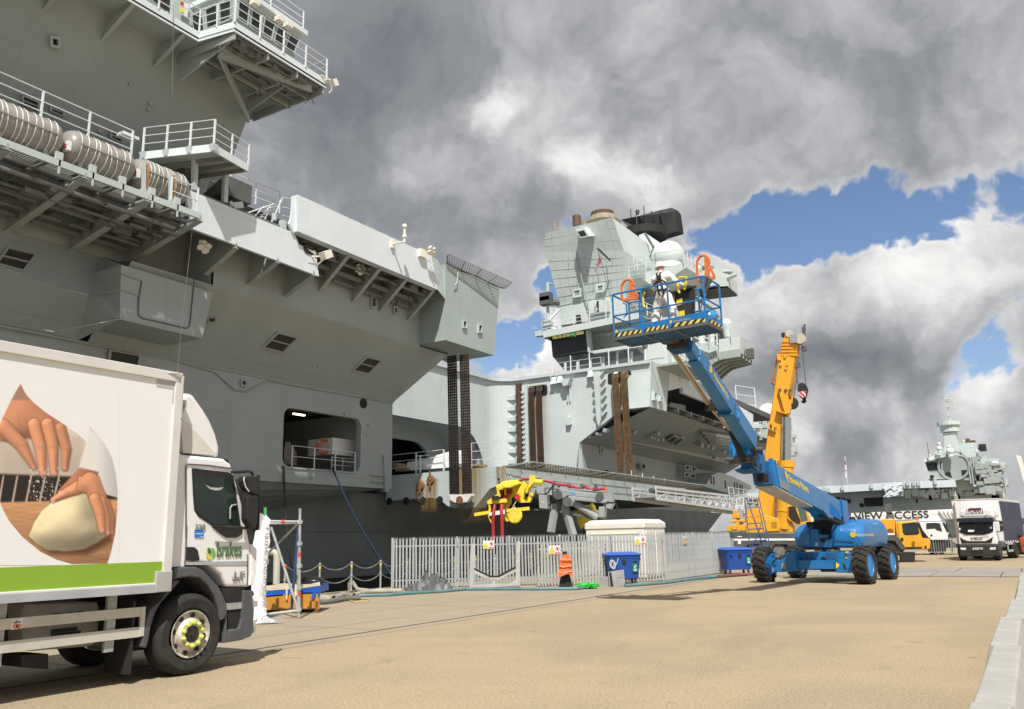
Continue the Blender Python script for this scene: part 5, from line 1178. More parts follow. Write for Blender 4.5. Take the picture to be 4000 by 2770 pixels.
# dark machinery deck under the radome platform
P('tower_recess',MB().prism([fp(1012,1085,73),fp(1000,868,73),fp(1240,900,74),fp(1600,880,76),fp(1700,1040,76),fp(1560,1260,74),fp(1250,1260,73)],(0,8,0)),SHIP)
P('intake_slope',MB().prism([fp(1090,880,71.5),fp(1235,835,71.5),fp(1240,960,72),fp(1130,960,72)],(0,2,0)),DGREY)
P('trunk_right',MB().prism([fp(1150,1345,70.6),fp(1245,1310,70.6),fp(1380,1290,71),fp(1400,1560,71),fp(1245,1560,70.6),fp(1180,1440,70.6)],(0,10,0)),ISL)
P('deck_ladder',MB().tube(fp(1340,1300,69.5),fp(1360,1410,69.5),.06).tube(fp(1400,1290,69.5),fp(1460,1400,69.5),.06).tube(fp(1340,1330,69.5),fp(1420,1320,69.5),.05).tube(fp(1350,1360,69.5),fp(1435,1345,69.5),.05).tube(fp(1355,1390,69.5),fp(1450,1375,69.5),.05),STEELW)
# bridge wing at the right
BW = P('bridge_wing',MB().prism([fp(1828,1292,72),fp(2032,1262,72),fp(2034,1408,72),fp(1838,1432,72)],(0,1.0,0)).prism([fp(2030,1262,72),fp(2160,1350,78),fp(2142,1480,78),fp(2034,1408,72)],(-.4,.2,0)),ISL)
P('wing_roof',MB().quad(fp(1828,1292,72),fp(2032,1262,72),fp(2160,1350,78),fp(1960,1380,78)),SHIPW,BW)
for k in range(5):
    u = k/4; rb_ = []
    for j in range(9):
        s = j/8
        a0 = fp(2034,1410,72)*(1-u)+fp(2142,1480,78)*u
        a1 = fp(1640,1470,72)*(1-u)+fp(1770,1580,78)*u
        q = a0*(1-s)+a1*s; q = q+V((0,0,-1.7*max(0,s-.45)**1.6*2.2))
        rb_.append(q)
    b = MB()
    for a,c in zip(rb_,rb_[1:]): b.beam(a,c,.25,.7)
    P('wing_rib',b,SHIP,BW)
P('wing_floor',MB().quad(fp(2034,1408,72),fp(2142,1480,78),fp(1840,1530,78),fp(1740,1440,72)).quad(fp(1740,1440,72),fp(1840,1530,78),fp(1760,1620,78),fp(1600,1560,72)),GAL,BW)
P('wing_lamp',MB().box(fp(2120,1420,74),(.6,.5,.9)).tube(fp(2110,1450,74),fp(2110,1400,74),.1),DGREY,BW)
P('wing_support',MB().prism([fp(1375,1425,72),fp(1540,1385,72),fp(1840,1300,72),fp(1840,1432,72),fp(1600,1480,72),fp(1400,1500,72),fp(1370,1470,72)],(0,3,0)),ISL,BW)
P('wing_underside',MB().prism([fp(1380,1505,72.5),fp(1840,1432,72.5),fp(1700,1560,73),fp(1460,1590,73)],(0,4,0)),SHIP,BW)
P('wing_rail',MB().rail([fp(1600,1300,71.5),fp(1755,1375,71.5),fp(1830,1340,71.5)],1.4,.05,1.0,3,.06).tube(fp(1690,1240,73),fp(1690,1330,73),.3).tube(fp(1780,1220,73),fp(1780,1320,73),.25),STEELW,BW)
P('wing_platform',MB().prism([fp(1600,1330,71.5),fp(1755,1382,71.5),fp(1835,1350,71.5),fp(1700,1300,73)],(0,0,-.3)),SHIPW,BW)
P('dark_locker',MB().box(fp(1720,1250,74),(1.6,1.4,2.4)).box(fp(1830,1240,74),(1.2,1.4,1.8)),DGREY,BW)
rc = fp(1908,1155,73); rr_ = (fp(1958,1155,73)-rc).length
P('radome',MB().sph(rc,rr_,20,12,-20,90).lathe([(rr_*.95,-rr_*.34),(rr_*.7,-rr_*1.25),(rr_*.5,-rr_*2.3)],rc,n=18),MATS['radome_white'],BW,smooth=50)
P('platform_rail',MB().rail([fp(1850,1215,71.5),fp(1960,1240,71.5)],1.2,.035,1.2,2,.04),STEELW,BW)
# lamp mast on the left
LM = P('lamp_mast',MB().tube(fp(322,1200,68.5),fp(316,790,68.5),.16,8).tube(fp(316,790,68.5),fp(355,800,69.5),.12).tube(fp(330,1120,68.5),fp(425,1020,69.5),.13).tube(fp(330,985,68.5),fp(420,995,69.5),.14).tube(fp(375,1080,69),fp(378,990,69),.1),SHIPW)
for x,y in ((305,915),(305,950)): P('mast_lamp',MB().box(fp(x,y,68.3),(1.1,.8,.8)),DGREY,LM)
P('mast_lamp',MB().tube(fp(325,965,68.6),fp(415,965,69.4),.35,8),DGREY,LM)
P('walkway_lamp',MB().box(fp(250,1242,67.6),(.8,.6,.5)).box(fp(315,1155,68),(1.0,.6,.5)),SHIPW,LM)
# flag staff and hanging ensign
FS = P('flag_staff',MB().tube(fp(872,585,68.9),fp(762,480,66.5),.1,6).tube(fp(762,480,66.5),fp(890,960,68.5),.025,4),DGREY)
fl = MB(); rows = []
ctr = [(768,505),(772,540),(778,565),(775,600),(765,630),(748,655),(738,690)]; wd2 = [3,4,8,22,34,26,10]
for (x,y),w_ in zip(ctr,wd2): rows.append([fp(x+(i/5-.5)*w_*1.1,y+(6 if i % 2 else 0),66.4+(.12 if i % 2 else -.1)) for i in range(6)])
fl.loft(rows,cap=False,close=False)
ENS = fl.obj('ensign',M('flag_white',(.80,.79,.80),.8),None,'white and red ensign hanging from the staff on the far island tower','flag')
fr_ = MB(); fr_.loft([[fp(778-6,560,66.2),fp(786,562,66.2)],[fp(778,598,66.2),fp(792,604,66.2)],[fp(752,640,66.2),fp(772,628,66.2)]],cap=False,close=False)
o = fr_.obj('red_cross',M('flag_red',(.55,.02,.06),.8),ENS); o.matrix_parent_inverse = Mx.Translation(-ENS.location)
# more gear forward of the crane
def gp(px,py,Y=105): return PY(px,py,Y)
P('upper_catwalk',MB().prism([gp(2893,1612),gp(2955,1622),gp(2955,1628),gp(2893,1618)],(0,3,0)).rail([gp(2880,1608),gp(2955,1620)],3.4,.06,2.2,3,.09).tube(gp(2925,1628,106),gp(2925,1660,106),.5),STEELW)
eq = MB()
for k in range(16): q = gp(random.uniform(2905,2945),1640+k*5.5,105); eq.box(q,(random.uniform(.8,2.2),random.uniform(.6,1.8),random.uniform(.4,1.2)))
P('mast_equipment',eq,SHIPL)
P('white_dome_mount',MB().sph(gp(3000,1615,110),1.3,14,8,0,90).tube(gp(3000,1665,110),gp(3000,1615,110),1.3,16),WHITE)
eq = MB()
for k in range(18): q = gp(random.uniform(2975,3010),1635+k*6,109); eq.box(q,(random.uniform(.6,1.6),random.uniform(.5,1.6),random.uniform(.5,1.3)))
P('mast_equipment',eq,SHIPW)
eq = MB()
for k in range(10): q = gp(random.uniform(3075,3098),1705+k*7,112); eq.box(q,(random.uniform(.5,1.4),random.uniform(.5,1.6),random.uniform(.4,1.1)))
eq.rail([gp(3078,1730,112),gp(3100,1735,112)],3,.07,1.2,3,.1); P('mast_equipment',eq,SHIPW)
P('forward_bulwark',MB().prism([PX(*zU(1830,700),-26.5),PX(*zU(1990,860),-27),PX(*zU(2010,900),-27),PX(*zU(1905,840),-26.5)],(-2,0,0)),SHIPL)
# ------------------------------------------------------------------ the white delivery lorry at the left
TX = -9.62; CX_ = -9.78
zT = crop(0,1300,1.14); z8 = crop(400,2050,2.617); z7 = crop(700,1500,2.66)
def T(x,y,X=TX): return PX(*zT(x,y),X)
def T8(x,y,X=CX_): return PX(*z8(x,y),X)
def T7(x,y,X=CX_): return PX(*z7(x,y),X)
hubc = T8(885,1115,CX_); wr = hubc.z
TK = thing('delivery_lorry','white box lorry printed with hands kneading dough, parked at the left edge','lorry',(-11,hubc.y,0),0,local=False)
def K(name,mb,mat,par=None,**k): return mb.obj(name,mat,par or TK,**k)
bx_top,bx_bot = T(808,192),T(775,1115)
yF,zT1,zB1 = bx_top.y,bx_top.z,bx_bot.z
yR = yF-8.2; XR = TX-2.48
BXM = M('box_white_panel',(.82,.82,.825),.38,var=.012,scale=1.2,coat=.2,dirt=.05,dcol=(.55,.52,.46))
BOX = K('cargo_box',MB().b2((TX,yR,zB1),(XR,yF,zT1)),BXM)
rl = MB(); rl.b2((TX+.03,yF-.10,zB1),(TX-.08,yF+.03,zT1)).b2((TX+.035,yR,zT1-.10),(TX-.08,yF,zT1+.03)); rl.b2((TX+.03,yR,zB1-.10),(TX-.08,yF-.1,zB1+.02))
K('box_edge_trim',rl,M('trim_grey_white',(.66,.65,.62),.45,var=.04),BOX,bevel=.01)
K('lower_rail',MB().b2((TX+.04,yR,zB1-.10),(TX-.06,yF-.16,zB1-.005)),M('grey_rail',(.40,.42,.45),.5,var=.08,dirt=.2),BOX)
K('corner_bracket',MB().b2((TX+.045,yF-.2,zB1-.1),(TX-.06,yF+.035,zB1+.16)),M('corner_grey',(.42,.42,.41),.5,var=.06),BOX,bevel=.01)
zg = T(400,1030).z
K('green_band',MB().b2((TX+.004,yR,zB1+.02),(TX,yF-.1,T(740,1018).z)),M('green_band_paint',(.24,.42,.035),.4,var=.03),BOX)
K('grey_tape',MB().b2((TX+.006,T(698,205).y,T(698,205).z-.1),(TX,T(785,222).y,T(698,205).z)).b2((TX+.006,T(772,222).y,T(778,315).z),(TX,T(785,222).y,T(698,205).z-.1)),M('grey_tape',(.46,.45,.45),.5),BOX)
K('drain_pipe',MB().path([T(740,178,TX+.02),T(790,180,TX+.06),T(812,195,TX+.06),T(812,260,TX+.06),T(806,380,TX+.03)],.016,6),M('grey_pipe',(.5,.5,.48),.5),BOX)
# the printed picture: flat print on the panel
def paint(X,Y):
    col = np.zeros(X.shape+(3,)); 
    def sm(d,w_=2.5): return np.clip(.5-d/w_,0,1)
    def put(mask,c,sh=None):
        c = np.array(c,float)/255.; cc = c if sh is None else c*sh[...,None]
        col[:] = col*(1-mask[...,None]) + cc*mask[...,None]
    def cap(ax_,ay,bx_,by_,r0,r1):
        px,py = X-ax_,Y-ay; dx,dy = bx_-ax_,by_-ay; h = np.clip((px*dx+py*dy)/(dx*dx+dy*dy),0,1)
        return np.hypot(px-dx*h,py-dy*h)-(r0+(r1-r0)*h),h
    def poly(pts):
        pts = np.array(pts,float); d = np.full(X.shape,1e9); s = np.zeros(X.shape,int)
        for i in range(len(pts)):
            a,b = pts[i],pts[(i+1) % len(pts)]; e = b-a; wx,wy = X-a[0],Y-a[1]
            h = np.clip((wx*e[0]+wy*e[1])/(e @ e),0,1); d = np.minimum(d,np.hypot(wx-e[0]*h,wy-e[1]*h))
            c1 = (a[1] <= Y) & (b[1] > Y); c2 = (a[1] > Y) & (b[1] <= Y); cr = e[0]*wy-e[1]*wx
            s += np.where(c1 & (cr > 0),1,0)-np.where(c2 & (cr < 0),1,0)
        return np.where(s != 0,-d,d)
    rng = np.random.RandomState(3)
    nz = lambda fx,fy,p: np.sin(X*fx+p)*np.sin(Y*fy+p*1.7)
    put(np.ones(X.shape),(222,212,200),1-.10*np.clip((300-X)/300,0,1)+.03*nz(.03,.02,1))
    put(sm(poly([(0,440),(390,440),(390,640),(0,640)]),60),(205,190,175),1-.12*np.clip((Y-450)/200,0,1))
    put(sm(poly([(-20,628),(300,640),(560,640),(560,775),(-20,775)]),14),(38,30,26))
    for k in range(6): put(sm(cap(15+62*k,640,-5+60*k,760,4,5)[0],6),(190,170,150))
    wood = 1-.28*np.clip((Y-760)/280,0,1)+.05*nz(.012,.12,2.)+.04*nz(.05,.3,.4)
    put(sm(poly([(-20,755),(560,740),(560,1060),(-20,1060)]),10),(205,152,108),wood)
    # sleeve and forearm
    put(sm(poly([(395,430),(470,470),(540,600),(540,740),(470,720),(430,640),(350,600),(375,520)]),8),(226,222,218),1-.22*np.clip((X-430)/110,0,1))
    put(sm(poly([(355,600),(440,620),(420,690),(380,700),(300,730),(235,745),(270,690)]),8),(196,132,98),1-.25*np.clip((X-330)/120,0,1)*np.clip((700-Y)/80,0,1))
    def blur(a,n_):
        if n_ < 1: return a
        kx = np.hanning(2*n_+3)[1:-1]; kx /= kx.sum()
        for ax in (0,1): a = np.apply_along_axis(lambda v: np.convolve(np.pad(v,n_,mode='edge'),kx,'valid'),ax,a)
        return a
    def blob(d,r_,c,amb=.80,k=.42,bl=2,gain=1.):
        t_ = np.clip(-d/r_,0,1); hgt = blur(np.sqrt(np.clip(1-(1-t_)**2,0,1))*r_,bl)
        gy_,gx_ = np.gradient(hgt,Y[1,0]-Y[0,0],X[0,1]-X[0,0]); nz_ = 1/np.sqrt(1+gx_**2+gy_**2)
        lam = (.45*gx_+.62*gy_)*nz_*1.0+.70*nz_
        put(sm(d-3.5,9)*.55,tuple(v*.48 for v in c)); put(sm(d,3.5),c,gain*(amb+k*lam))
    def finger(pts,c,gain=1.):
        d = None
        for (x0,y0,r0),(x1,y1,r1) in zip(pts,pts[1:]):
            q = cap(x0,y0,x1,y1,r0,r1)[0]; d = q if d is None else np.minimum(d,q)
        blob(d,max(p[2] for p in pts),c,gain=gain)
        for x,y,r_ in pts[1:-1]:
            for o_ in (-5,0,6): put(sm(np.abs((Y-y-o_)-.10*(X-x))-1.0,3.)*sm(np.abs(X-x)-r_*.62,8)*.30,tuple(v*.66 for v in c))
        x,y,r_ = pts[-1]; put(sm(np.hypot((X-x)/(r_*.6),(Y-y-r_*.15)/(r_*.7))-1,.6)*.5,(222,168,146))
    SK = (203,140,106)
    dough = [(128,905),(150,845),(185,795),(235,750),(290,715),(340,703),(385,720),(420,770),(430,830),(455,870),(468,905),(430,935),(370,962),(290,973),(215,968),(165,940)]
    dd = poly(dough); put(sm(poly([(150,925),(230,985),(390,988),(500,930),(495,900),(300,940)]),26),(92,58,36))
    rough_ = .5*nz(.031,.027,.3)+.3*nz(.07,.09,2.)+.2*nz(.16,.13,4)
    blob(dd+3*rough_,150,(240,224,182),.62,.42,26,1+.04*rough_)
    put(sm(np.hypot((X-270)/75,(Y-790)/26)-1,.9)*.35,(250,238,205)); put(sm(np.abs(dd+14+5*nz(.05,.04,1))-1.2,4)*sm(900-Y,60)*.25,(150,112,66))
    finger([(350,690,30),(300,712,22),(236,745,12)],SK)
    blob(np.minimum(poly([(350,640),(440,640),(490,780),(470,850),(420,790),(385,715),(340,700)]),cap(400,660,450,760,38,34)[0]),42,SK,.80,.36,14,.98)
    finger([(470,760,22),(496,830,17),(498,888,12)],SK,.88); finger([(448,750,24),(474,830,20),(480,890,14)],SK,.94); finger([(422,740,25),(446,810,22),(456,880,16)],SK)
    # upper hand, fingers pointing down
    palm = poly([(52,300),(110,285),(160,305),(225,360),(290,420),(304,470),(270,500),(200,490),(150,470),(110,470),(60,490),(-10,480),(-10,400)])
    blob(palm,75,SK,.72,.36,16); put(sm(poly([(48,300),(130,300),(105,250),(92,225),(70,260)]),12),(168,128,110))
    for x,y in ((165,400),(222,405),(272,432)): put(sm(np.hypot((X-x)/20,(Y-y)/16)-1,1.2)*.22,(228,170,138))
    finger([(15,420,34),(95,500,29),(150,598,13)],SK,.97); finger([(268,425,24),(296,520,22),(290,602,14)],SK,.92); finger([(152,410,29),(180,510,26),(192,626,16)],SK,1.02); finger([(212,408,28),(236,510,25),(241,624,16)],SK)
    put(sm(np.abs(X-60-(Y-320)*.35-8*np.sin(Y*.04))-1.5,7)*sm(np.abs(Y-400)-70,30)*.18,(140,84,58))
    for k in range(190):
        x,y = 130+rng.rand()*140,600+rng.rand()*155; r_ = .5+2.4*rng.rand()**3; put(sm(np.hypot(X-x,(Y-y)*.7)-r_,2)*.9,(240,232,214))
    leaf = [(92,225),(112,268),(150,312),(200,352),(250,385),(300,418),(345,450),(388,487),(394,450),(400,417),(430,448),(470,500),(498,555),(515,620),(524,700),(522,800),(512,900),(495,975),(478,1029),(320,1030),(250,1010),(180,975),(100,910),(40,838),(5,770),(-18,700),(-30,600),(-25,500),(0,405),(40,320),(70,260)]
    m = sm(poly(leaf),2.2); w_ = np.array([.914,.914,.9165])
    col = col**1.0
    return col*m[...,None]+w_*(1-m[...,None])
nx,ny = 260,340
gx = np.linspace(-40,532,nx); gy = np.linspace(220,1035,ny); GX,GY = np.meshgrid(gx,gy)
rgb = paint(GX,GY); lin = np.where(rgb <= .04045,rgb/12.92,((np.clip(rgb,0,1)+.055)/1.055)**2.4)
pm = MB(); pm.v = [tuple(T(x,y,TX+.003)) for y in gy for x in gx]
pm.f = [(j*nx+i,(j+1)*nx+i,(j+1)*nx+i+1,j*nx+i+1) for j in range(ny-1) for i in range(nx-1)]; pm.mi = [0]*len(pm.f)
pr_ = K('printed_picture',pm,attr_mat('printed_vinyl',.38),BOX)
ca = pr_.data.color_attributes.new('Col','FLOAT_COLOR','POINT'); ca.data.foreach_set('color',np.concatenate([lin.reshape(-1,3),np.ones((nx*ny,1))],1).astype(np.float32).ravel())
# cab
prof = [(790,520),(815,542),(1000,560),(1030,585),(1048,640),(1080,760),(1108,900),(1120,960),(1126,1060),(1118,1132),(1010,1132),(985,1080),(930,1030),(860,1020),(800,1045)]
CAB = K('cab',MB().prism([T(x,y,CX_) for x,y in prof],(-2.30,0,0)),WHITEV,bevel=.05,seg=3)
K('cab_gap',MB().b2((CX_-.05,yF,zB1),(CX_-2.2,T(800,900,CX_).y,T(800,540,CX_).z)),GREYP)
sl = MB(); 
for k in range(4): sl.b2((CX_+.02,T8(1497,300+85*k).y,T8(1497,300+85*k).z-.05),(CX_-.1,T8(1530,300+85*k).y,T8(1520,300+85*k).z))
K('corner_vane',MB().prism([T8(x,y,CX_+.03) for x,y in ((1525,195),(1580,245),(1578,480),(1545,620),(1505,620),(1530,500),(1525,330))],(-.12,0,0)),WHITEV,CAB,bevel=.01)
dx_ = CX_+.012
dr = MB().path([T7(x,y,dx_) for x,y in ((70,1596),(70,860),(85,832),(300,845),(560,880))],.009,4); K('door_seam',dr,M('seam_dark',(.10,.10,.11),.6),CAB)
for q_ in (((840,430),(850,300),(862,0)),((1482,620),(1486,300))): K('door_seam',MB().path([T8(x,y,dx_) for x,y in q_],.008,4),MATS['seam_dark'],CAB)
wo = [(135,880),(150,876),(510,915),(565,950),(640,1470),(345,1470),(200,1375),(160,1310),(148,1150)]
WIN = K('side_window',MB().prism([T7(x,y,dx_) for x,y in wo],(-.012,0,0)),BLACK,CAB)
gi = [(150,940),(520,985),(560,1040),(622,1462),(352,1462),(215,1365),(172,1300),(160,1150)]
K('pane',MB().prism([T7(x,y,dx_+.006) for x,y in gi],(-.006,0,0)),M('tinted_cab_glass',(.02,.032,.026),.06,var=.3,scale=1.5),WIN)
K('painted_reflection',MB().prism([T7(x,y,dx_+.008) for x,y in ((268,1045),(330,1075),(400,1080),(462,1072),(430,1102),(380,1107),(320,1092))],(-.002,0,0)),M('pale_reflection',(.45,.47,.42),.4),WIN)  # pale shape painted on the pane as a reflection
K('grab_handle',MB().path([T7(x,y,dx_+.02) for x,y in ((530,1400),(530,1290),(550,1262),(595,1252))],.012,5),GALVD,WIN)
K('window_sill',MB().prism([T7(x,y,dx_+.01) for x,y in ((345,1478),(660,1478),(655,1560),(600,1598),(500,1598),(440,1560))],(-.03,0,0)),BLACK,CAB)
K('door_handle',MB().prism([T8(x,y,dx_+.01) for x,y in ((862,228),(945,228),(980,260),(998,350),(985,368),(855,368))],(-.02,0,0)),BLACK,CAB,bevel=.01)
K('grey_stripe',MB().prism([T8(x,y,dx_) for x,y in ((845,382),(1480,370),(1480,408),(845,412))],(-.01,0,0)),M('stripe_grey',(.40,.41,.44),.5),CAB)
K('cab_rear_panel',MB().b2((CX_+.002,yF+.03,T8(740,430).z),(CX_-.02,T8(845,430).y,T(815,560,CX_).z)),WHITEV,CAB)  # plain white strip behind the door, same paint as the cab
st_ = K('blue_sticker',MB().prism([T8(x,y,dx_) for x,y in ((946,52),(1035,52),(1035,130),(946,130))],(-.008,0,0)),M('sticker_blue',(.01,.20,.60),.5),CAB)
K('sticker_text_line',MB().b2(T8(955,95,dx_+.001),T8(1025,88,dx_-.001)).b2(T8(1005,126,dx_+.001),T8(1030,120,dx_-.001)),WPL,st_)
LG = M('logo_dark_green',(.05,.18,.02),.5); LG2 = M('logo_green',(.16,.40,.02),.5); LY = M('logo_yellow',(.62,.62,.05),.5); LT = M('logo_lettering_green',(.07,.15,.06),.5)
lx_ = CX_+.014
K('leaf_logo',MB().mat(0).prism([T8(x,y,lx_) for x,y in ((1082,232),(1105,243),(1118,265),(1108,300),(1085,290),(1073,265))],(-.003,0,0)).mat(1).prism([T8(x,y,lx_) for x,y in ((1118,232),(1140,245),(1155,275),(1152,310),(1138,335),(1118,345),(1125,300),(1125,262))],(-.003,0,0)).mat(2).prism([T8(x,y,lx_) for x,y in ((1060,275),(1072,295),(1095,310),(1112,330),(1115,357),(1085,352),(1063,325))],(-.003,0,0)),[LG,LG2,LY],CAB)
a = T8(1165,330,lx_); b = T8(1418,328,lx_); text('lettering','brakes',LT,CAB,a,(0,1,0),(0,0,1),.30,.002,width=b.y-a.y)
CHR = M('badge_grey',(.30,.28,.28),.35,metal=.5)
a = T8(948,48,lx_); b = T8(1050,48,lx_); text('badge','220',CHR,CAB,a,(0,1,0),(0,0,1),.10,.004,width=b.y-a.y)
a = T8(1342,545,lx_); b = T8(1445,545,lx_); text('badge','LF',CHR,CAB,a,(0,1,0),(0,0,1),.12,.004,width=b.y-a.y)
a = T8(1328,575,lx_); b = T8(1435,575,lx_); text('badge','Euro 5',CHR,CAB,a,(0,1,0),(0,0,1),.07,.004,width=b.y-a.y)
# roof air deflector
dp = [(15,380),(40,95),(130,95),(165,130),(260,265),(330,380),(390,520),(425,660),(422,765),(40,715)]
DF = K('air_deflector',MB().prism([T7(x,y,CX_-.06) for x,y in dp],(-2.1,0,0)),WHITEV,CAB,bevel=.06,seg=3)
K('deflector_side',MB().prism([T7(x,y,CX_-.04) for x,y in ((15,388),(75,388),(230,555),(395,745),(40,712))],(-.015,0,0)),M('shaded_cream_panel',(.66,.64,.58),.5,var=.04),DF)  # inset side given a darker cream that holds its shade
K('deflector_recess',MB().prism([T7(x,y,CX_-.045) for x,y in ((24,165),(75,168),(65,225),(25,330))],(-.01,0,0)),M('recess_grey',(.25,.23,.21),.6),DF)
K('roof_light',MB().prism([T7(x,y,CX_-.02) for x,y in ((430,780),(480,775),(515,800),(510,822),(470,815),(440,805))],(-.1,0,0)),BLACK,CAB)
# mirrors
MR = K('mirror_arm',MB().path([T7(x,y,CX_+.10) for x,y in ((540,918),(600,915),(720,908),(755,920),(768,950))],.022,6).path([T7(x,y,CX_+.10) for x,y in ((350,1480),(640,1500),(720,1495),(760,1465))],.02,6).path([T7(x,y,CX_+.16) for x,y in ((820,945),(825,1200),(815,1515),(770,1515))],.025,6),BLACK,CAB)
K('mirror',MB().prism([T7(x,y,CX_+.24) for x,y in ((680,960),(730,952),(805,955),(830,1100),(825,1160),(760,1130),(725,1115),(690,1070),(675,1010))],(-.14,0,0)),BLACK,MR,bevel=.02)
K('mirror',MB().prism([T7(x,y,CX_+.24) for x,y in ((712,1172),(760,1162),(830,1170),(828,1300),(815,1460),(780,1515),(720,1440),(708,1400))],(-.14,0,0)),BLACK,MR,bevel=.02)
K('mirror_glass',MB().path([T7(x,y,CX_+.25) for x,y in ((676,965),(670,1000),(690,1070),(725,1118))],.008,4),WHITE,MR)
# wheel arch, step, bumper
ar = [(735,445),(780,438),(860,430),(960,430),(1040,470),(1110,545),(1180,620),(1230,700),(1270,800),(1280,900),(1250,960),(1205,985),(1190,860),(1150,740),(1080,620),(1000,545),(900,530),(800,545),(735,560)]
K('wheel_arch',MB().prism([T8(x,y,CX_+.06) for x,y in ar],(-.5,0,0)),GREYP,bevel=.02)
K('rear_mudguard',MB().prism([T8(x,y,CX_+.03) for x,y in ((590,785),(500,860),(455,960),(430,1100),(400,1250),(450,1260),(470,1200),(495,1050),(540,900),(600,800),(740,640),(800,570),(740,565))],(-.45,0,0)),GREYP,bevel=.015)
K('wheel_housing',MB().b2((CX_-.35,hubc.y-.8,.35),(CX_-.6,hubc.y+.9,1.25)),DARK)
K('step_box',MB().prism([T8(x,y,CX_-.02) for x,y in ((1210,650),(1448,632),(1440,960),(1420,1060),(1285,1080),(1282,820))],(-.4,0,0)),BLACK)
K('step_tread',MB().b2(T8(1280,805,CX_+.0),T8(1440,835,CX_-.3)).b2(T8(1285,1075,CX_),T8(1420,1095,CX_-.3)),GALVD)
K('bumper',MB().prism([T8(x,y,CX_+.03) for x,y in ((1240,1210),(1262,895),(1280,895),(1278,1085),(1400,1060),(1430,960),(1450,670),(1545,672),(1560,720),(1538,730),(1540,830),(1555,840),(1550,945),(1545,1080),(1525,1140),(1420,1180))],(-2.2,0,0)),GREYP,bevel=.02)
K('headlamp',MB().prism([T8(x,y,CX_-.02) for x,y in ((1530,740),(1548,745),(1542,830),(1530,825))],(-.3,0,0)),M('lamp_lens',(.7,.7,.68),.15),bevel=.01)
for x,y,w_ in ((675,655,26),(45,636,36)): K('side_marker',MB().prism([T8(x-w_,y-22,CX_+.07),T8(x+w_,y-22,CX_+.07),T8(x+w_,y+22,CX_+.07),T8(x-w_,y+22,CX_+.07)],(-.06,0,0)),M('amber_lens',(.80,.25,.02),.3),bevel=.01)
# front wheel
def lorry_wheel(c,r_,wid,detail=True):
    t = MB(); pr = [(.57*r_,-.03),(.66*r_,.02),(.86*r_,.035),(.96*r_,.0),(r_,-.05),(r_,-wid+.05),(.96*r_,-wid),(.6*r_,-wid+.02)]
    t.lathe(pr,c,(1,0,0),48,cap=False); o = t.obj('wheel',TYRE,TK,smooth=35)
    RMt = M('dirty_rim_paint',(.55,.50,.44),.5,var=.2,scale=8,dirt=.55,dcol=(.09,.055,.035))
    rm = MB().lathe([(.57*r_,.005),(.585*r_,.02),(.56*r_,.02),(.53*r_,-.02),(.50*r_,-.05),(.40*r_,-.02),(.36*r_,.03),(.33*r_,.045),(.20*r_,.045),(.19*r_,.02)],c,(1,0,0),40,cap=False); rm = K('rim',rm,RMt,o,smooth=35)
    K('hub',MB().lathe([(.215*r_,.0),(.205*r_,.05),(.08*r_,.06),(.07*r_,.08),(.01,.08)],c,(1,0,0),24),M('hub_black',(.03,.028,.026),.5,var=.3,dirt=.3),o,smooth=40)
    if detail:
        for k in range(10):
            a = .31+k*.6283; q = V(c)+V((.045,.285*r_*math.cos(a),.285*r_*math.sin(a)))
            K('nut_indicator',MB().lathe([(.028,0),(.030,.02),(.022,.045),(.012,.05)],q,(1,0,0),8).prism([q+V((.012,.012,.02)),q+V((.012,.06*math.cos(a+1.9),.06*math.sin(a+1.9))),q+V((.012,-.016,-.012))],(.012,0,0)),M('nut_yellow_green',(.62,.68,.14),.5,var=.05),o)
        for k in range(8):
            a = .6+k*.785; K('rim_hole',MB().lathe([(.055*r_*1.3,0),(.05*r_*1.3,.004)],V(c)+V((-.018,.45*r_*math.cos(a),.45*r_*math.sin(a))),(.85,-.3*math.cos(a),-.3*math.sin(a)),10),DARK,rm)
    return o
lorry_wheel((CX_+.02,hubc.y,wr),wr,.30)
lorry_wheel((CX_-2.0,hubc.y,wr),wr,.28,False)
lorry_wheel((CX_-.1,hubc.y-4.9,wr),wr,.55,False); lorry_wheel((CX_-1.75,hubc.y-4.9,wr),wr,.55,False)
# underframe
ch = MB().b2((CX_-.55,yR,.62),(CX_-.75,hubc.y+.9,.92)).b2((CX_-1.6,yR,.62),(CX_-1.8,hubc.y+.9,.92)).b2((CX_-.3,hubc.y-.5,.45),(CX_-2.0,hubc.y-.35,.6)); K('chassis',ch,BLACK)
K('mud_flap',MB().b2((CX_-.0,hubc.y-.86,.12),(CX_-.5,hubc.y-.82,1.0)),BLACK)
tk = MB().prism([T(x,y,CX_-.25) for x,y in ((110,1210),(440,1198),(448,1235),(440,1360),(420,1395),(130,1420),(100,1380),(100,1240))],(-.55,0,0)); FT = K('fuel_tank',tk,M('dusty_grey_tank',(.26,.25,.235),.6,var=.15,dirt=.2),bevel=.04)
K('tank_slot',MB().b2(T(230,1340,CX_-.24),T(355,1344,CX_-.26)).b2(T(230,1322,CX_-.24),T(340,1325,CX_-.26)).b2(T(230,1252,CX_-.24),T(370,1246,CX_-.26)),DARK,FT)
K('battery_box',MB().prism([T(x,y,CX_-.3) for x,y in ((95,1435),(215,1430),(215,1500),(95,1490))],(-.5,0,0)),BLACK)
AL = M('side_guard_aluminium',(.56,.53,.48),.5,var=.08,dirt=.15)
gxp = CX_+.02
for (a,b,c,d) in (((0,1285),(645,1220),(645,1262),(0,1340)),((0,1382),(640,1308),(640,1352),(0,1428))):
    p_ = [T(x,y,gxp) for x,y in (a,b,c,d)]; z0 = (p_[1].z+p_[2].z)/2; h_ = abs(p_[1].z-p_[2].z)
    K('side_guard_rail',MB().b2((gxp,yR+.5,z0-h_/2),(gxp-.03,p_[1].y,z0+h_/2)),AL)
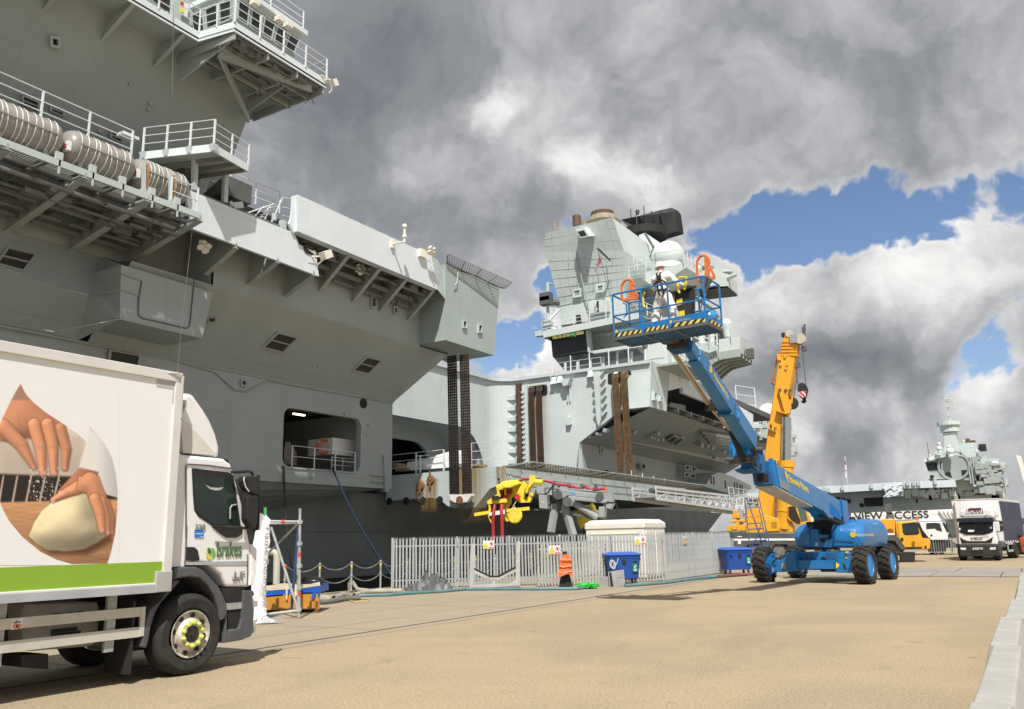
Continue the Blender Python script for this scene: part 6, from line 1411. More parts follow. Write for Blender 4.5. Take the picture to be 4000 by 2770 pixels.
K('side_guard_end',MB().b2((gxp+.012,T(628,1222,gxp).y,T(630,1350,gxp).z),(gxp-.02,T(647,1222,gxp).y,T(640,1220,gxp).z)),AL)
for x in (505,15): q = T(x,1130,gxp-.05); K('guard_hanger',MB().b2((gxp-.04,q.y-.06,.42),(gxp-.09,q.y+.06,zB1-.05)),GALVD)
sk = K('warning_sticker',MB().b2(T(55,1278,gxp+.003),T(95,1318,gxp)),WPL)
for y in (68,84): K('prohibition_mark',MB().lathe([(.030,0),(.030,.002)],T(y,1307,gxp+.003),(1,0,0),14),M('faded_red',(.6,.25,.2),.6),sk)
a = T(57,1295,gxp+.004); b = T(93,1295,gxp+.004); text('lettering','AdBlue',SBLK,sk,a,(0,1,0),(0,0,1),.045,.0008,width=abs(b.y-a.y))
K('air_tank',MB().tube((CX_-.9,hubc.y-3.0,.55),(CX_-.9,hubc.y-1.9,.55),.16,14),BLACK)
# ------------------------------------------------------------------ frames of reference for machines
class PLF:
    """vertical plane through p0 along angle a (radians from +X); call: point of it seen at a pixel, 'off' metres behind"""
    def __init__(s,p0,a): s.p = V((p0[0],p0[1],0)); s.d = V((math.cos(a),math.sin(a),0)); s.n = V((-math.sin(a),math.cos(a),0))
    def __call__(s,px,py,off=0.): r = ray(px,py); return CAM + r*((s.p+s.n*off-CAM).dot(s.n)/r.dot(s.n))
    def poly(s,pts,crp,off=0.): return [s(*crp(*q),off) for q in pts]
z6 = crop(2800,1780,2.5611); zL = crop(2500,1180,2.217); zb = crop(2380,960,3.627); zc5 = crop(2820,1260,3.192); z38 = crop(3150,1760,3.8417); s4 = crop(3650,1900,4.989)
def adder(root):
    def f(name,mb,mat,par=None,**k): return mb.obj(name,mat,par or root,**k)
    return f
# ------------------------------------------------------------------ blue boom lift
BA = R(-8.2)
BL0 = V((-6.55,32.1,0))
BLT = thing('boom_lift','blue articulated boom lift with big black tyres on the quay road','boom lift',BL0,BA,local=False)
A_ = adder(BLT); BM = RM[BLT.name]
def b_(x,y,z): return BM @ V((x,y,z))
bxv = (BM.to_3x3() @ V((1,0,0))); byv = BM.to_3x3() @ V((0,1,0)); B3 = BM.to_3x3()
BF = PLF(BL0,BA)
def big_wheel(c,lab_side,steer=0.):
    r_,w_ = .61,.46
    m3 = Mx.Rotation(BA+steer,3,'Z'); axv = m3 @ V((1,0,0))
    t = MB().lathe([(.36,-w_/2+.06),(.42,-w_/2),(.54,-w_/2-.01),(r_-.035,-w_/2+.05),(r_-.03,w_/2-.05),(.54,w_/2+.01),(.42,w_/2),(.36,w_/2-.06)],c,axv,36,cap=False)
    o = A_('wheel',t,TYRE,smooth=40)
    lg = MB()
    for k in range(17):
        for s in (-1,1):
            a = 6.2832*(k+(.25 if s > 0 else 0))/17
            def q(ax_,da,rr__): return V(c)+axv*ax_+ m3 @ V((0,rr__*math.cos(a+da),rr__*math.sin(a+da)))
            for (x0_,d0),(x1_,d1) in (((0,.0),(s*.10,.0)),((s*.10,.0),(s*.225,.16))):
                lo,hi = r_-.04,r_+.012
                lg.hexa([q(x0_,d0,lo),q(x0_,d0+.17,lo),q(x1_,d1+.17,lo),q(x1_,d1,lo),q(x0_,d0+.02,hi),q(x0_,d0+.15,hi),q(x1_,d1+.15,hi),q(x1_,d1+.02,hi)])
    A_('tread_lugs',lg,TYRE,o)['kind'] = 'stuff'
    A_('rim',MB().lathe([(.36,.17),(.375,.19),(.34,.19),(.30,.08),(.16,.02),(.14,.06),(.05,.07)],c,axv,28).lathe([(.36,-.17),(.34,-.19),(.28,-.06),(.05,-.05)],c,axv,28),M('rim_blue',(.015,.22,.58),.4,var=.1,dirt=.15),o,smooth=40)
    nb_ = MB()
    for k in range(8): nb_.lathe([(.018,.02),(.016,.05)],V(c)+m3 @ V((0,.21*math.cos(k*.785),.21*math.sin(k*.785))),axv,6)
    A_('wheel_nuts',nb_,GALVD,o)['kind'] = 'stuff'
    return o
wpos = [(480,1268,-.0),(1488,1288,0),(1715,1240,0),(802,1226,0)]
wc = []
for x,y,s in wpos:
    q = PZ(*z6(x,y),0); q = q+byv*.12; wc.append(V((q.x,q.y,.615))); big_wheel(wc[-1],0,s)
ym = ((wc[0]+wc[1])/2-BL0).dot(byv)
lc = [(w_-BL0) for w_ in wc]; lcx = [w_.dot(bxv) for w_ in lc]; lcy = [w_.dot(byv) for w_ in lc]
yfr,ybk = (lcy[0]+lcy[1])/2,(lcy[2]+lcy[3])/2
# chassis
fr_ = yfr+.25
chp = BF.poly([(790,968),(1200,962),(1195,1130),(1170,1150),(800,1140)],z6,fr_)
CH = A_('chassis',MB().prism(chp,byv*(ybk-yfr-.5)),BLUE,bevel=.015)
for x in (822,940,1070): A_('lightening_hole',MB().lathe([(.10,0),(.10,.012)],BF(*z6(x,1040),fr_),-byv,18),DARK,CH)
for x0,x1 in ((885,960),(1095,1195)): A_('chassis_plate',MB().prism(BF.poly([(x0,968),(x1,965),(x1,1125),(x0+5,1128)],z6,fr_-.03),byv*.03),BLUED,CH)
A_('ram',MB().tube(BF(*z6(1045,1138),fr_-.15),BF(*z6(1190,1138),fr_-.15),.085,12),BLACK,CH)
for yy in (yfr,ybk):
    f0 = yy-.28
    for sgn,pts in ((-1,[(560,1160),(600,1070),(690,1010),(690,975),(760,945),(775,960),(800,1160),(640,1165)]),(1,[(1190,1170),(1192,990),(1215,965),(1290,962),(1300,1010),(1370,1040),(1385,1070),(1390,1165),(1340,1175)])):
        P3 = BF.poly(pts,z6,yfr-.28); P3 = [p_+byv*(yy-yfr) for p_ in P3]
        ax_ = A_('axle_arm',MB().prism(P3,byv*.55),BLUE,CH,bevel=.02)
    A_('axle_beam',MB().beam(b_(-1.25,yy,.62),b_(1.1,yy,.62),.28,.28),BLUE,CH)
for (x0,y0,x1,y1) in ((500,1130,585,1000),(585,1000,540,1000),(1360,1060,1385,1110)): A_('steer_knuckle',MB().beam(BF(*z6(x0,y0),yfr-.15),BF(*z6(x1,y1),yfr-.15),.12,.14),BLUE,CH)
A_('hydraulic_hose',MB().path(BF.poly([(1280,985),(1310,1000),(1340,990),(1375,1000)],z6,yfr-.32),.018,5).path(BF.poly([(560,1010),(620,1020),(660,1000),(690,1000)],z6,yfr-.3),.018,5).path(BF.poly([(505,1080),(530,1110),(540,1150),(520,1130)],z6,yfr-.3),.03,5),BLACK,CH)
A_('yellow_arrow',MB().prism(BF.poly([(1192,1065),(1230,1098),(1192,1132)],z6,yfr-.292),byv*.01),YELB,CH)
A_('arm_window',MB().prism(BF.poly([(645,1085),(690,1065),(690,1135),(650,1135)],z6,yfr-.288),byv*.006),TARM,CH); A_('arm_window',MB().prism(BF.poly([(1260,1075),(1280,1090),(1300,1140),(1275,1140)],z6,yfr-.288),byv*.006),DARK,CH)
A_('yellow_label',MB().prism(BF.poly([(1288,958),(1318,955),(1318,970),(1288,975)],z6,yfr-.295),byv*.008).prism(BF.poly([(1285,1010),(1315,1012),(1315,1030),(1285,1028)],z6,yfr-.295),byv*.008),YELB,CH)
A_('swing_bearing',MB().tube(b_(-.15,0,1.1),b_(-.15,0,1.42),.62,28),DGREY,BLT)
# turret hoods
def lo(p): q = V(p)-BL0; return q.dot(bxv),q.dot(byv),q.z
fy_ = -1.15
xl0,_,zt_ = lo(BF(*z6(757,770),fy_)); xl1 = lo(BF(*z6(1108,770),fy_))[0]; xr0 = lo(BF(*z6(1118,770),fy_))[0]; xr1 = lo(BF(*z6(1395,770),fy_))[0]+.22
zb0 = lo(BF(*z6(950,920),fy_))[2]; zm = lo(BF(*z6(950,765),fy_))[2]; ztp = lo(BF(*z6(1400,635),fy_+.6))[2]
def hood(x0,x1,y0,y1,zs_,cs):
    b = MB(); rings = []
    for z,i0,i1,j0,j1,c in zs_: rings.append([b_(*q) for q in rr(x0+i0,x1-i1,y0+j0,y1-j1,z,c)])
    return b.loft(rings)
TU = A_('turret_frame',MB().prism([b_(xl0+.1,fy_+.1,zb0),b_(xr1-.1,fy_+.1,zb0),b_(xr1-.1,1.6,zb0),b_(xl0+.1,1.6,zb0)],(0,0,.25)),BLUED)
HL = A_('engine_hood',hood(xl0,xl1-.62,fy_,1.7,[(zb0+.02,.06,0,0,.1,.10),(zm-.15,.0,0,-.05,0,.14),(zm,.02,0,.0,0,.14),(zm+.22,.10,.02,.25,.1,.16),(zm+.36,.3,.1,.55,.2,.2)],0),BLUE,TU,smooth=24,bevel=.03)
HR = A_('engine_hood',hood(xr0,xr1,fy_,1.9,[(zb0+.02,0,.10,0,.1,.12),(zm-.2,0,.0,-.05,0,.22),(zm,.0,.02,.0,0,.24),(zm+.20,.02,.05,.14,.1,.26),(ztp-.10,.30,.10,.62,.15,.28),(ztp,.42,.22,.80,.3,.28)],0),BLUE,TU,smooth=24,bevel=.03)
A_('centre_panel',MB().prism(BF.poly([(935,740),(1010,735),(1015,790),(1112,792),(1100,918),(975,918),(935,900)],z6,fy_+.04),byv*.4),BLUE,TU,bevel=.01)
A_('logo_recess',MB().prism(BF.poly([(1020,825),(1045,830),(1062,822),(1110,822),(1095,850),(1065,872),(1035,858)],z6,fy_+.03),byv*.01),BLACK,TU)
A_('dark_boom_well',MB().prism([b_(xl1-.62,fy_+.5,zb0+.2),b_(xr0+.05,fy_+.5,zb0+.2),b_(xr0+.05,1.7,zb0+.2),b_(xl1-.62,1.7,zb0+.2)],(0,0,.85)),BLACK,TU)
A_('hood_edge',MB().path(BF.poly([(870,735),(930,690),(1010,655),(1050,645)],z6,fy_+.3),.05,6),BLACK,TU)
A_('hood_line',MB().path([p_+V((0,0,-.0)) for p_ in BF.poly([(1125,838),(1250,845),(1370,850)],z6,fy_-.06)],.012,4),BLUED,HR)
A_('exhaust_cap',MB().loft([BF.poly([(1412,648),(1450,648),(1455,640),(1440,610),(1420,622)],z6,.2),BF.poly([(1412,648),(1450,648),(1455,640),(1440,610),(1420,622)],z6,.5)]),BLACK,HR)
YELT = M('lettering_yellow',(.70,.52,.04),.5,var=.03)
a = BF(*z6(1372,805),fy_-.065); text('lettering','Nationwide',YELT,HR,a+bxv*.02,bxv,(0,0,1),.13,.002,width=.62)
A_('logo_disc',MB().lathe([(.10,0),(.10,.006)],BF(*z6(1362,790),fy_-.06),-byv,14),YELT,HR)
A_('rear_panel',MB().prism([b_(xr1-.04,.2,zm+.0),b_(xr1-.04,.9,zm+.0),b_(xr1-.08,.9,zm+.26),b_(xr1-.08,.2,zm+.26)],bxv*.01),M('light_blue_sticker',(.25,.40,.55),.5),HR)
A_('warning_label',MB().prism(BF.poly([(985,870),(1012,868),(1012,905),(985,905)],z6,fy_+.03),byv*.008),M('label_pale',(.45,.5,.55),.5),TU)
# lower boom
dF,dR = 25.2,32.9
E_t,E_b = PD(*z6(530,48),dF),PD(*z6(572,288),dF)
R_t,R_b = PD(*z6(1240,452),dR),PD(*z6(1262,660),dR)
ax1 = (R_t-E_t).normalized(); w1 = -bxv*.56
LB = A_('lower_boom',MB().loft([[E_b,E_t,E_t+w1,E_b+w1],[E_b*.62+R_b*.38,E_t*.62+R_t*.38,E_t*.62+R_t*.38+w1,E_b*.62+R_b*.38+w1],[R_b,R_t,R_t+w1,R_b+w1]]),BLUE,bevel=.02)
A_('boom_underside_plate',MB().loft([[E_b+V((0,0,-.02)),E_b+w1+V((0,0,-.02)),E_b+w1+V((0,0,-.06)),E_b+V((0,0,-.06))],[E_b*.5+R_b*.5+V((0,0,-.02)),(E_b+R_b)*.5+w1+V((0,0,-.02)),(E_b+R_b)*.5+w1+V((0,0,-.06)),(E_b+R_b)*.5+V((0,0,-.06))]]),GALVD,LB)
pn = (E_t-E_b).cross(ax1).normalized(); pn = pn if pn.dot(bxv) > 0 else -pn
def onside(u,v): return (E_b*(1-u)+R_b*u)*(1-v)+(E_t*(1-u)+R_t*u)*v + pn*.012
for u in (.0,.035): A_('boom_collar',MB().beam(onside(u+.01,-.08),onside(u+.01,1.1),.07,.12,pn),BLUE,LB)
dirr = (R_b-E_b).normalized(); upb = (dirr.cross(pn)); upb = upb if upb.z > 0 else -upb
pa = onside(.175,.56); pe = onside(.47,.56)
text('lettering','Nationwide Platforms',YELT,LB,onside(.20,.50),dirr,upb,.34,.002,width=(onside(.20,.5)-onside(.47,.5)).length)
A_('logo_mark',MB().prism([onside(.165,.60),onside(.183,.52),onside(.19,.75),onside(.175,.92),onside(.16,.85)],pn*.004).prism([onside(.19,.40),onside(.198,.42),onside(.183,.62),onside(.176,.50)],pn*.004),YELT,LB)
A_('grey_decal',MB().prism([onside(.06,.04),onside(.18,.04),onside(.20,.34),onside(.06,.42)],pn*.003),M('decal_grey',(.20,.24,.27),.5),LB)
for k in range(6): A_('boom_rib',MB().beam(onside(.80+k*.027,.05),onside(.80+k*.027,.6-.04*k),.02,.06,pn),BLUE,LB)
EP = A_('boom_end_plate',MB().prism([E_b-ax1*.02,E_t-ax1*.02-(E_t-E_b)*.45,E_t-ax1*.02-(E_t-E_b)*.45+w1,E_b-ax1*.02+w1],-ax1*.08),BLUED,LB)
A_('end_slot',MB().prism([E_b-ax1*.11+w1*.2+V((0,0,.08)),E_b-ax1*.11+w1*.8+V((0,0,.08)),E_b-ax1*.11+w1*.8+V((0,0,.3)),E_b-ax1*.11+w1*.2+V((0,0,.3))],-ax1*.01),BLACK,EP)
A_('pivot_post',MB().prism([R_b+bxv*.05,R_t+bxv*.05+V((0,0,.05)),R_t+bxv*.05+byv*.55,b_(lo(R_b)[0]+.05,lo(R_b)[1]+.55,zb0+.3),b_(lo(R_b)[0]+.05,lo(R_b)[1]-.15,zb0+.3)],-bxv*.09).prism([R_b-bxv*.75,R_t-bxv*.75+V((0,0,.05)),R_t-bxv*.75+byv*.55,b_(lo(R_b)[0]-.75,lo(R_b)[1]+.55,zb0+.3),b_(lo(R_b)[0]-.75,lo(R_b)[1]-.15,zb0+.3)],bxv*.09),BLUE,TU)
lr0 = PD(*z6(1090,590),30.6)-bxv*.2; lr1 = b_(lo(lr0)[0]+.5,.2,zb0+.5)
A_('lift_ram',MB().tube(lr0,lr0*.45+lr1*.55,.075,12).tube(lr0*.5+lr1*.5,lr1,.115,14),BLACK,TU)
A_('boom_bracket',MB().prism([onside(.66,.03),onside(.83,.02),onside(.81,-.14),onside(.78,-.24),onside(.74,-.18)],w1*.95),BLUE,LB)
# elbow
J0 = PD(*zL(955,1215),24.95); J1 = PD(*zL(432,400),20.7)
jd = (J1-J0).normalized(); jx = bxv; jn = jd.cross(jx).normalized(); jn = jn if jn.z > 0 else -jn
EL = A_('elbow_joint',MB().prism([PD(*zL(x,y),25.05) for x,y in ((905,1190),(960,1195),(1010,1275),(1055,1290),(1060,1330),(1010,1370),(960,1360),(915,1330),(905,1260))],w1*.9),BLUE,bevel=.02)
A_('elbow_plate',MB().prism([PD(*zL(x,y),25.0) for x,y in ((1010,1262),(1058,1275),(1085,1360),(1085,1470),(1060,1480),(1005,1460),(980,1440),(1040,1420),(1040,1350))],w1*1.05),BLUED,EL)
for x,y in ((1030,1275),(970,1375),(930,1350)): A_('elbow_pin',MB().tube(PD(*zL(x,y),25.0)+bxv*.12,PD(*zL(x,y),25.0)-bxv*.7,.06,12),DGREY,EL)
A_('elbow_hoses',MB().path([PD(*zL(x,y),24.9) for x,y in ((1000,1290),(1010,1340),(1000,1400),(1040,1440),(1050,1400))],.03,6).path([PD(*zL(x,y),24.9) for x,y in ((985,1300),(990,1360),(975,1420),(1010,1450))],.03,6),BLACK,EL)
A_('elbow_gusset',MB().prism([PD(*zL(x,y),24.97) for x,y in ((915,1240),(960,1200),(960,1320),(930,1330))],w1*.8),M('bright_blue_paint',(.02,.25,.62),.4),EL)
# upper boom
wj0,hj0,wj1,hj1 = .40,.46,.32,.36
def jring(c,w_,h_): return [c-jx*w_/2-jn*h_/2,c+jx*w_/2-jn*h_/2,c+jx*w_/2+jn*h_/2,c-jx*w_/2+jn*h_/2]
UB = A_('upper_boom',MB().loft([jring(J0,wj0,hj0),jring(J0+(J1-J0)*.93,wj1,hj1)]),BLUE,bevel=.015)
A_('inner_boom',MB().loft([jring(J0+(J1-J0)*.9,wj1-.08,hj1-.08),jring(J1+jd*.12,wj1-.08,hj1-.08)]),BLUE,UB)
sidep = lambda u,v: J0*(1-u)+J1*u + jx*((wj0*(1-u)+wj1*u)/2+.006) + jn*(v-.5)*(hj0*(1-u)+hj1*u)
text('lettering','Nationwide Platforms',YELT,UB,sidep(.735,.38),-jd,jn if (-jd).cross(jn).dot(jx) > 0 else -jn,.20,.002,width=(sidep(.735,0)-sidep(.41,0)).length)
A_('logo_mark',MB().prism([sidep(.80,.25),sidep(.775,.3),sidep(.76,.55),sidep(.78,.85),sidep(.80,.8)],jx*.004),YELT,UB)
cr_ = M('cream_hose_track',(.46,.38,.25),.6,var=.1)
hp = [(335,392),(440,545),(560,720),(655,870)]
A_('hose_track',MB().path([PD(*zL(x,y),20.75+(25-20.75)*(y-400)/815)-bxv*.22 for x,y in hp],.07,6),cr_,UB)
A_('ram_rod',MB().tube(PD(*zL(655,925),23.4)-bxv*.1,PD(*zL(825,1120),24.5)-bxv*.1,.055,10).tube(PD(*zL(755,960),23.5)-bxv*.05,PD(*zL(825,1105),24.4)-bxv*.05,.05,10),cr_,UB)
A_('ram_body',MB().tube(PD(*zL(815,1110),24.4)-bxv*.1,PD(*zL(940,1375),25.0)-bxv*.15,.085,12),BLACK,UB); A_('rod_eye',MB().box(PD(*zL(645,890),23.3)-bxv*.1,(.3,.2,.3)),BLACK,UB)
A_('boom_collar',MB().beam(J0+(J1-J0)*.42-jn*.30,J0+(J1-J0)*.42+jn*.05,.46,.10,jd),BLUED,UB)
A_('hose_guide',MB().path([sidep(.33,-.1)+jx*.03,sidep(.36,.0)+jx*.06,sidep(.36,.35)+jx*.05],.035,6),M('bright_blue_paint'),UB)
A_('head_joint',MB().prism([PD(*zL(x,y),20.55) for x,y in ((345,385),(385,295),(430,280),(450,340),(465,430),(420,440))],-bxv*.4),BLUED,UB,bevel=.02)
A_('head_wheel',MB().tube(PD(*zL(392,335),20.5)+bxv*.04,PD(*zL(392,335),20.5)-bxv*.45,.16,18),BLACK,UB)
A_('rotator',MB().prism([PD(*zL(x,y),20.4) for x,y in ((220,300),(380,285),(400,330),(300,355))],-bxv*.3),DGREY,UB)
# ------------------------------------------------------------------ basket
ZB = 6.42
N0,N1,N2 = PZ(2397,1321,ZB),PZ(2763,1258,ZB),PZ(2818,1281,ZB)
bu = (N1-N0).normalized(); bv = V((-bu.y,bu.x,0)); BWd = (N1-N0).length; BD = .92
def k_(u,v,z): return N0+bu*(u*BWd)+bv*v+V((0,0,z))
BK = A_('basket',MB().prism([k_(0,0,0),k_(1,0,0),k_(1,BD,0),k_(0,BD,0)],(0,0,.035)),BLUED)
fr_ = MB()
for u in (0,.33,.66,1): fr_.beam(k_(u,0,-.03),k_(u,BD,-.03),.05,.06)
fr_.beam(k_(0,0,-.03),k_(1,0,-.03),.05,.06).beam(k_(0,BD,-.03),k_(1,BD,-.03),.05,.06); A_('floor_frame',fr_,DGREY,BK)
ms = MB()
for i in range(28): ms.beam(k_(.04+.92*i/27,.12,-.05),k_(min(.97,.04+.92*i/27+.09),BD-.05,-.05),.012,.012); ms.beam(k_(max(.03,.04+.92*i/27-.09),BD-.05,-.055),k_(.04+.92*i/27,.12,-.055),.012,.012)
A_('floor_mesh',ms,M('mesh_blue',(.03,.15,.32),.5),BK)['kind'] = 'stuff'
A_('toe_board',MB().prism([k_(0,-.012,.0),k_(1,-.012,.0),k_(1,-.012,.26),k_(0,-.012,.20)],bv*.012).prism([k_(0,BD,0),k_(1,BD,0),k_(1,BD,.2),k_(0,BD,.2)],bv*.012).prism([k_(1,0,0),k_(1,BD,0),k_(1,BD,.2),k_(1,0,.2)],bu*.012),BLUE,BK)
hz = MB(); hk = MB()
def stripe(p0,p1,p2,p3,n_,off):
    for i in range(n_*2):
        a0,a1 = i/(2*n_),(i+1)/(2*n_); sh = .5/n_
        q = [p0+(p1-p0)*a0,p0+(p1-p0)*a1,p3+(p2-p3)*min(1,a1+sh),p3+(p2-p3)*min(1,a0+sh)]
        (hz if i % 2 else hk).prism([x+off for x in q],off*.15)
o_ = -bv*.016
for u0,u1 in ((.01,.315),(.335,.60),(.62,.985)): stripe(k_(u0,0,.012),k_(u1,0,.012),k_(u1,0,.10),k_(u0,0,.10),5,o_)
stripe(k_(1,.03,.012),k_(1,BD-.03,.012),k_(1,BD-.03,.1),k_(1,.03,.1),4,bu*.014)
A_('yellow_stripes',hz,M('stripe_yellow',(.72,.55,.12),.5),BK); A_('black_stripes',hk,SBLK,BK)
for u in (.07,.66): text('lettering','Nationwide Platforms',M('faded_yellow',(.45,.42,.16),.5),BK,k_(u,-.017,.125),bu,(0,0,1),.08,.001,width=.42); A_('logo_disc',MB().lathe([(.04,0),(.04,.003)],k_(u-.03,-.014,.15),-bv,12),YELT,BK)
rl = MB(); r_ = .021
for z in (.55,1.1):
    rl.path([k_(0,BD,z),k_(0,.06,z),k_(.02,0,z),k_(.5,0,z),k_(.98,0,z),k_(1,.06,z),k_(1,BD,z)],r_ if z < 1 else .024,7)
for z in (.55,1.1): rl.tube(k_(0,BD,z),k_(.34,BD,z),r_,6).tube(k_(.55,BD,z),k_(1,BD,z),r_,6)
A_('guard_rail',rl,BLUE,BK)
ps = MB()
for u,v in ((0.006,.012),(.33,0),(.615,0),(.985,.012),(1,BD),(0,BD),(.12,BD),(.55,BD),(.72,BD),(.78,BD)): ps.tube(k_(u,v,0),k_(u,v,1.1),.024,7)
A_('guard_posts',ps,BLUE,BK)['kind'] = 'stuff'
A_('side_loop',MB().path([k_(.02,.5,1.0),k_(.05,.55,.95),k_(.05,.55,.7),k_(.02,.5,.62)],.018,6).path([k_(.03,.1,.3),k_(.06,.5,.2),k_(.15,BD,.25),k_(.33,BD,.3)],.018,6),BLUE,BK)
# orange entrapment guards at both ends
def og(u,zo,h_,w_):
    c = lambda a,z: k_(u,.35,0)+bu*a+V((0,0,zo+z))
    m = MB().path([c(-w_,0),c(-w_,h_*.55)]+[c(-w_*math.cos(t_*.3927)*.98-.0,h_*.62+h_*.36*math.sin(t_*.3927)) for t_ in range(0,9)]+[c(w_*.75,h_*.5),c(w_*.75,0)],.035,6)
    o = A_('orange_guard',m,ORNG,BK)
    A_('guard_frame',MB().beam(c(-w_,0),c(w_*1.6,-.02),.06,.06,bv).beam(c(w_*.55,0),c(w_*.55,h_*.85),.10,.05,bv).beam(c(w_*.75,h_*.62),c(w_*1.6,0),.05,.05,bv).beam(c(w_*.2,.05),c(w_*.6,h_*.6),.05,.04,bv),ORNG,o)
og(.115,1.02,.52,.17); og(.945,1.14,.60,.16)
A_('guard_clamp',MB().box(k_(.95,.4,1.12),(.22,.2,.12)).box(k_(.97,.3,.95),(.1,.12,.3),rot=Mx.Rotation(.5,3,'Y')),DGREY,BK)
# control console
A_('control_console',MB().prism([k_(.545,.72,.35),k_(.72,.72,.35),k_(.74,.72,1.06),k_(.56,.72,1.0)],bv*.25).prism([k_(.50,.60,1.0),k_(.74,.60,1.08),k_(.76,.95,1.16),k_(.52,.95,1.05)],(0,0,.05)),M('console_black',(.025,.025,.024),.6,var=.3),BK)
A_('console_label',MB().prism([k_(.575,.71,.72),k_(.64,.71,.74),k_(.64,.71,.90),k_(.575,.71,.88)],bv*.005).prism([k_(.585,.71,.42),k_(.655,.71,.43),k_(.655,.71,.58),k_(.585,.71,.57)],bv*.005),YELB,BK)
for u,z in ((.365,.83),(.745,1.02)): A_('yellow_hoop',MB().path([k_(u-.02,.1,z-.18),k_(u-.035,.1,z-.1),k_(u-.035,.1,z+.12),k_(u-.01,.1,z+.2)]+([k_(u+.06,.1,z+.17),k_(u+.05,.1,z+.02),k_(u+.03,.1,z-.12)] if u > .5 else []),.028,6),YELB,BK)
A_('tilted_pole',MB().tube(k_(.78,.5,.05),k_(.93,.5,.85),.014,5),GALV,BK)
bag = MB().sph(k_(.945,.45,.26),.17,12,8,sc_=(1,1,1.05))
bag.v = [tuple(V(p)+V((NZ.noise(V(p)*9),NZ.noise(V(p)*9+V((5,0,0))),NZ.noise(V(p)*9+V((0,7,0)))))*.07) for p in bag.v]
bag.obj('plastic_bag',M('blue_plastic_bag',(.03,.25,.50),.3),None,'crumpled blue plastic bag in the right end of the lift basket','bag')
gl = MB().sph(k_(.665,.3,.12),.09,8,6,sc_=(1.2,1,.7)).sph(k_(.70,.3,.14),.07,8,6); gl.obj('work_gloves',M('pale_leather',(.5,.38,.25),.8,var=.3),None,'pair of pale work gloves at the foot of the basket console','gloves')
# ------------------------------------------------------------------ people
def skin_mesh(name,verts,edges,radii,root=0,sub=2,mat=None,tf=None):
    me = bpy.data.meshes.new('tmp'); me.from_pydata([tuple(v) for v in verts],edges,[]); o = bpy.data.objects.new('tmp',me); COL.objects.link(o)
    o.modifiers.new('s','SKIN')
    if not me.skin_vertices:
        bpy.context.view_layer.objects.active = o; bpy.ops.object.modifier_remove(modifier='s'); bpy.ops.object.modifier_add(type='SKIN')
    for i,r_ in enumerate(radii):
        sv = me.skin_vertices[0].data[i]; rr2 = r_ if isinstance(r_,tuple) else (r_,r_); sv.radius = rr2; sv.use_root = (i == root)
    ss = o.modifiers.new('u','SUBSURF'); ss.levels = sub; ss.render_levels = sub
    dg = bpy.context.evaluated_depsgraph_get(); m2 = bpy.data.meshes.new_from_object(o.evaluated_get(dg)); bpy.data.objects.remove(o); bpy.data.meshes.remove(me)
    m2.name = name; m2.polygons.foreach_set('use_smooth',[True]*len(m2.polygons)); m2.materials.clear(); m2.materials.append(mat)
    if tf is not None: m2.transform(tf)
    return m2
def put(name,me,parent=None,label=None,cat=None):
    o = bpy.data.objects.new(name,me); COL.objects.link(o); o.parent = parent
    if parent is not None and parent.name in RM: RM[o.name] = RM[parent.name]
    if parent is not None and parent.name in LOCAL: LOCAL.add(o.name)
    return tag(o,label,cat)
SKINM = M('skin',(.48,.27,.19),.55,var=.08,scale=12)
def hand_mb(c,d,up,s=1.0):
    """palm and five fingers; c wrist, d finger direction, up = back of hand"""
    d,up = V(d).normalized(),V(up).normalized(); sd_ = d.cross(up).normalized(); b = MB()
    b.loft([[c+sd_*a*s*w_+up*h*s*.013+d*s*l for a,h in ((-1,-1),(1,-1),(1,1),(-1,1))] for l,w_ in ((0,.026),(.04,.042),(.09,.043))])
    for i,(a,L) in enumerate(((-.033,.062),(-.011,.075),(.011,.07),(.033,.055))):
        p = c+d*s*.088+sd_*a*s; b.path([p,p+d*s*L*.5-up*s*.012,p+d*s*L*.85-up*s*.04,p+d*s*L*.9-up*s*.07],[.010*s,.010*s,.009*s,.007*s],6)
    p = c+d*s*.025-sd_*.03*s; b.path([p,p-sd_*s*.03+d*s*.03-up*s*.01,p-sd_*s*.02+d*s*.065-up*s*.035],[.013*s,.011*s,.008*s],6)
    return b
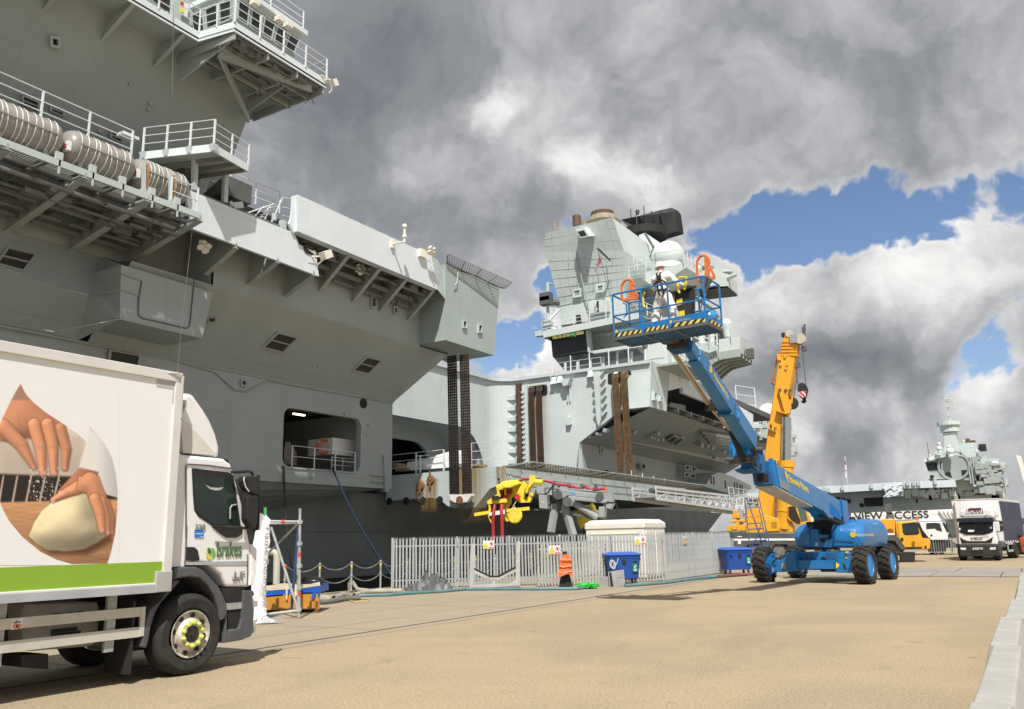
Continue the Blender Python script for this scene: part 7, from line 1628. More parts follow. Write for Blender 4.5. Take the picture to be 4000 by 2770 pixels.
def worker(base,u,v):
    tf = Mx(((u.x,v.x,0,base.x),(u.y,v.y,0,base.y),(0,0,1,base.z),(0,0,0,1)))
    t = thing('person','worker in white coveralls, white helmet and black harness standing in the lift basket','person',base,math.atan2(u.y,u.x))
    Vt = [(0,0,.93),(-.01,0,1.10),(-.03,.02,1.30),(-.04,.03,1.43),(-.05,.05,1.52),
          (-.10,0,.86),(-.23,.06,.50),(-.30,-.02,.10),(-.31,.12,.05),(.11,0,.86),(.22,.08,.49),(.25,.0,.10),(.27,.14,.05),
          (-.20,.03,1.40),(-.27,.08,1.18),(-.20,.26,1.04),(.15,.03,1.41),(.30,.15,1.23),(.43,.34,1.16)]
    Ed = [(0,1),(1,2),(2,3),(3,4),(0,5),(5,6),(6,7),(7,8),(0,9),(9,10),(10,11),(11,12),(3,13),(13,14),(14,15),(3,16),(16,17),(17,18)]
    Rd = [(.175,.145),(.165,.14),(.185,.15),(.15,.12),(.085,.09),(.13,.13),(.115,.115),(.10,.10),(.06,.06),(.13,.13),(.115,.115),(.10,.10),(.06,.06),(.10,.10),(.08,.08),(.062,.062),(.10,.10),(.08,.08),(.06,.06)]
    me = skin_mesh('coverall',Vt,Ed,Rd,0,3,M('white_coverall',(.80,.79,.78),.85,var=.03,bump=.0))
    for vtx in me.vertices:
        c = vtx.co; n = NZ.noise(V((c.x*9,c.y*9,c.z*6)))*.030+NZ.noise(V((c.x*26,c.y*26,c.z*17)))*.014
        vtx.co = c+vtx.normal*n
    put('coverall',me,t)
    h = MB().sph((-.055,.06,1.63),.10,16,12,sc_=(.78,.95,1.2)); h.tube((-.052,.05,1.46),(-.055,.06,1.58),.055,10)
    h.sph((-.13,.095,1.63),.022,8,6,sc_=(1.3,.8,1.1)); h.sph((-.045,.155,1.64),.012,8,6).sph((-.10,.145,1.645),.012,8,6)
    for s in (-1,1): h.sph((-.055+s*.082,.05,1.63),.022,8,6,sc_=(.5,1,1.4))
    h.obj('head',SKINM,t,smooth=60)
    MB().lathe([(.135,.0),(.13,.015),(.115,.03),(.112,.07),(.095,.115),(.055,.145),(.01,.152)],(-.06,.055,1.665),(-.12,.02,1),20).sph((-.12,.10,1.665),.10,12,6,sc_=(1.1,.9,.12)).obj('helmet',WHITE,t,smooth=45)
    MB().lathe([(.085,0),(.105,.03),(.10,.07),(.075,.085)],(-.04,.03,1.47),(0,.05,1),16).obj('hood_collar',M('white_coverall'),t,smooth=50)
    hs = MB()
    for pts in ([(-.20,-.09,1.20),(-.06,-.145,1.27),(.02,-.15,1.36),(-.0,-.12,1.46),(.02,-.02,1.50)],[(.17,-.07,1.18),(.05,-.145,1.27),(-.04,-.16,1.36),(-.09,-.12,1.46),(-.10,-.02,1.50)],[(-.03,-.16,1.32),(-.05,-.18,1.10),(-.02,-.185,.92),(.06,-.18,.84),(.09,-.15,1.0)],[(.02,-.16,1.3),(.07,-.18,1.1),(.10,-.18,.95),(.14,-.14,1.05)],[(-.18,.02,1.0),(-.14,-.13,1.02),(0,-.17,1.03),(.14,-.13,1.02),(.18,.02,1.0)]): hs.path(pts,.022,5)
    hs.box((-.01,-.155,1.34),(.10,.03,.13)); hs.obj('harness',M('black_webbing',(.015,.015,.015),.8),t)
    for c,d in (((-.20,.26,1.04),(.3,1,-.3)),((.43,.34,1.16),(.6,.8,0))): hand_mb(V(c),d,(0,-.2,1),1.25).obj('glove',BLACK,t)
    for x in (-.30,.25): MB().loft([[(x-.055,-.12,.0),(x+.055,-.12,0),(x+.055,.16,0),(x-.055,.16,0)],[(x-.06,-.12,.07),(x+.06,-.12,.07),(x+.05,.17,.05),(x-.05,.17,.05)],[(x-.05,-.10,.13),(x+.05,-.10,.13),(x+.04,.02,.13),(x-.04,.02,.13)]]).obj('boot',BLACK,t,bevel=.01)
    return t
worker(k_(.49,.42,.035),bu,bv)
# sailor seen over the deck edge between the islands
def small_person(base,ang,lab,shirt,trouser,hair):
    t = thing('person',lab,'person',base,ang)
    me = skin_mesh('body',[(0,0,.93),(0,0,1.15),(0,0,1.40),(0,.01,1.5),(0,.02,1.62),(-.09,0,.88),(-.1,0,.48),(-.1,0,.07),(-.1,.13,.04),(.09,0,.88),(.1,0,.48),(.1,0,.07),(.1,.13,.04),(-.19,0,1.4),(-.25,.02,1.12),(-.22,.15,.9),(.19,0,1.4),(.25,.02,1.12),(.22,.15,.9)],
                   [(0,1),(1,2),(2,3),(3,4),(0,5),(5,6),(6,7),(7,8),(0,9),(9,10),(10,11),(11,12),(2,13),(13,14),(14,15),(2,16),(16,17),(17,18)],
                   [.14,.13,.14,.055,.10,.095,.07,.055,.04,.095,.07,.055,.04,.07,.05,.035,.07,.05,.035],0,2,shirt)
    put('body',me,t)
    MB().sph((0,.02,1.66),.105,12,8,sc_=(.85,1,1.15)).sph((0,.12,1.65),.02,6,4).obj('head',SKINM,t,smooth=60)
    MB().sph((0,.0,1.70),.108,12,6,0,90,(.88,1,1)).obj('hair',hair,t,smooth=60)
    for s in (-1,1): hand_mb(V((s*.22,.15,.9)),(0,.6,-.8),(s,0,0)).obj('hand',SKINM,t)
    return t
q = PY(1857,1480,48)
q = PX(1857,1466,-41.2)
small_person(V((q.x,q.y,q.z-1.72)),R(-90),'sailor in sand coloured shirt at the flight deck edge above the lift bay',M('sand_shirt',(.50,.38,.27),.8),None,M('dark_hair',(.03,.02,.015),.7))
q = PX(*zH(1010,600),XL-3.2)
small_person(V((q.x,q.y,q.z-1.5)),R(60),'crew member in yellow green vest behind the white locker inside the ship opening',M('dull_green_vest',(.22,.30,.05),.8),None,MATS['dark_hair'])
# ------------------------------------------------------------------ yellow mobile crane behind the boom lift
CRF = PLF((-10.35,51.65),R(9.8)); cn = CRF.n
CRT = thing('mobile_crane','yellow mobile crane with raised telescopic boom behind the blue boom lift','crane',(-10.35,51.65,0),R(9.8),local=False)
C_ = adder(CRT)
def cpr(name,pts,mat,off=0.,th=2.5,crp=z6,par=None,**k): return C_(name,MB().prism(CRF.poly(pts,crp,off),cn*th),mat,par,**k)
CG = M('carrier_dark_grey',(.075,.08,.085),.5,var=.15,dirt=.12)
CA_ = cpr('carrier',[(165,770),(760,780),(1560,790),(1790,800),(1885,940),(1840,985),(1500,930),(170,905)],CG,.12,2.4)
cpr('carrier_stripe',[(170,832),(760,828),(1330,820),(1330,838),(760,850),(170,852)],WHITEV,.08,.05,par=CA_)
cpr('carrier_box',[(180,850),(300,850),(300,900),(230,915),(180,915)],GREYP,.05,.4,par=CA_)
cpr('placard',[(212,850),(240,850),(240,885),(212,885)],WPL,.03,.02,par=CA_); cpr('rear_lamp',[(205,806),(250,806),(250,815),(205,815)],WPL,.04,.08,par=CA_)
for pts in ([(265,915),(300,858),(420,852),(450,880),(440,930),(420,880),(310,885),(285,930)],[(520,930),(560,850),(700,848),(735,900),(740,940),(700,885),(580,885),(545,940)]): cpr('mudguard',pts,CG,.0,.6,par=CA_)
cpr('mudguard',[(1545,850),(1580,800),(1790,795),(1880,935),(1850,945),(1780,850),(1600,850),(1560,900)],CG,-.02,.7,par=CA_)
def crane_wheel(x,y,r_):
    c = CRF(*z6(x,y),.15); o = C_('wheel',MB().lathe([(.52*r_,.0),(.62*r_,.03),(.9*r_,.03),(r_,-.04),(r_,-.46),(.9*r_,-.5),(.5*r_,-.48)],c,-cn,32),TYRE,smooth=35)
    C_('rim',MB().lathe([(.52*r_,.03),(.50*r_,.05),(.42*r_,.0),(.38*r_,-.02),(.30*r_,.05),(.12*r_,.06)],c,-cn,24),M('silver_rim',(.20,.20,.20),.45,metal=.3,dirt=.3),o,smooth=40)
    for k in range(10): C_('rim_nut',MB().lathe([(.03,.02),(.028,.07)],V(c)+CRF.d*(.28*r_*math.cos(k*.628))+V((0,0,.28*r_*math.sin(k*.628))),-cn,6),CHROME,o)
wz = .70
for x,y in ((385,965),(625,958),(1685,935)): crane_wheel(x,y,CRF(*z6(x,y),.15).z)
c = CRF(*z6(1100,940),.15); crane_wheel(1105,945,CRF(*z6(1105,945),.15).z)
cpr('outrigger_box',[(1828,965),(1985,965),(1982,1068),(1838,1066)],BLACK,-.3,.9,bevel=.03)
# front cab and engine deck
cpr('engine_deck',[(1520,640),(1782,634),(1785,775),(1525,790)],YEL,.25,2.2,bevel=.04)
cpr('deck_stripe',[(1525,782),(1782,775),(1782,792),(1525,800)],WHITEV,.22,.05)
a,b = CRF(*z6(1652,776),.235),CRF(*z6(1770,770),.235); text('lettering','LIEBHERR',SBLK,CRT,a,CRF.d,(0,0,1),.34,.004,width=(b-a).length)
CB_ = cpr('driver_cab',[(1782,662),(1985,652),(2030,690),(2062,760),(2122,830),(2138,870),(2132,935),(2100,942),(1890,940),(1800,815)],YEL,.2,2.0,bevel=.06)
WD_ = cpr('side_window',[(1852,682),(1985,664),(2010,700),(2028,775),(2000,792),(1885,796),(1862,772)],BLACK,.185,.02,par=CB_)
cpr('pane',[(1862,690),(1980,674),(2002,705),(2018,770),(1995,784),(1890,788),(1870,768)],GLASS,.178,.01,par=WD_)
cpr('windscreen',[(1992,664),(2030,680),(2060,745),(2122,822),(2058,820),(2030,740)],M('windscreen_dark',(.015,.018,.018),.1),.18,1.9,par=CB_)
cpr('cab_door_line',[(1806,680),(1812,680),(1825,820),(1893,930),(1886,932),(1816,824)],M('yellow_shadow_line',(.3,.15,.01),.6),.19,.02,par=CB_)
cpr('door_handle',[(1838,822),(1868,822),(1866,855),(1848,860),(1838,845)],BLACK,.18,.05,par=CB_); cpr('cab_step',[(1888,915),(2052,912),(2055,930),(1892,934)],BLACK,.17,.1,par=CB_)
cpr('mirror',[(1965,800),(1995,795),(1998,835),(1975,840)],YEL,-.1,.08,par=CB_); cpr('head_lamp',[(2078,905),(2100,902),(2100,928),(2080,930)],BLACK,.17,.1,par=CB_)
C_('beacon',MB().tube(CRF(*z6(2005,650),.6),CRF(*z6(2005,625),.6),.09,10),M('amber_beacon',(.8,.2,.02),.3),CB_); C_('roof_bar',MB().beam(CRF(*z6(1790,652),.5),CRF(*z6(1990,640),.5),.5,.08),GREYM,CB_)
cpr('deck_gear',[(1690,630),(1770,625),(1775,600),(1730,585),(1700,600)],DGREY,.6,.8); C_('deck_gear',MB().tube(CRF(*z6(1715,620),.7),CRF(*z6(1712,540),.7),.09).box(CRF(*z6(1715,525),.7),(.3,.3,.5)).tube(CRF(*z6(1740,610),.9),CRF(*z6(1745,570),.9),.12),DGREY)
# superstructure
SU = cpr('superstructure',[(295,775),(288,590),(310,530),(400,524),(440,560),(475,600),(560,612),(640,640),(700,630),(760,690),(765,768)],YEL,.5,1.9,bevel=.03)
cpr('side_panel',[(480,640),(620,632),(640,690),(630,755),(490,760)],YEL,.42,.12,par=SU,bevel=.02)
for k in range(5): cpr('panel_slot',[(545,668+k*13),(600,665+k*13),(600,670+k*13),(545,673+k*13)],M('slot_brown',(.2,.1,.01),.7),.41,.02,par=SU)
for pts in ([(100,700),(292,688),(292,752),(105,756)],[(128,650),(285,640),(285,664),(135,668)],[(150,590),(230,585),(230,625),(150,630)],[(160,548),(205,545),(205,590),(160,592)],[(190,665),(225,665),(225,695),(190,695)]): cpr('counterweight',pts,YEL,.6,1.9,par=SU,bevel=.03)
C_('counterweight_eye',MB().path(CRF.poly([(150,705),(152,730),(175,738),(200,730),(202,705)],z6,.57),.035,5),YEL,SU)
C_('rear_rail',MB().rail([CRF(*z6(205,585),.7),CRF(*z6(275,580),.7)],.95,.03,.5,2,.035).tube(CRF(*z6(285,530),.6),CRF(*z6(440,528),.6),.03),STEELW,SU)
C_('winch_gear',MB().lathe([(.35,0),(.35,.5)],CRF(*z6(240,600),.8),cn,16).box(CRF(*z6(345,520),1),(.6,.6,.3)),GREYM,SU)
OC = cpr('operator_cab',[(708,500),(790,492),(890,492),(910,560),(938,650),(925,700),(820,705),(740,660),(705,630)],YEL,.3,1.0,bevel=.03)
cpr('cab_window',[(716,512),(782,502),(800,560),(835,645),(838,684),(800,680),(745,645),(716,600)],M('cab_window_dark',(.03,.022,.012),.08),.28,.02,par=OC)
cpr('cab_window',[(800,502),(872,498),(890,560),(912,645),(870,655),(842,660),(820,560)],M('cab_window_green',(.09,.12,.10),.08),.28,.02,par=OC)
# telescopic boom
def bring(pl,pr_,off0,dep=1.25):
    a,b = CRF(*pl,off0),CRF(*pr_,off0); w_ = b-a
    return [a+cn*.12,a+w_*.04,a+w_*.60-cn*.03,a+w_*.86+cn*.10,b+cn*.42,b+cn*.9,a+w_*.7+cn*dep,a+w_*.1+cn*dep]
BO = .95
TBm = C_('boom',MB().loft([bring((2949,2028),(3022,2028),BO),bring((3043,1384),(3115,1384),BO)]),YEL,SU,smooth=30)
for i in range(5):
    y0 = 415-i*42; l0 = (712+i*9.5,y0); r0 = (962-i*4.5+4,y0-12); 
    a,b = zc5(l0[0]+4,l0[1]),zc5(r0[0]-6,r0[1]+6)
    C_('boom_section',MB().loft([bring(a,b,BO+.03,1.2),bring((a[0]+2,a[1]-15),(b[0]+2,b[1]-15),BO+.03,1.2)]),YEL,TBm)
    a,b = zc5(l0[0]-4,l0[1]),zc5(r0[0],r0[1]+8); C_('section_collar',MB().loft([bring(a,b,BO-.03,1.3),bring((a[0]+1,a[1]-5),(b[0]+1,b[1]-5),BO-.03,1.3)]),YEL,TBm)
HB = cpr('boom_head',[(775,215),(785,148),(860,150),(1000,165),(1045,178),(1030,225),(985,235),(940,262),(860,240),(800,235)],YEL,BO+.1,.9,zc5,TBm,bevel=.02)
for x,y,r_ in ((840,138,.24),(975,195,.34)): C_('head_sheave',MB().lathe([(r_,0),(r_*.85,.05),(r_*.85,.1),(r_,.15)],CRF(*zc5(x,y),BO+.0),cn,18).lathe([(r_,.25),(r_*.85,.3),(r_*.85,.35),(r_,.4)],CRF(*zc5(x,y),BO+.0),cn,18),M('sheave_pale',(.5,.46,.38),.5),HB)
C_('head_box',MB().box(CRF(*zc5(892,205),BO-.05),(.4,.3,.55)),GREYM,HB); C_('head_lamp',MB().box(CRF(*zc5(768,157),BO+.3),(.2,.3,.25)),BLACK,HB)
C_('anemometer',MB().tube(CRF(*zc5(1000,160),BO+.4),CRF(*zc5(1022,35),BO+.4),.03,5).box(CRF(*zc5(1020,115),BO+.4),(.18,.18,.6)).tube(CRF(*zc5(1012,35),BO+.4),CRF(*zc5(1045,32),BO+.4),.03,5).box(CRF(*zc5(1035,60),BO+.4),(.08,.08,.4)),DGREY,HB)
C_('limit_switch',MB().tube(CRF(*zc5(975,330),BO+.3),CRF(*zc5(1035,330),BO+.3),.03,5).box(CRF(*zc5(1032,328),BO+.3),(.22,.2,.3)).box(CRF(*zc5(945,530),BO+.3),(.3,.2,.3)),DGREY,TBm)
C_('jib_strut',MB().tube(CRF(*zc5(695,385),BO+.3),CRF(*zc5(636,700),BO+.3),.06,6).path(CRF.poly([(636,690),(625,755),(660,770)],zc5,BO+.3),.09,6),M('orange_brown',(.42,.16,.03),.6),TBm)
C_('jib_bracket',MB().prism(CRF.poly([(685,385),(740,400),(735,470),(690,470)],zc5,BO-.12),cn*.4).prism(CRF.poly([(575,1235),(685,1290),(668,1362),(580,1325)],zc5,BO-.25),cn*.3),YEL,TBm)
C_('bracket_hole',MB().prism(CRF.poly([(600,1265),(622,1275),(618,1330),(598,1318)],zc5,BO-.26),cn*.01).prism(CRF.poly([(655,1300),(670,1308),(664,1352),(650,1345)],zc5,BO-.26),cn*.01),DARK,TBm)
C_('boom_gusset',MB().prism(CRF.poly([(700,822),(740,950),(800,985),(855,950),(865,1060),(822,1165),(808,1165),(770,1080)],zc5,BO-.30),cn*.5).prism(CRF.poly([(672,1090),(800,1120),(855,1105),(850,1125),(795,1140),(690,1110)],zc5,BO-.45),cn*.7),YEL,TBm)
C_('cable_drum',MB().lathe([(.36,0),(.36,.3)],CRF(*zc5(878,1005),BO+.15),cn,18),BLACK,TBm); cpr('drum_guard',[(868,905),(885,930),(880,1010),(860,1010)],YEL,BO+.1,.3,zc5,TBm)
for x,y in ((722,838),(795,845),(848,845),(732,528),(812,528),(800,575),(788,428)): C_('boom_fitting',MB().lathe([(.10,0),(.08,.1)],CRF(*zc5(x,y),BO-.02),-cn,8),DGREY if y > 800 else YEL,TBm)
ra,rb = CRF(*zc5(803,1185),BO-.1),CRF(*z6(692,60),BO-.1)
C_('ram_rod',MB().tube(ra,rb,.29,20),CHROME,SU,smooth=40); C_('ram_collar',MB().tube(rb+V((0,0,.05)),rb-V((0,0,.35)),.50,22),YEL,SU,smooth=40); C_('ram_body',MB().tube(rb,CRF(*z6(678,735),BO-.1),.46,22).tube(CRF(*z6(685,545),BO-.1),CRF(*z6(684,560),BO-.1),.50,22),YEL,SU,smooth=40)
C_('side_pipe',MB().tube(CRF(*z6(628,370),BO-.2),CRF(*z6(648,640),BO-.2),.12,8).tube(CRF(*z6(590,345),BO),CRF(*z6(630,380),BO),.15,8),YEL,SU)
# hoist rope and hook block
HBk = C_('hook_block',MB().prism(CRF.poly([(962,760),(990,745),(1025,755),(1058,790),(1075,830),(1055,900),(1050,935),(1000,937),(970,920),(940,835),(945,800)],zc5,BO+.1),cn*.55),BLACK,bevel=.04)
for pts in ([(955,865),(1000,858),(1035,890),(1050,930),(1040,935),(985,880)],): cpr('white_panel',[(952,866),(1052,852),(1040,932),(1000,935),(975,915)],WPL,BO+.08,.015,zc5,HBk)
cpr('red_stripe',[(958,866),(985,862),(1040,910),(1038,930),(1020,928)],SRED,BO+.065,.012,zc5,HBk); cpr('red_stripe',[(1015,857),(1050,853),(1048,885),(1040,885)],SRED,BO+.065,.012,zc5,HBk); cpr('red_stripe',[(962,890),(975,900),(1005,934),(990,930),(972,910)],SRED,BO+.065,.012,zc5,HBk)
C_('hook',MB().path(CRF.poly([(1018,935),(1018,955),(1036,965),(1040,980),(1025,996),(1008,990),(1004,975)],zc5,BO+.35),.085,7),BLACK,HBk)
C_('hoist_rope',MB().tube(CRF(*zc5(992,240),BO+.3),CRF(*zc5(1048,790),BO+.3),.03,5).tube(CRF(*zc5(968,260),BO+.3),CRF(*zc5(930,640),BO+.3),.025,5).tube(CRF(*zc5(930,640),BO+.3),CRF(*zc5(952,790),BO+.3),.025,5).tube(CRF(*zc5(940,650),BO+.3),CRF(*zc5(888,990),BO+.3),.025,5).tube(CRF(*zc5(925,520),BO+.3),CRF(*zc5(940,660),BO+.3),.025,5),DGREY)
# blue access steps in front of the crane
STF = PLF((-11.2,45),R(10)); st = thing('access_steps','blue tubular access steps on wheels standing before the yellow crane','steps',(-11.3,45,0),R(10),local=False); S_ = adder(st)
BS = M('steps_blue',(.05,.10,.24),.5,dirt=.2)
S_('frame',MB().path(STF.poly([(350,1160),(318,800),(280,440)],z6),.03,6).path(STF.poly([(460,960),(430,800),(300,430)],z6,.3),.03,6).tube(STF(*z6(280,440)),STF(*z6(305,425),.3),.03).path(STF.poly([(545,960),(480,680),(420,415)],z6,.3),.03,6).path(STF.poly([(520,960),(455,680),(400,430)],z6,.9),.03,6).tube(STF(*z6(330,935)),STF(*z6(410,800)),.025).tube(STF(*z6(410,800)),STF(*z6(440,690)),.025),BS)
for k,y in enumerate((625,690,745,800,860,920)): S_('step',MB().prism([STF(*z6(295+k*8,y)),STF(*z6(440+k*14,y-10)),STF(*z6(440+k*14,y-10),.5),STF(*z6(295+k*8,y),.5)],(0,0,.06)),BS if k else ORNG)
S_('hand_rail',MB().tube(STF(*z6(283,525)),STF(*z6(440,520)),.025).tube(STF(*z6(330,990)),STF(*z6(470,985)),.025),BS)
# ------------------------------------------------------------------ access platform lorry behind
AF = PLF((-7.5,68),R(6)); an = AF.n
AT = thing('access_lorry','white truck mounted access platform with a long lettered boom behind the yellow crane','lorry',(-7.5,68,0),R(6),local=False); A2 = adder(AT)
def apr(name,pts,mat,off=0.,th=2.2,par=None,**k): return A2(name,MB().prism(AF.poly(pts,z38,off),an*th),mat,par,**k)
BM_ = apr('boom',[(672,940),(1200,918),(2232,878),(2240,1045),(1700,1062),(672,1030)],WHITEV,.4,1.2)
a,b = AF(*z38(725,1038),.37),AF(*z38(1845,1024),.37); text('lettering','VIEW ACCESS',SBLK,BM_,a,AF.d,(0,0,1),.74,.01,width=(b-a).length)
apr('boom_line',[(672,985),(2235,955),(2235,958),(672,988)],M('panel_line_grey',(.5,.5,.48),.6),.385,.02,BM_)
for k in range(4): A2('boom_roller',MB().prism(AF.poly([(2000+k*65,890),(2100+k*45,1020),(2085+k*45,1025),(1985+k*65,900)],z38,.2),an*.2),WHITEV,BM_)
CB2 = apr('cab',[(1700,1075),(2030,1068),(2090,1150),(2150,1300),(2150,1345),(1870,1340),(1860,1320),(1700,1320)],WHITEV,0,2.3,bevel=.08)
apr('cab_window',[(1797,1090),(1935,1082),(2005,1095),(2038,1215),(1965,1200),(1930,1170),(1800,1180)],GLASS,-.02,.03,CB2); apr('windscreen',[(2040,1085),(2075,1090),(2140,1230),(2105,1220)],GLASS,-.02,2.2,CB2); apr('vent',[(1862,1258),(1892,1258),(1892,1288),(1862,1288)],DARK,-.02,.03,CB2)
apr('bumper',[(2120,1255),(2148,1280),(2150,1340),(2130,1340)],GREYP,-.03,2.3,CB2)
apr('machinery',[(2105,1050),(2285,1030),(2290,1310),(2180,1320),(2150,1220),(2100,1120)],DGREY,.3,1.6)
for x in (2165,2265): apr('outrigger_leg',[(x,1310),(x+30,1310),(x+36,1537),(x+6,1537)],DGREY,.1,.3)
apr('chassis',[(660,1260),(2150,1345),(2300,1420),(2300,1460),(660,1460)],DGREY,.4,1.8)
for x in (1980,1300,900): 
    c = AF(*z38(x,1470),.2); A2('wheel',MB().lathe([(.2,.03),(.3,.05),(.5,.05),(.52,0),(.52,-.35),(.3,-.35)],V((c.x,c.y,.52)),-an,24),TYRE)
A2('white_deck_gear',MB().box(AF(*z38(150,960),.5),(2.4,1,1.2)).box(AF(*z38(60,900),.5),(1.0,1,.8)).rail([AF(*z38(30,880),.3),AF(*z38(200,900),.3)],1.2,.04,.5,3,.05),WHITEV)
# ------------------------------------------------------------------ car, crowd barriers
CF = PLF((-4.6,61),R(2)); cart = thing('parked_car','dark grey car with a red tail lamp parked between the crane and the white lorry','car',PZ(3683,2165,0)-V((.75,0,0)),R(2),local=True); Cc = adder(cart)
side = [(-3.4,.35),(-3.4,.75),(-3.1,.9),(-2.2,1.0),(-1.5,1.42),(-.2,1.45),(.55,1.05),(.85,.95),(.9,.4)]
Cc('body',MB().loft([[(x,y,z) for x,z in side] for y in (0,1.75)]),M('car_dark_paint',(.035,.04,.045),.3,coat=.6),bevel=.05)
Cc('side_window',MB().prism([(-2.05,-.01,.98),(-1.45,-.01,1.36),(-.25,-.01,1.38),(.35,-.01,1.05),(.3,-.01,.98)],(0,.02,0)),GLASS); Cc('rear_window',MB().prism([(.0,.15,1.36),(.52,.15,1.08),(.52,1.6,1.08),(.0,1.6,1.36)],(.03,0,.03)),GLASS)
Cc('roof_panel',MB().b2((-1.45,.1,1.44),(-.25,1.65,1.47)),M('silver_paint',(.5,.5,.52),.3))
for x in (-2.6,.1): 
    w_ = Cc('wheel',MB().lathe([(.1,.02),(.22,.03),(.32,.02),(.33,0),(.33,-.2),(.2,-.2)],(x,-.01,.33),(0,-1,0),22),TYRE); Cc('alloy_rim',MB().lathe([(.05,.045),(.2,.03),(.21,.04)],(x,-.01,.33),(0,-1,0),12),GALV,w_)
Cc('tail_lamp',MB().b2((.5,-.02,.82),(.9,.3,.98)),M('tail_lamp_red',(.65,.02,.02),.2),bevel=.02); Cc('bumper',MB().b2((.85,.05,.38),(.98,1.7,.62)),BLACK)
def crowd_barrier(c,ang,lab):
    t = thing('crowd_barrier',lab,'barrier',c,ang,'steel crowd barriers by the crane')
    MB().path([(0,0,.12),(0,0,1.0),(.08,0,1.08),(2.1,0,1.08),(2.18,0,1.0),(2.18,0,.12)],.02,6).tube((0,0,.22),(2.18,0,.22),.018,6).obj('frame',GALV,t)
    me = MB().tube((0,0,.22),(0,0,1.08),.010,5).mesh('bar',GALV)
    for k in range(13): inst('bar',me,t,(.155+k*.155,0,0))
    for x in (.25,1.9): MB().beam((x,-.3,.03),(x,.3,.03),.05,.03).tube((x,0,.03),(x,0,.22),.02).obj('foot',GALV,t)
q = PZ(*z6(2010,1000),0); crowd_barrier((q.x,q.y,0),R(4),'steel crowd barrier in front of the parked car, nearer the crane cab')
q = PZ(*z6(2140,1000),0); crowd_barrier((q.x+.25,q.y+.2,0),R(-6),'steel crowd barrier in front of the parked car, nearer the white lorry')
# ------------------------------------------------------------------ white lorry with blue curtain side
IA = R(-9); I0 = PZ(*s4(925,1452),0); IVF = PLF((I0.x,I0.y),IA); inn = IVF.n
IV = thing('curtain_side_lorry','white lorry facing us with a dark blue curtain side, parked at the right','lorry',(I0.x,I0.y,0),IA,local=False); I_ = adder(IV)
def ipr(name,pts,mat,off=0.,th=2.0,par=None,**k): return I_(name,MB().prism(IVF.poly(pts,s4,off),inn*th),mat,par,**k)
BX2 = ipr('cargo_box',[(388,256),(1225,236),(1300,650),(1352,1120),(1200,1060),(500,1060),(440,640)],WHITEV,1.9,.25)
ipr('box_frame',[(382,252),(1228,230),(1228,246),(388,268)],M('frame_pale',(.6,.6,.57),.5),1.87,.1,BX2); ipr('box_frame',[(382,256),(394,256),(445,640),(432,640)],M('frame_pale'),1.87,.1,BX2)
rt0,rb0 = IVF(*s4(1222,240),2.15),IVF(*s4(1350,1120),2.15)
xr_ = (rt0+rb0)/2
tp = IVF(*s4(1222,240),2.15).z; bt = IVF(*s4(1350,1090),2.15).z
pr0 = V((IVF(*s4(1285,700),2.15).x,IVF(*s4(1285,700),2.15).y,0))
cs_ = MB(); Lc = 6.2
CRTm = M('navy_curtain',(.035,.042,.085),.6,var=.12,scale=1.5)
nw = 30; cs_.loft([[pr0+inn*(Lc*i/nw)+IVF.d*(.05+.008*math.sin(i*1.9))+V((0,0,z)) for z in (bt,bt+.6,(bt+tp)/2,tp-.12)] for i in range(nw+1)],cap=False,close=False); I_('side_curtain',cs_,CRTm,BX2)
I_('box_body',MB().prism([pr0+V((0,0,bt)),pr0+V((0,0,tp)),pr0-IVF.d*2.4+V((0,0,tp)),pr0-IVF.d*2.4+V((0,0,bt))],inn*Lc),CREAM,BX2)
I_('roof_rail',MB().beam(pr0+V((0,0,tp-.05)),pr0+inn*Lc+V((0,0,tp-.05)),.1,.16).beam(pr0+V((0,0,bt)),pr0+inn*Lc+V((0,0,bt)),.1,.16),M('frame_pale'),BX2)
CB3 = ipr('cab',[(470,690),(1140,680),(1185,880),(1232,1080),(1235,1135),(475,1140),(465,960)],WHITEV,0,1.75,bevel=.07)
ipr('roof_fairing',[(470,612),(500,480),(560,432),(1090,425),(1140,480),(1165,610)],WHITEV,.35,1.4,CB3,bevel=.12)
ipr('fairing_vent',[(655,440),(680,424),(905,418),(905,452),(890,462),(660,466)],M('vent_brown',(.06,.045,.035),.6),.33,.04,CB3)
a,b = IVF(*s4(605,520),.335),IVF(*s4(950,512),.335); text('lettering','THOMAS\'S',M('faded_maroon',(.38,.05,.14),.5),CB3,a,IVF.d,(0,0,1),.33,.003,width=(b-a).length,shear=.3)
ipr('sub_lettering_bar',[(590,530),(955,520),(955,526),(592,536)],M('grey_line',(.35,.33,.36),.5),.33,.01,CB3)
ipr('sun_visor',[(430,622),(1140,604),(1145,690),(470,700),(430,690)],M('visor_dark',(.025,.03,.05),.15),-.12,.3,CB3,bevel=.02)
for x0,x1 in ((525,560),(1028,970)): I_('roof_aerial',MB().tube(IVF(*s4(x1,615),.2),IVF(*s4(x0,555),.2),.02,5),BLACK,CB3)
WS = ipr('windscreen',[(470,705),(1140,690),(1148,870),(1100,905),(960,945),(620,945),(500,900),(470,860)],M('windscreen_dark'),-.03,.05,CB3)
ipr('dash_paper',[(655,848),(775,848),(775,888),(655,888)],WPL,-.05,.015,WS); ipr('tax_disc',[(1085,790),(1115,788),(1115,822),(1088,825)],M('pale_blue_paper',(.45,.55,.6),.5),-.05,.015,WS); ipr('permit',[(480,812),(508,812),(508,855),(480,855)],WPL,-.05,.015,WS)
I_('wiper',MB().tube(IVF(*s4(560,930),-.06),IVF(*s4(800,880),-.06),.015,4).tube(IVF(*s4(820,930),-.06),IVF(*s4(1080,860),-.06),.015,4),BLACK,WS)
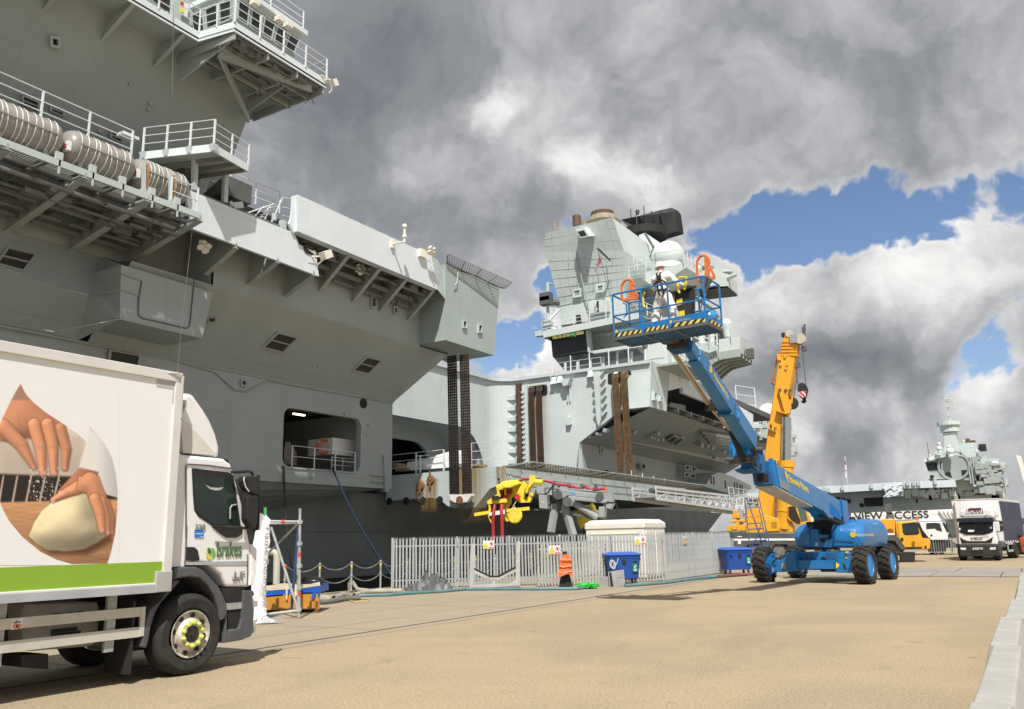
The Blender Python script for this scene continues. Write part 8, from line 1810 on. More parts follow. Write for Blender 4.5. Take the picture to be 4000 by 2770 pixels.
ipr('grille',[(500,990),(560,1035),(650,1066),(990,1066),(1060,1035),(1142,985),(1130,1040),(1110,1105),(530,1110),(515,1050)],BLACK,-.03,.06,CB3)
a,b = IVF(*s4(708,1040),-.015),IVF(*s4(930,1034),-.015); text('lettering','IVECO',M('badge_dark',(.06,.06,.06),.4),CB3,a,IVF.d,(0,0,1),.19,.01,width=(b-a).length)
ipr('grey_panel',[(922,955),(1062,952),(1062,998),(922,1000)],M('panel_grey',(.5,.5,.5),.5),-.012,.02,CB3)
BP = ipr('bumper',[(475,1140),(1240,1132),(1262,1180),(1280,1330),(1250,1360),(510,1368),(490,1330),(478,1200)],M('bumper_dark_grey',(.03,.032,.035),.5,dirt=.2),-.1,.8,bevel=.06)
for pts in ([(500,1195),(615,1195),(612,1240),(520,1240)],[(1080,1190),(1195,1182),(1195,1232),(1085,1238)]): ipr('head_lamp',pts,M('lamp_lens'),-.13,.05,BP)
NP = ipr('number_plate',[(750,1197),(938,1193),(938,1233),(750,1237)],WPL,-.14,.03,BP); a,b = IVF(*s4(768,1229),-.145),IVF(*s4(922,1226),-.145); text('lettering','BJ19 ZGM',SBLK,NP,a,IVF.d,(0,0,1),.11,.003,width=(b-a).length)
ipr('lower_intake',[(705,1255),(945,1250),(945,1300),(720,1305)],DARK,-.12,.03,BP)
for (x,y) in ((570,1452),(1250,1450)): 
    c = IVF(*s4(x,y),.75); I_('wheel',MB().lathe([(.2,.15),(.42,.17),(.48,.12),(.48,-.12),(.42,-.15),(.2,-.15)],V((c.x,c.y,.48)),IVF.d,24),TYRE)
for s in (0,1): c = IVF(*s4(1250,1450),.75)+inn*4.2-IVF.d*(1.9*s); I_('wheel',MB().lathe([(.2,.15),(.42,.25),(.48,.2),(.48,-.2),(.42,-.25),(.2,-.25)],V((c.x,c.y,.48)),IVF.d,24),TYRE)
I_('mirror',MB().prism(IVF.poly([(1255,680),(1300,672),(1325,690),(1322,745),(1270,750)],s4,.1),inn*.15).prism(IVF.poly([(1272,755),(1325,755),(1335,870),(1300,885),(1278,870)],s4,.1),inn*.15).path(IVF.poly([(1130,650),(1200,680),(1270,672)],s4,.15),.03,5).path(IVF.poly([(1180,890),(1240,885),(1290,882)],s4,.15),.025,5),BLACK,CB3)
I_('side_guard',MB().b2((0,0,0),(0,0,0)) if False else MB().prism([pr0+inn*.9+V((0,0,.40)),pr0+inn*3.2+V((0,0,.40)),pr0+inn*3.2+V((0,0,.52)),pr0+inn*.9+V((0,0,.52))],IVF.d*.04).prism([pr0+inn*.9+V((0,0,.80)),pr0+inn*3.2+V((0,0,.80)),pr0+inn*3.2+V((0,0,.92)),pr0+inn*.9+V((0,0,.92))],IVF.d*.04).prism([pr0+inn*.9+V((0,0,.40)),pr0+inn*1.05+V((0,0,.40)),pr0+inn*1.05+V((0,0,.92)),pr0+inn*.9+V((0,0,.92))],IVF.d*.05),GALV)
I_('chassis',MB().prism([pr0-IVF.d*.3+V((0,0,.45)),pr0-IVF.d*2.1+V((0,0,.45)),pr0-IVF.d*2.1+V((0,0,.95)),pr0-IVF.d*.3+V((0,0,.95))],inn*6),BLACK)
ipr('corner_fairing',[(1195,1000),(1232,1060),(1300,1100),(1310,1180),(1270,1190),(1240,1135)],GREYP,.1,1.2,CB3)
# things behind the lorry at the right edge
GF = PLF((-.6,66),R(-4))
z35 = crop(3800,1760,3.47)
t = thing('grey_tower_lorry','tall dark grey trailer end standing behind the blue curtain lorry','trailer',(-.7,66,0),R(-4),local=False); G_ = adder(t)
G_('body',MB().prism(GF.poly([(498,715),(560,710),(575,790),(620,1390),(560,1400),(545,1190)],z35),GF.n*2),M('trailer_grey',(.15,.16,.16),.6,dirt=.2)); G_('panel',MB().prism(GF.poly([(530,810),(560,808),(562,872),(533,875)],z35,-.03),GF.n*.02).prism(GF.poly([(555,930),(578,930),(580,970),(556,975)],z35,-.03),GF.n*.02),DARK)
G_('floodlight',MB().box(GF(*z35(588,810),.3),(.35,.3,.9)),WPL); G_('leg',MB().prism(GF.poly([(560,1390),(610,1385),(612,1425),(565,1428)],z35),GF.n*.6),DGREY)
TFr = PLF((.2,61),R(0)); t = thing('liquid_tank','white caged liquid tank at the right edge behind the lorry','tank',(.0,61,0),0,local=False); T_ = adder(t)
T_('bottle',MB().prism(TFr.poly([(585,1210),(680,1205),(690,1380),(610,1385)],z35),(0,.9,0)),WHITE,bevel=.05)
cg = MB()
for k in range(7): cg.tube(TFr(*z35(583,1215+k*28),-.03),TFr(*z35(690,1210+k*28),-.03),.014,4)
for k in range(4): cg.tube(TFr(*z35(588+k*28,1210),-.03),TFr(*z35(600+k*28,1385),-.03),.014,4)
T_('cage',cg,GALVD); T_('pallet',MB().prism(TFr.poly([(575,1385),(700,1380),(700,1410),(580,1415)],z35),(0,1,0)),DGREY)
RFr = PLF((.7,60),R(0)); t = thing('red_pump','rusty red machine at the right edge of the frame','machine',(1.2,60,0),0,local=False); R_ = adder(t)
RDM = M('rusty_red_paint',(.42,.075,.03),.6,var=.25,dirt=.3)
R_('casing',MB().loft([[RFr(*z35(x,y),o_) for x,y in ((622,1190),(680,1165),(760,1170),(800,1260),(790,1380),(660,1385),(640,1300))] for o_ in (0,1.2)]),RDM,bevel=.08); R_('cap',MB().prism(RFr.poly([(630,1150),(660,1140),(665,1175),(635,1180)],z35,.2),(0,.5,0)),BLACK); R_('band',MB().prism(RFr.poly([(640,1278),(795,1268),(795,1285),(642,1295)],z35,-.02),(0,.02,0)),DGREY)
WJ = PLF((2,90),R(-3)); t = thing('white_jib','brilliant white slanting jib of a crane at the right edge against the clouds','jib',(6,92,0),0,local=False); W_2 = adder(t)
W_2('jib',MB().prism(WJ.poly([(592,72),(640,70),(652,95),(800,640),(740,640),(680,380),(600,110)],z35),WJ.n*1.2),WHITE); W_2('jib_tip',MB().prism(WJ.poly([(582,62),(600,58),(602,85),(586,88)],z35),WJ.n*.6),WHITE); W_2('support',MB().prism(WJ.poly([(760,600),(830,600),(860,1500),(790,1500)],z35),WJ.n*1.2),WHITE)
WSHF = PLF((.5,110),R(0)); t = thing('quay_shed','pale grey sheds far away at the right edge below the green hill','shed',(4,112,0),0,local=False); W_3 = adder(t)
W_3('wall',MB().prism(WSHF.poly([(603,985),(655,990),(660,1170),(606,1170)],z35),(0,10,0)).prism(WSHF.poly([(655,1005),(800,1005),(800,1170),(658,1170)],z35,2),(0,10,0)),M('shed_grey',(.26,.30,.29),.7)); W_3('roof',MB().prism(WSHF.poly([(600,978),(660,984),(660,992),(600,986)],z35,-.3),(0,10.6,0)),GREYM)
# ------------------------------------------------------------------ cable handling arm behind the fence
zk = crop(1780,1820,3.2014); KF = PLF((-17.6,31.6),R(14)); kn = KF.n
KT = thing('cable_arm','yellow and grey shore cable handling arm with red cables standing behind the palisade fence','machine',(-17.6,31.6,0),R(14),local=False); Q_ = adder(KT)
def kp(name,pts,mat,off=0.,th=.3,par=None,**k): return Q_(name,MB().prism(KF.poly(pts,zk,off),kn*th),mat,par,**k)
HD = kp('head_frame',[(500,238),(555,235),(610,190),(790,172),(822,230),(830,300),(760,330),(700,380),(640,480),(600,540),(660,690),(610,690),(560,560),(540,430),(520,330)],YELB,.75,.12)
Q_('head_cover',MB().loft([KF.poly([(500,248),(690,240),(690,268),(510,275)],zk,-.15),KF.poly([(610,188),(792,172),(822,215),(700,240)],zk,.7)]),YELB,HD)
for o_ in (-.12,.3,.68): kp('side_plate',[(690,265),(745,235),(775,330),(700,400),(690,480),(640,540),(620,620),(655,690),(640,700),(608,640),(605,540),(640,470),(700,330)] if o_ > .5 else [(512,285),(530,282),(560,380),(520,400),(430,480),(440,560),(412,620),(450,712),(440,715),(405,640),(415,520),(395,440),(520,350)],YELB,o_,.05,HD)
for pts,o_ in (([(390,435),(480,428),(610,410),(640,418),(640,455),(480,470),(400,480)],-.15),([(415,585),(500,565),(610,545),(612,600),(500,615),(415,625)],-.2)): kp('cross_plate',pts,YELB if o_ > -.18 else WHITE,o_,.06,HD)
kp('red_lining',[(520,300),(700,285),(705,330),(640,395),(600,420),(535,395)],M('dark_red_lining',(.25,.03,.02),.6),.5,.05,HD)
for x in (615,): kp('divider',[(605,285),(622,285),(640,400),(620,420)],YELB,.3,.05,HD)
Q_('front_bar',MB().beam(KF(*zk(235,610),-.1),KF(*zk(415,582),-.1),.08,.14),YELB,HD); Q_('front_bar',MB().beam(KF(*zk(640,560),-.25),KF(*zk(922,532),-.25),.08,.14),YELB,HD)
kp('tilt_link',[(880,325),(915,215),(925,122),(992,122),(1000,180),(960,230),(930,260),(905,335)],YELB,.2,.3,HD); kp('tilt_link',[(790,290),(850,180),(900,240),(860,300),(840,420),(870,430),(930,340),(985,330),(925,455),(800,460),(740,400)],YELB,.3,.25,HD)
Q_('tilt_ram',MB().tube(KF(*zk(905,260),.1),KF(*zk(885,330),.1),.07,10).tube(KF(*zk(985,200),.1),KF(*zk(1090,205),.1),.12,12).tube(KF(*zk(1000,190),.1),KF(*zk(1010,225),.1),.1,10),YELB,HD)
kp('red_box',[(735,385),(775,345),(800,390),(760,425)],SRED,.0,.2,HD); kp('lamp_box',[(445,380),(525,372),(545,415),(460,432)],BLACK,-.25,.25,HD); Q_('aerial',MB().tube(KF(*zk(553,230),.1),KF(*zk(540,165),.1),.025,5).sph(KF(*zk(538,165),.1),.06,8,5),BLACK,HD)
Q_('guide_wheel',MB().lathe([(.30,0),(.34,.03),(.26,.06),(.34,.12),(.28,.15)],KF(*zk(730,620),.2),kn,20),YELB,HD)
Q_('bolts',MB().box(KF(*zk(660,480),-.02),(.05,.05,.05)).box(KF(*zk(650,560),-.02),(.05,.05,.05)).box(KF(*zk(690,420),-.02),(.05,.05,.05)).box(KF(*zk(640,630),-.02),(.05,.05,.05)),DGREY,HD)
for x0,x1 in ((480,470),(572,583)): Q_('red_cable',MB().path([KF(*zk(x0+95,350),.45),KF(*zk(x0+20,430),.1),KF(*zk(x0,540),-.2),KF(*zk(x1-4,700),-.2),KF(*zk(x1+2,1000),-.15)],.075,10),RED,smooth=60)
Q_('red_cable',MB().path(KF.poly([(795,185),(850,168),(930,165),(1150,190),(1280,232),(1400,242),(1480,262),(1540,282),(1600,255),(1690,295),(1760,298),(1850,280),(1885,300)],zk,.35),.06,8),RED,smooth=60)
kp('top_tray',[(818,112),(1060,100),(1240,140),(1600,200),(1740,248),(1740,270),(1680,245),(1240,190),(1130,190),(1060,155),(820,150)],GREYM,.3,.5)
kp('cable_tray',[(1230,265),(1700,300),(1710,318),(1240,285)],GREYM,.1,.5); 
for x in (1260,1395,1560,1730): kp('tray_bracket',[(x,225),(x+22,225),(x+30,300),(x,300)],DGREY,.2,.3)
A1 = kp('upper_arm',[(1270,300),(1330,290),(1740,345),(1815,350),(1830,400),(1800,412),(1400,372),(1330,415),(1290,410),(1262,370)],GREYM,-.1,.4,bevel=.03); A2a = kp('lower_arm',[(1400,382),(1460,378),(1860,425),(1890,440),(1870,470),(1490,432),(1450,500),(1420,508),(1390,470)],GREYM,-.25,.4,bevel=.03)
for x,y,p_,r_ in ((1275,360,A1,.2),(1800,385,A1,.17),(1395,450,A2a,.2)): Q_('arm_pivot',MB().tube(KF(*zk(x,y),-.3),KF(*zk(x,y),.45),r_,18),DGREY,p_)
kp('maker_plate',[(1432,325),(1500,333),(1500,362),(1432,355)],M('plate_blue',(.1,.3,.55),.5),-.11,.01,A1)
CBx = kp('control_cabinet',[(1035,360),(1135,368),(1148,540),(1045,530)],GREYM,-.3,.5,bevel=.02); kp('junction_box',[(1010,262),(1105,265),(1108,352),(1015,348)],GREYM,-.1,.3,bevel=.02); kp('cabinet_mark',[(1085,445),(1095,442),(1098,465),(1086,465)],SYEL,-.31,.01,CBx)
for q_ in ([(1225,235),(1215,300),(1215,420),(1190,480),(1150,490)],[(1220,240),(1150,340),(1110,358)],[(1000,300),(1010,370),(960,400),(930,370)],[(1880,470),(1800,480),(1900,455),(2005,460),(2020,520),(2025,560),(1990,635)]): Q_('hose',MB().path(KF.poly(q_,zk,-.1),.032,6),BLACK)
Q_('wiring',MB().path(KF.poly([(760,440),(720,500),(690,560),(740,500),(700,620),(790,640)],zk,-.3),.014,4),CREAM)
kp('end_cabinet',[(1850,335),(1950,340),(1965,480),(1930,540),(1840,520)],GREYM,-.1,.5,bevel=.02); kp('beacon',[(1872,292),(1895,294),(1893,328),(1872,326)],M('amber_beacon'),.1,.15)
Q_('slew_drum',MB().lathe([(.45,0),(.55,.1),(.45,.2),(.45,.5),(.55,.6),(.4,.7)],KF(*zk(1740,620),.9),-KF.d,24),YELB); kp('drum_housing',[(1790,510),(1860,505),(1850,640),(1790,640)],GREYM,-.2,.6)
for a,b in (((1250,480),(1190,830)),((1360,490),(1470,870))): Q_('leg',MB().beam(KF(*zk(*a),.2),KF(*zk(*b),-.1),.26,.22),GREYM)
Q_('leg',MB().beam(KF(*zk(1250,520),1.2),KF(*zk(1180,830),1.6),.2,.2).beam(KF(*zk(1370,520),1.2),KF(*zk(1460,870),1.6),.2,.2),DGREY)
Q_('stay_tube',MB().tube(KF(*zk(1490,470),.1),KF(*zk(1780,650),.1),.15,12),GREYM); kp('platform_base',[(990,540),(1240,545),(1800,650),(1800,690),(1240,570),(975,555)],DGREY,.1,1.2); kp('mast',[(1240,440),(1390,450),(1380,540),(1250,540)],DGREY,.1,.6)
# ------------------------------------------------------------------ gangway to the ship
zg_ = zU; GX = -18.8
GT_ = thing('gangway','pale grey lattice gangway truss reaching from the ship towards the yellow crane','gangway',(GX,60,0),0,local=False); W1 = adder(GT_)
gq = lambda x,y,X=GX: PX(*zg_(x,y),X)
t0,t1,m0,m1,b0,b1 = gq(925,1290),gq(1960,1410),gq(935,1330),gq(1960,1452),gq(935,1405),gq(1960,1555)
LG_ = M('gangway_pale_grey',(.56,.58,.58),.5,var=.06)
lp = lambda a,b,u: a*(1-u)+b*u
for k,X_ in enumerate((0,-1.5)):
    o_ = V((X_,0,0)); mb = MB()
    for a,b,s in ((t0,t1,.14),(m0,m1,.10),(b0,b1,.16)): mb.beam(a+o_,b+o_,s,s)
    W1('side_chord',mb,LG_); mb = MB()
    for i in range(15):
        u = i/14; mb.beam(lp(t0,t1,u)+o_,lp(b0,b1,u)+o_,.08,.08)
        if i < 14: mb.beam(lp(m0,m1,u)+o_,lp(b0,b1,u+1/14)+o_,.06,.06) if i % 2 else mb.beam(lp(b0,b1,u)+o_,lp(m0,m1,u+1/14)+o_,.06,.06)
        if 5 <= i <= 8: mb.beam(lp(b0,b1,u)+o_,lp(t0,t1,u+1/14)+o_,.07,.07).beam(lp(t0,t1,u)+o_,lp(b0,b1,u+1/14)+o_,.07,.07)
    W1('lattice',mb,LG_)['kind'] = 'stuff'
W1('deck_panel',MB().prism([b0+V((0,0,.1)),b1+V((0,0,.1)),b1+V((-1.5,0,.1)),b0+V((-1.5,0,.1))],(0,0,.06)),GREYM); W1('top_pipe',MB().tube(lp(t0,t1,.02)+V((-.5,0,-.15)),lp(t0,t1,.45)+V((-.5,0,-.15)),.16,8),DGREY); W1('hand_rail',MB().rail([lp(m0,m1,.62)+V((.15,0,0)),m1+V((.15,0,0))],.9,.03,1.2,2,.03),LG_)
W1('trestle',MB().beam(b1+V((0,0,0)),V((b1.x,b1.y,0)),.25,.25).beam(b1+V((-1.5,0,0)),V((b1.x-1.5,b1.y,0)),.25,.25),LG_)
# ------------------------------------------------------------------ scaffold, sheet, skip
z7a = crop(1000,1960,3.3267); SF = PLF((-14.55,14.3),YAW); STB = GALVD
t = thing('scaffold_frame','galvanised scaffold tube frame standing beside the delivery lorry','scaffold',(-14.9,14.2,0),YAW,local=False); F_ = adder(t)
sq = lambda x,y,o_=0.: SF(*z7a(x,y),o_)
for nm,a,b,o1,o2,r_ in (('pole',(572,90),(558,1515),0,0,.032),('pole',(60,150),(70,1500),0,0,.032),('ledger',(120,252),(605,262),.04,.04,.03),('ledger',(120,285),(570,275),.9,.9,.03),('brace',(195,330),(548,1410),.06,.0,.032),('brace',(160,665),(545,285),.6,.06,.028),('ledger',(130,1468),(560,1415),.0,.04,.038),('back_pole',(545,250),(545,1480),1.0,1.0,.03)): F_(nm,MB().tube(sq(*a,o1),sq(*b,o2),r_,10),STB,smooth=40)
F_('blue_tube',MB().tube(sq(555,245,.1),sq(462,1395,.3),.035,8),M('blue_tube_paint',(.03,.07,.18),.5))
for x,y in ((572,262),(569,545),(566,835),(563,1120),(558,1400)): F_('coupler',MB().box(sq(x,y),(.10,.10,.09),YAW).tube(sq(x-36,y),sq(x+36,y),.012,6),GALVD)
for x,y,h in ((354,258,0),(566,690,1),(380,845,0),(338,1442,0),(565,1200,1)): F_('red_tag',MB().tube(sq(x,y-28) if h else sq(x-20,y,.04),sq(x,y+28) if h else sq(x+20,y-1,.04),.036 if h else .042,10),M('tag_red',(.55,.06,.05),.6))
F_('green_cap',MB().tube(sq(121,195),sq(120,75),.04,8),M('cap_green',(.08,.35,.10),.6))
SHM = M('white_sheet',(.80,.80,.81),.6,var=.03)
zt_l = crop(400,1960,1.0)
def cloth(name,rows,mat,label,cat,amp=.03,freq=5.,sub=9):
    rows = [[V(p) for p in r_] for r_ in rows]; n = len(rows[0]); g_ = []
    for i in range(len(rows)-1):
        for k in range(sub):
            u = k/sub; row = [rows[i][j]*(1-u)+rows[i+1][j]*u for j in range(n)]; out = []
            for j in range(n-1):
                for m_ in range(sub): out.append(row[j]*(1-m_/sub)+row[j+1]*(m_/sub))
            out.append(row[-1]); g_.append(out)
    g_.append([rows[-1][j]*(1-m_/sub)+rows[-1][j+1]*(m_/sub) for j in range(n-1) for m_ in range(sub)]+[rows[-1][-1]])
    nn = V((math.sin(YAW),-math.cos(YAW),.25))
    for r_ in g_:
        for j,p in enumerate(r_): r_[j] = p+nn*(amp*NZ.noise(V((p.x*freq*.7+p.y*freq*.7,p.z*freq*.35,1)))*2+amp*.8*NZ.noise(p*freq*2.3))
    return MB().loft(g_,cap=False,close=False).obj(name,mat,None,label,cat,smooth=60)
rows = [[(20,165),(80,160),(140,180),(195,240)],[(0,330),(60,320),(120,320),(175,310)],[(-40,560),(40,520),(110,520),(180,500)],[(-60,850),(20,820),(80,800),(140,780)],[(-60,1120),(10,1080),(70,1060),(130,1060)],[(-70,1400),(0,1380),(60,1370),(128,1365)],[(-90,1560),(-20,1540),(60,1510),(140,1470)]]
SHT = cloth('white_sheet',[[sq(x,y,-.06-.05*i+.09*(j % 2)) for j,(x,y) in enumerate(r_)] for i,r_ in enumerate(rows)],SHM,'white flame retardant sheeting hung over the scaffold beside the lorry cab','sheeting',.035)
fr_ = MB().quad(PZ(1000,2436,.02),PZ(1090,2432,.02),PZ(1042,2408,.10),PZ(1010,2412,.1)); o = fr_.obj('fallen_sheet',SHM,None,'corner of white lettered sheeting lying on the ground by the lorry bumper','sheeting')
GYL = M('grey_print',(.25,.25,.27),.7)
text('lettering','Retardant',GYL,o,PZ(1012,2431,.045)-o.location,cR,(0,.5,.8),.22,.002,width=.48)
text('lettering','Flame Retardant',GYL,SHT,sq(128,330,-.36)-SHT.location,(0,0,-1),cR,.15,.002,width=1.75)
# orange skip
kc = PLF((-15.5,15.6),YAW+R(2)); t = thing('metal_skip','rusty orange steel skip lined with pale sheeting and blue tape beside the scaffold','skip',(-16.2,15.3,0),YAW+R(2),local=False); J_ = adder(t)
OSK = M('worn_orange_paint',(.50,.24,.035),.6,var=.15,scale=2.5,dirt=.3,dcol=(.22,.10,.03))
def kk(pts,o_=0.): return kc.poly(pts,z7a,o_)
J_('body',MB().loft([kk([(60,1412),(800,1385),(818,1180),(60,1240)]),kk([(60,1412),(800,1385),(818,1180),(60,1240)],1.1)]),OSK,bevel=.01)
for x in (430,790): J_('corner_post',MB().prism(kk([(x,1190),(x+32,1188),(x+30,1400),(x,1405)],-.03),kc.n*.06),OSK)
for x,o_ in ((790,0),(420,.2),(790,1.0)): q = kc(*z7a(x,1440),o_); J_('foot',MB().box(V((q.x,q.y,.14)),(.08,.08,.28),YAW).box(V((q.x,q.y,.02)),(.16,.15,.03),YAW),RUST)
tp_ = MB().prism(kk([(60,1150),(400,1130),(830,1085),(835,1180),(560,1185),(300,1210),(60,1235)],-.03),kc.n*1.16); J_('blue_tape',tp_,M('blue_tape',(.01,.10,.50),.4,var=.15),bevel=.01)
for pts in ([(745,1170),(775,1180),(758,1258),(712,1262)],[(790,1165),(835,1160),(832,1232),(812,1238),(800,1200)]): J_('loose_tape',MB().prism(kk(pts,-.05),kc.n*.01),M('blue_tape'))
J_('lining',cl := MB().loft([kk([(60,1100),(200,1085),(330,1062),(450,1060),(560,1075),(700,1070),(830,1040),(835,1090),(560,1130),(300,1145),(60,1165)],o_) for o_ in (-.04,.5,1.14)]),M('cream_sheeting',(.62,.56,.44),.8,var=.12,bump=.5,bscale=9)); J_('lining_flap',MB().prism(kk([(388,1120),(412,1120),(408,1272),(385,1268)],-.06),kc.n*.01).prism(kk([(500,1120),(552,1115),(540,1200),(512,1240),(498,1190)],-.06),kc.n*.01),M('cream_sheeting'))
bb = MB().sph(kc(*z7a(700,1035),.5),.30,14,8,sc_=(1.5,1,.45)); bb.obj('bin_bag',M('black_polythene',(.012,.012,.013),.25,bump=.6,bscale=8),None,'black polythene bag lying on top of the orange skip','bag',smooth=60)
vp = PLF((-17.5,17.2),YAW); MB().path([vp(*z7a(265,1070)),vp(*z7a(270,760)),vp(*z7a(268,700)),vp(*z7a(250,665)),vp(*z7a(210,648)),vp(*z7a(160,655))],.095,12).obj('vent_pipe',M('pipe_cream',(.50,.49,.42),.6,dirt=.2),None,'cream curved vent pipe rising behind the skip and scaffold','pipe',smooth=50)
# ------------------------------------------------------------------ things lying along the fence
c2 = crop(950,1900,2.305)
tb0,tb1 = PZ(*c2(1445,938),0),PZ(*c2(1865,922),0); tc_ = (tb0+tb1)/2; tb = MB(); N1_,N2_ = 70,22; d_ = tb1-tb0; nn = V((-d_.y,d_.x,0)).normalized(); g_ = []
for i in range(N1_+1):
    row = []
    for j in range(N2_+1):
        u,v = i/N1_,j/N2_; p = tb0+d_*u+nn*(v*.75-.62); e = math.sin(math.pi*min(1,max(0,u)))**.5*math.sin(math.pi*v)**.6
        h = e*(.12+.20*math.exp(-((u-.52)/.25)**2)+.14*math.exp(-((u-.85)/.1)**2)); h += e*.42*(abs(NZ.noise(V((u*8,v*3,2.))))+.5*abs(NZ.noise(V((u*19,v*8,5.)))))
        row.append(p+V((0,0,.01+h))+nn*.10*NZ.noise(V((u*9,v*5,0))))
    g_.append(row)
tb.loft(g_,cap=False,close=False).obj('tarpaulin',M('grey_tarpaulin',(.105,.108,.112),.5,var=.15,bump=.2,bscale=14),None,'crumpled dark grey tarpaulin heaped against the left part of the fence','tarpaulin',smooth=35)
vt = PLF(tuple(PZ(*c5(70,1052),0))[:2],math.atan2(1.32,1.24)); t = thing('metal_trestle','grey metal trestle with a V shaped rubber saddle in front of the fence','trestle',vt.p,math.atan2(1.32,1.24),local=False); V_ = adder(t)
ALG = M('dull_aluminium',(.50,.50,.48),.5,metal=.2,var=.12,dirt=.3)
vq = lambda x,y,o_=0.: vt(*c5(x,y),o_)
for a,b in (((98,678),(82,1045)),((468,660),(462,1028))): V_('post',MB().beam(vq(*a),vq(*b),.15,.12,vt.n),ALG)
V_('base_beam',MB().beam(vq(70,1028),vq(480,1015),.12,.10),ALG); V_('base_shadow_foot',MB().beam(vq(66,1048),vq(480,1035),.3,.05),DGREY)
V_('saddle_beam',MB().beam(vq(100,905),vq(232,962),.10,.10,vt.n).beam(vq(228,960),vq(310,960),.1,.1,vt.n).beam(vq(308,960),vq(448,895),.10,.10,vt.n).beam(vq(268,965),vq(265,1015),.1,.1,vt.n),ALG); V_('rubber_pad',MB().beam(vq(104,882),vq(234,944),.12,.05).beam(vq(234,946),vq(310,946),.12,.05).beam(vq(310,945),vq(446,872),.12,.05),BLACK)
for pts in ([(68,965),(132,1035),(70,1040)],[(385,1025),(478,950),(482,1015)]): V_('corner_gusset',MB().prism([vq(*p,-.07) for p in pts],vt.n*.02),ALG)
jf = PLF(tuple(PZ(*c5(860,1038),0))[:2],YAW+R(8)); t = thing('dark_stand','dark upright stand with an orange jacket hung on it, in front of the dirty gate','stand',jf.p,YAW,local=False); JS = adder(t); jq = lambda x,y,o_=0.: jf(*c5(x,y),o_)
JS('panel',MB().loft([[jq(800,1038),jq(918,1034),jq(918,1034,.35),jq(800,1038,.35)],[jq(820,930),jq(890,925),jq(890,925,.2),jq(820,930,.2)],[jq(835,742),jq(868,742),jq(868,742,.1),jq(835,742,.1)]]),BLACK)
jr = [[(838,772),(850,766),(872,766),(890,775)],[(822,790),(850,800),(880,800),(903,800)],[(808,850),(840,860),(880,850),(906,860)],[(800,910),(835,905),(870,900),(912,905)],[(796,955),(828,945),(880,925),(917,958)]]
cloth('orange_jacket',[[jq(x,y,-.06-.02*i-.05*(j in (1,2))) for j,(x,y) in enumerate(r_)] for i,r_ in enumerate(jr)],HV,'orange high visibility jacket hung on the dark stand by the gate','jacket',.02,9.,7)
jb = bpy.data.objects['orange_jacket']; rb = MB()
for y0,y1 in ((800,803),(862,858),(915,905)): rb.path([jq(806,y0,-.16),jq(840,y0+6,-.2),jq(875,y1+4,-.2),jq(906,y1,-.16)],.022,4)
o = rb.obj('reflective_band',M('pinkish_silver_band',(.62,.40,.38),.4),jb); o.matrix_parent_inverse = Mx.Translation(-jb.location)
df = PLF(tuple(PZ(*c5(1215,1034),0))[:2],YAW+R(20)); dq = lambda x,y,o_=0.: df(*c5(x,y),o_)
t = thing('metal_duct','open ended grey sheet metal duct section standing before the blue bin','duct',df.p,YAW,local=False); D_2 = adder(t)
D_2('duct_shell',MB().quad(dq(1232,915),dq(1335,892),dq(1345,1020),dq(1250,1034)).quad(dq(1232,915),dq(1335,892),dq(1330,890,.5),dq(1205,910,.5)).loft([[dq(1285,955),dq(1338,950),dq(1338,956),dq(1285,962)],[dq(1285,955,.02),dq(1338,950,.02),dq(1338,956,.02),dq(1285,962,.02)]]),SILV); D_2('duct_end',MB().prism([dq(x,y,.02) for x,y in ((1205,912),(1240,915),(1255,1034),(1218,1036))],df.n*.05),BLACK); D_2('duct_rim',MB().beam(dq(1208,912),dq(1222,1036),.03,.03),SILV)
t = thing('sheet_metal_panel','flat silver sheet metal panel leaning left of the open duct','panel',dq(1150,1035,.3),YAW,local=False); MB().prism([dq(x,y,.5) for x,y in ((1115,985),(1205,945),(1215,1030),(1120,1045))],df.n*.03).obj('sheet',SILV,t)
grn = PZ(*c5(1035,1048),0); gb = MB(); random.seed(5)
for k in range(12): gb.path([grn+V((.42*math.sin(j*.9+k)*random.uniform(.5,1),.30*math.cos(j*1.1+k*2)*random.uniform(.5,1),.03+.16*random.random())) for j in range(8)],.022,5)
gb.obj('green_rope',M('bright_green_rope',(.03,.55,.05),.6),None,'tangled bright green rope heap on the ground by the metal ducts','rope')
def ground_line(name,pts,r_,mat,lab,cat='hose',crp=c2): return MB().path([PZ(*crp(*p),r_*.9) for p in pts],r_,8).obj(name,mat,None,lab,cat,smooth=60)
TEAL = M('teal_hose_rubber',(.10,.21,.23),.5,var=.2)
ground_line('hose',[(1040,985),(1300,978),(1500,962),(1800,945),(2010,925),(2305,922)],.055,TEAL,'teal hose lying along the foot of the fence in front of the tarpaulin')
ground_line('hose',[(70,1052),(300,1050),(600,1050),(950,1047),(1080,1030)],.055,TEAL,'teal hose lying in front of the V trestle and the gate',crp=c5)
ground_line('hose',[(1345,1022),(1500,1012),(1660,1000),(1900,968),(2110,948)],.06,TEAL,'teal hose along the fence corner in front of the white cabin',crp=c5)
ground_line('hose',[(2112,948),(2200,940),(2320,932),(2480,925)],.07,M('brown_red_hose',(.20,.07,.05),.6),'brown red hose running from the fence end towards the boom lift',crp=c5)
GH = M('pale_grey_hose',(.36,.34,.27),.7,var=.2,dirt=.3)
ground_line('hose',[(700,1000),(820,1010),(900,975),(1000,985),(1070,960),(1200,945),(1430,940)],.09,GH,'thick pale grey hose lying by the quay edge left of the fence')
ground_line('hose',[(690,1045),(760,1040),(830,1030),(900,1015),(1050,1005)],.075,M('dark_grey_hose',(.14,.14,.135),.6,dirt=.3),'dark grey hose piece lying just right of the orange skip')
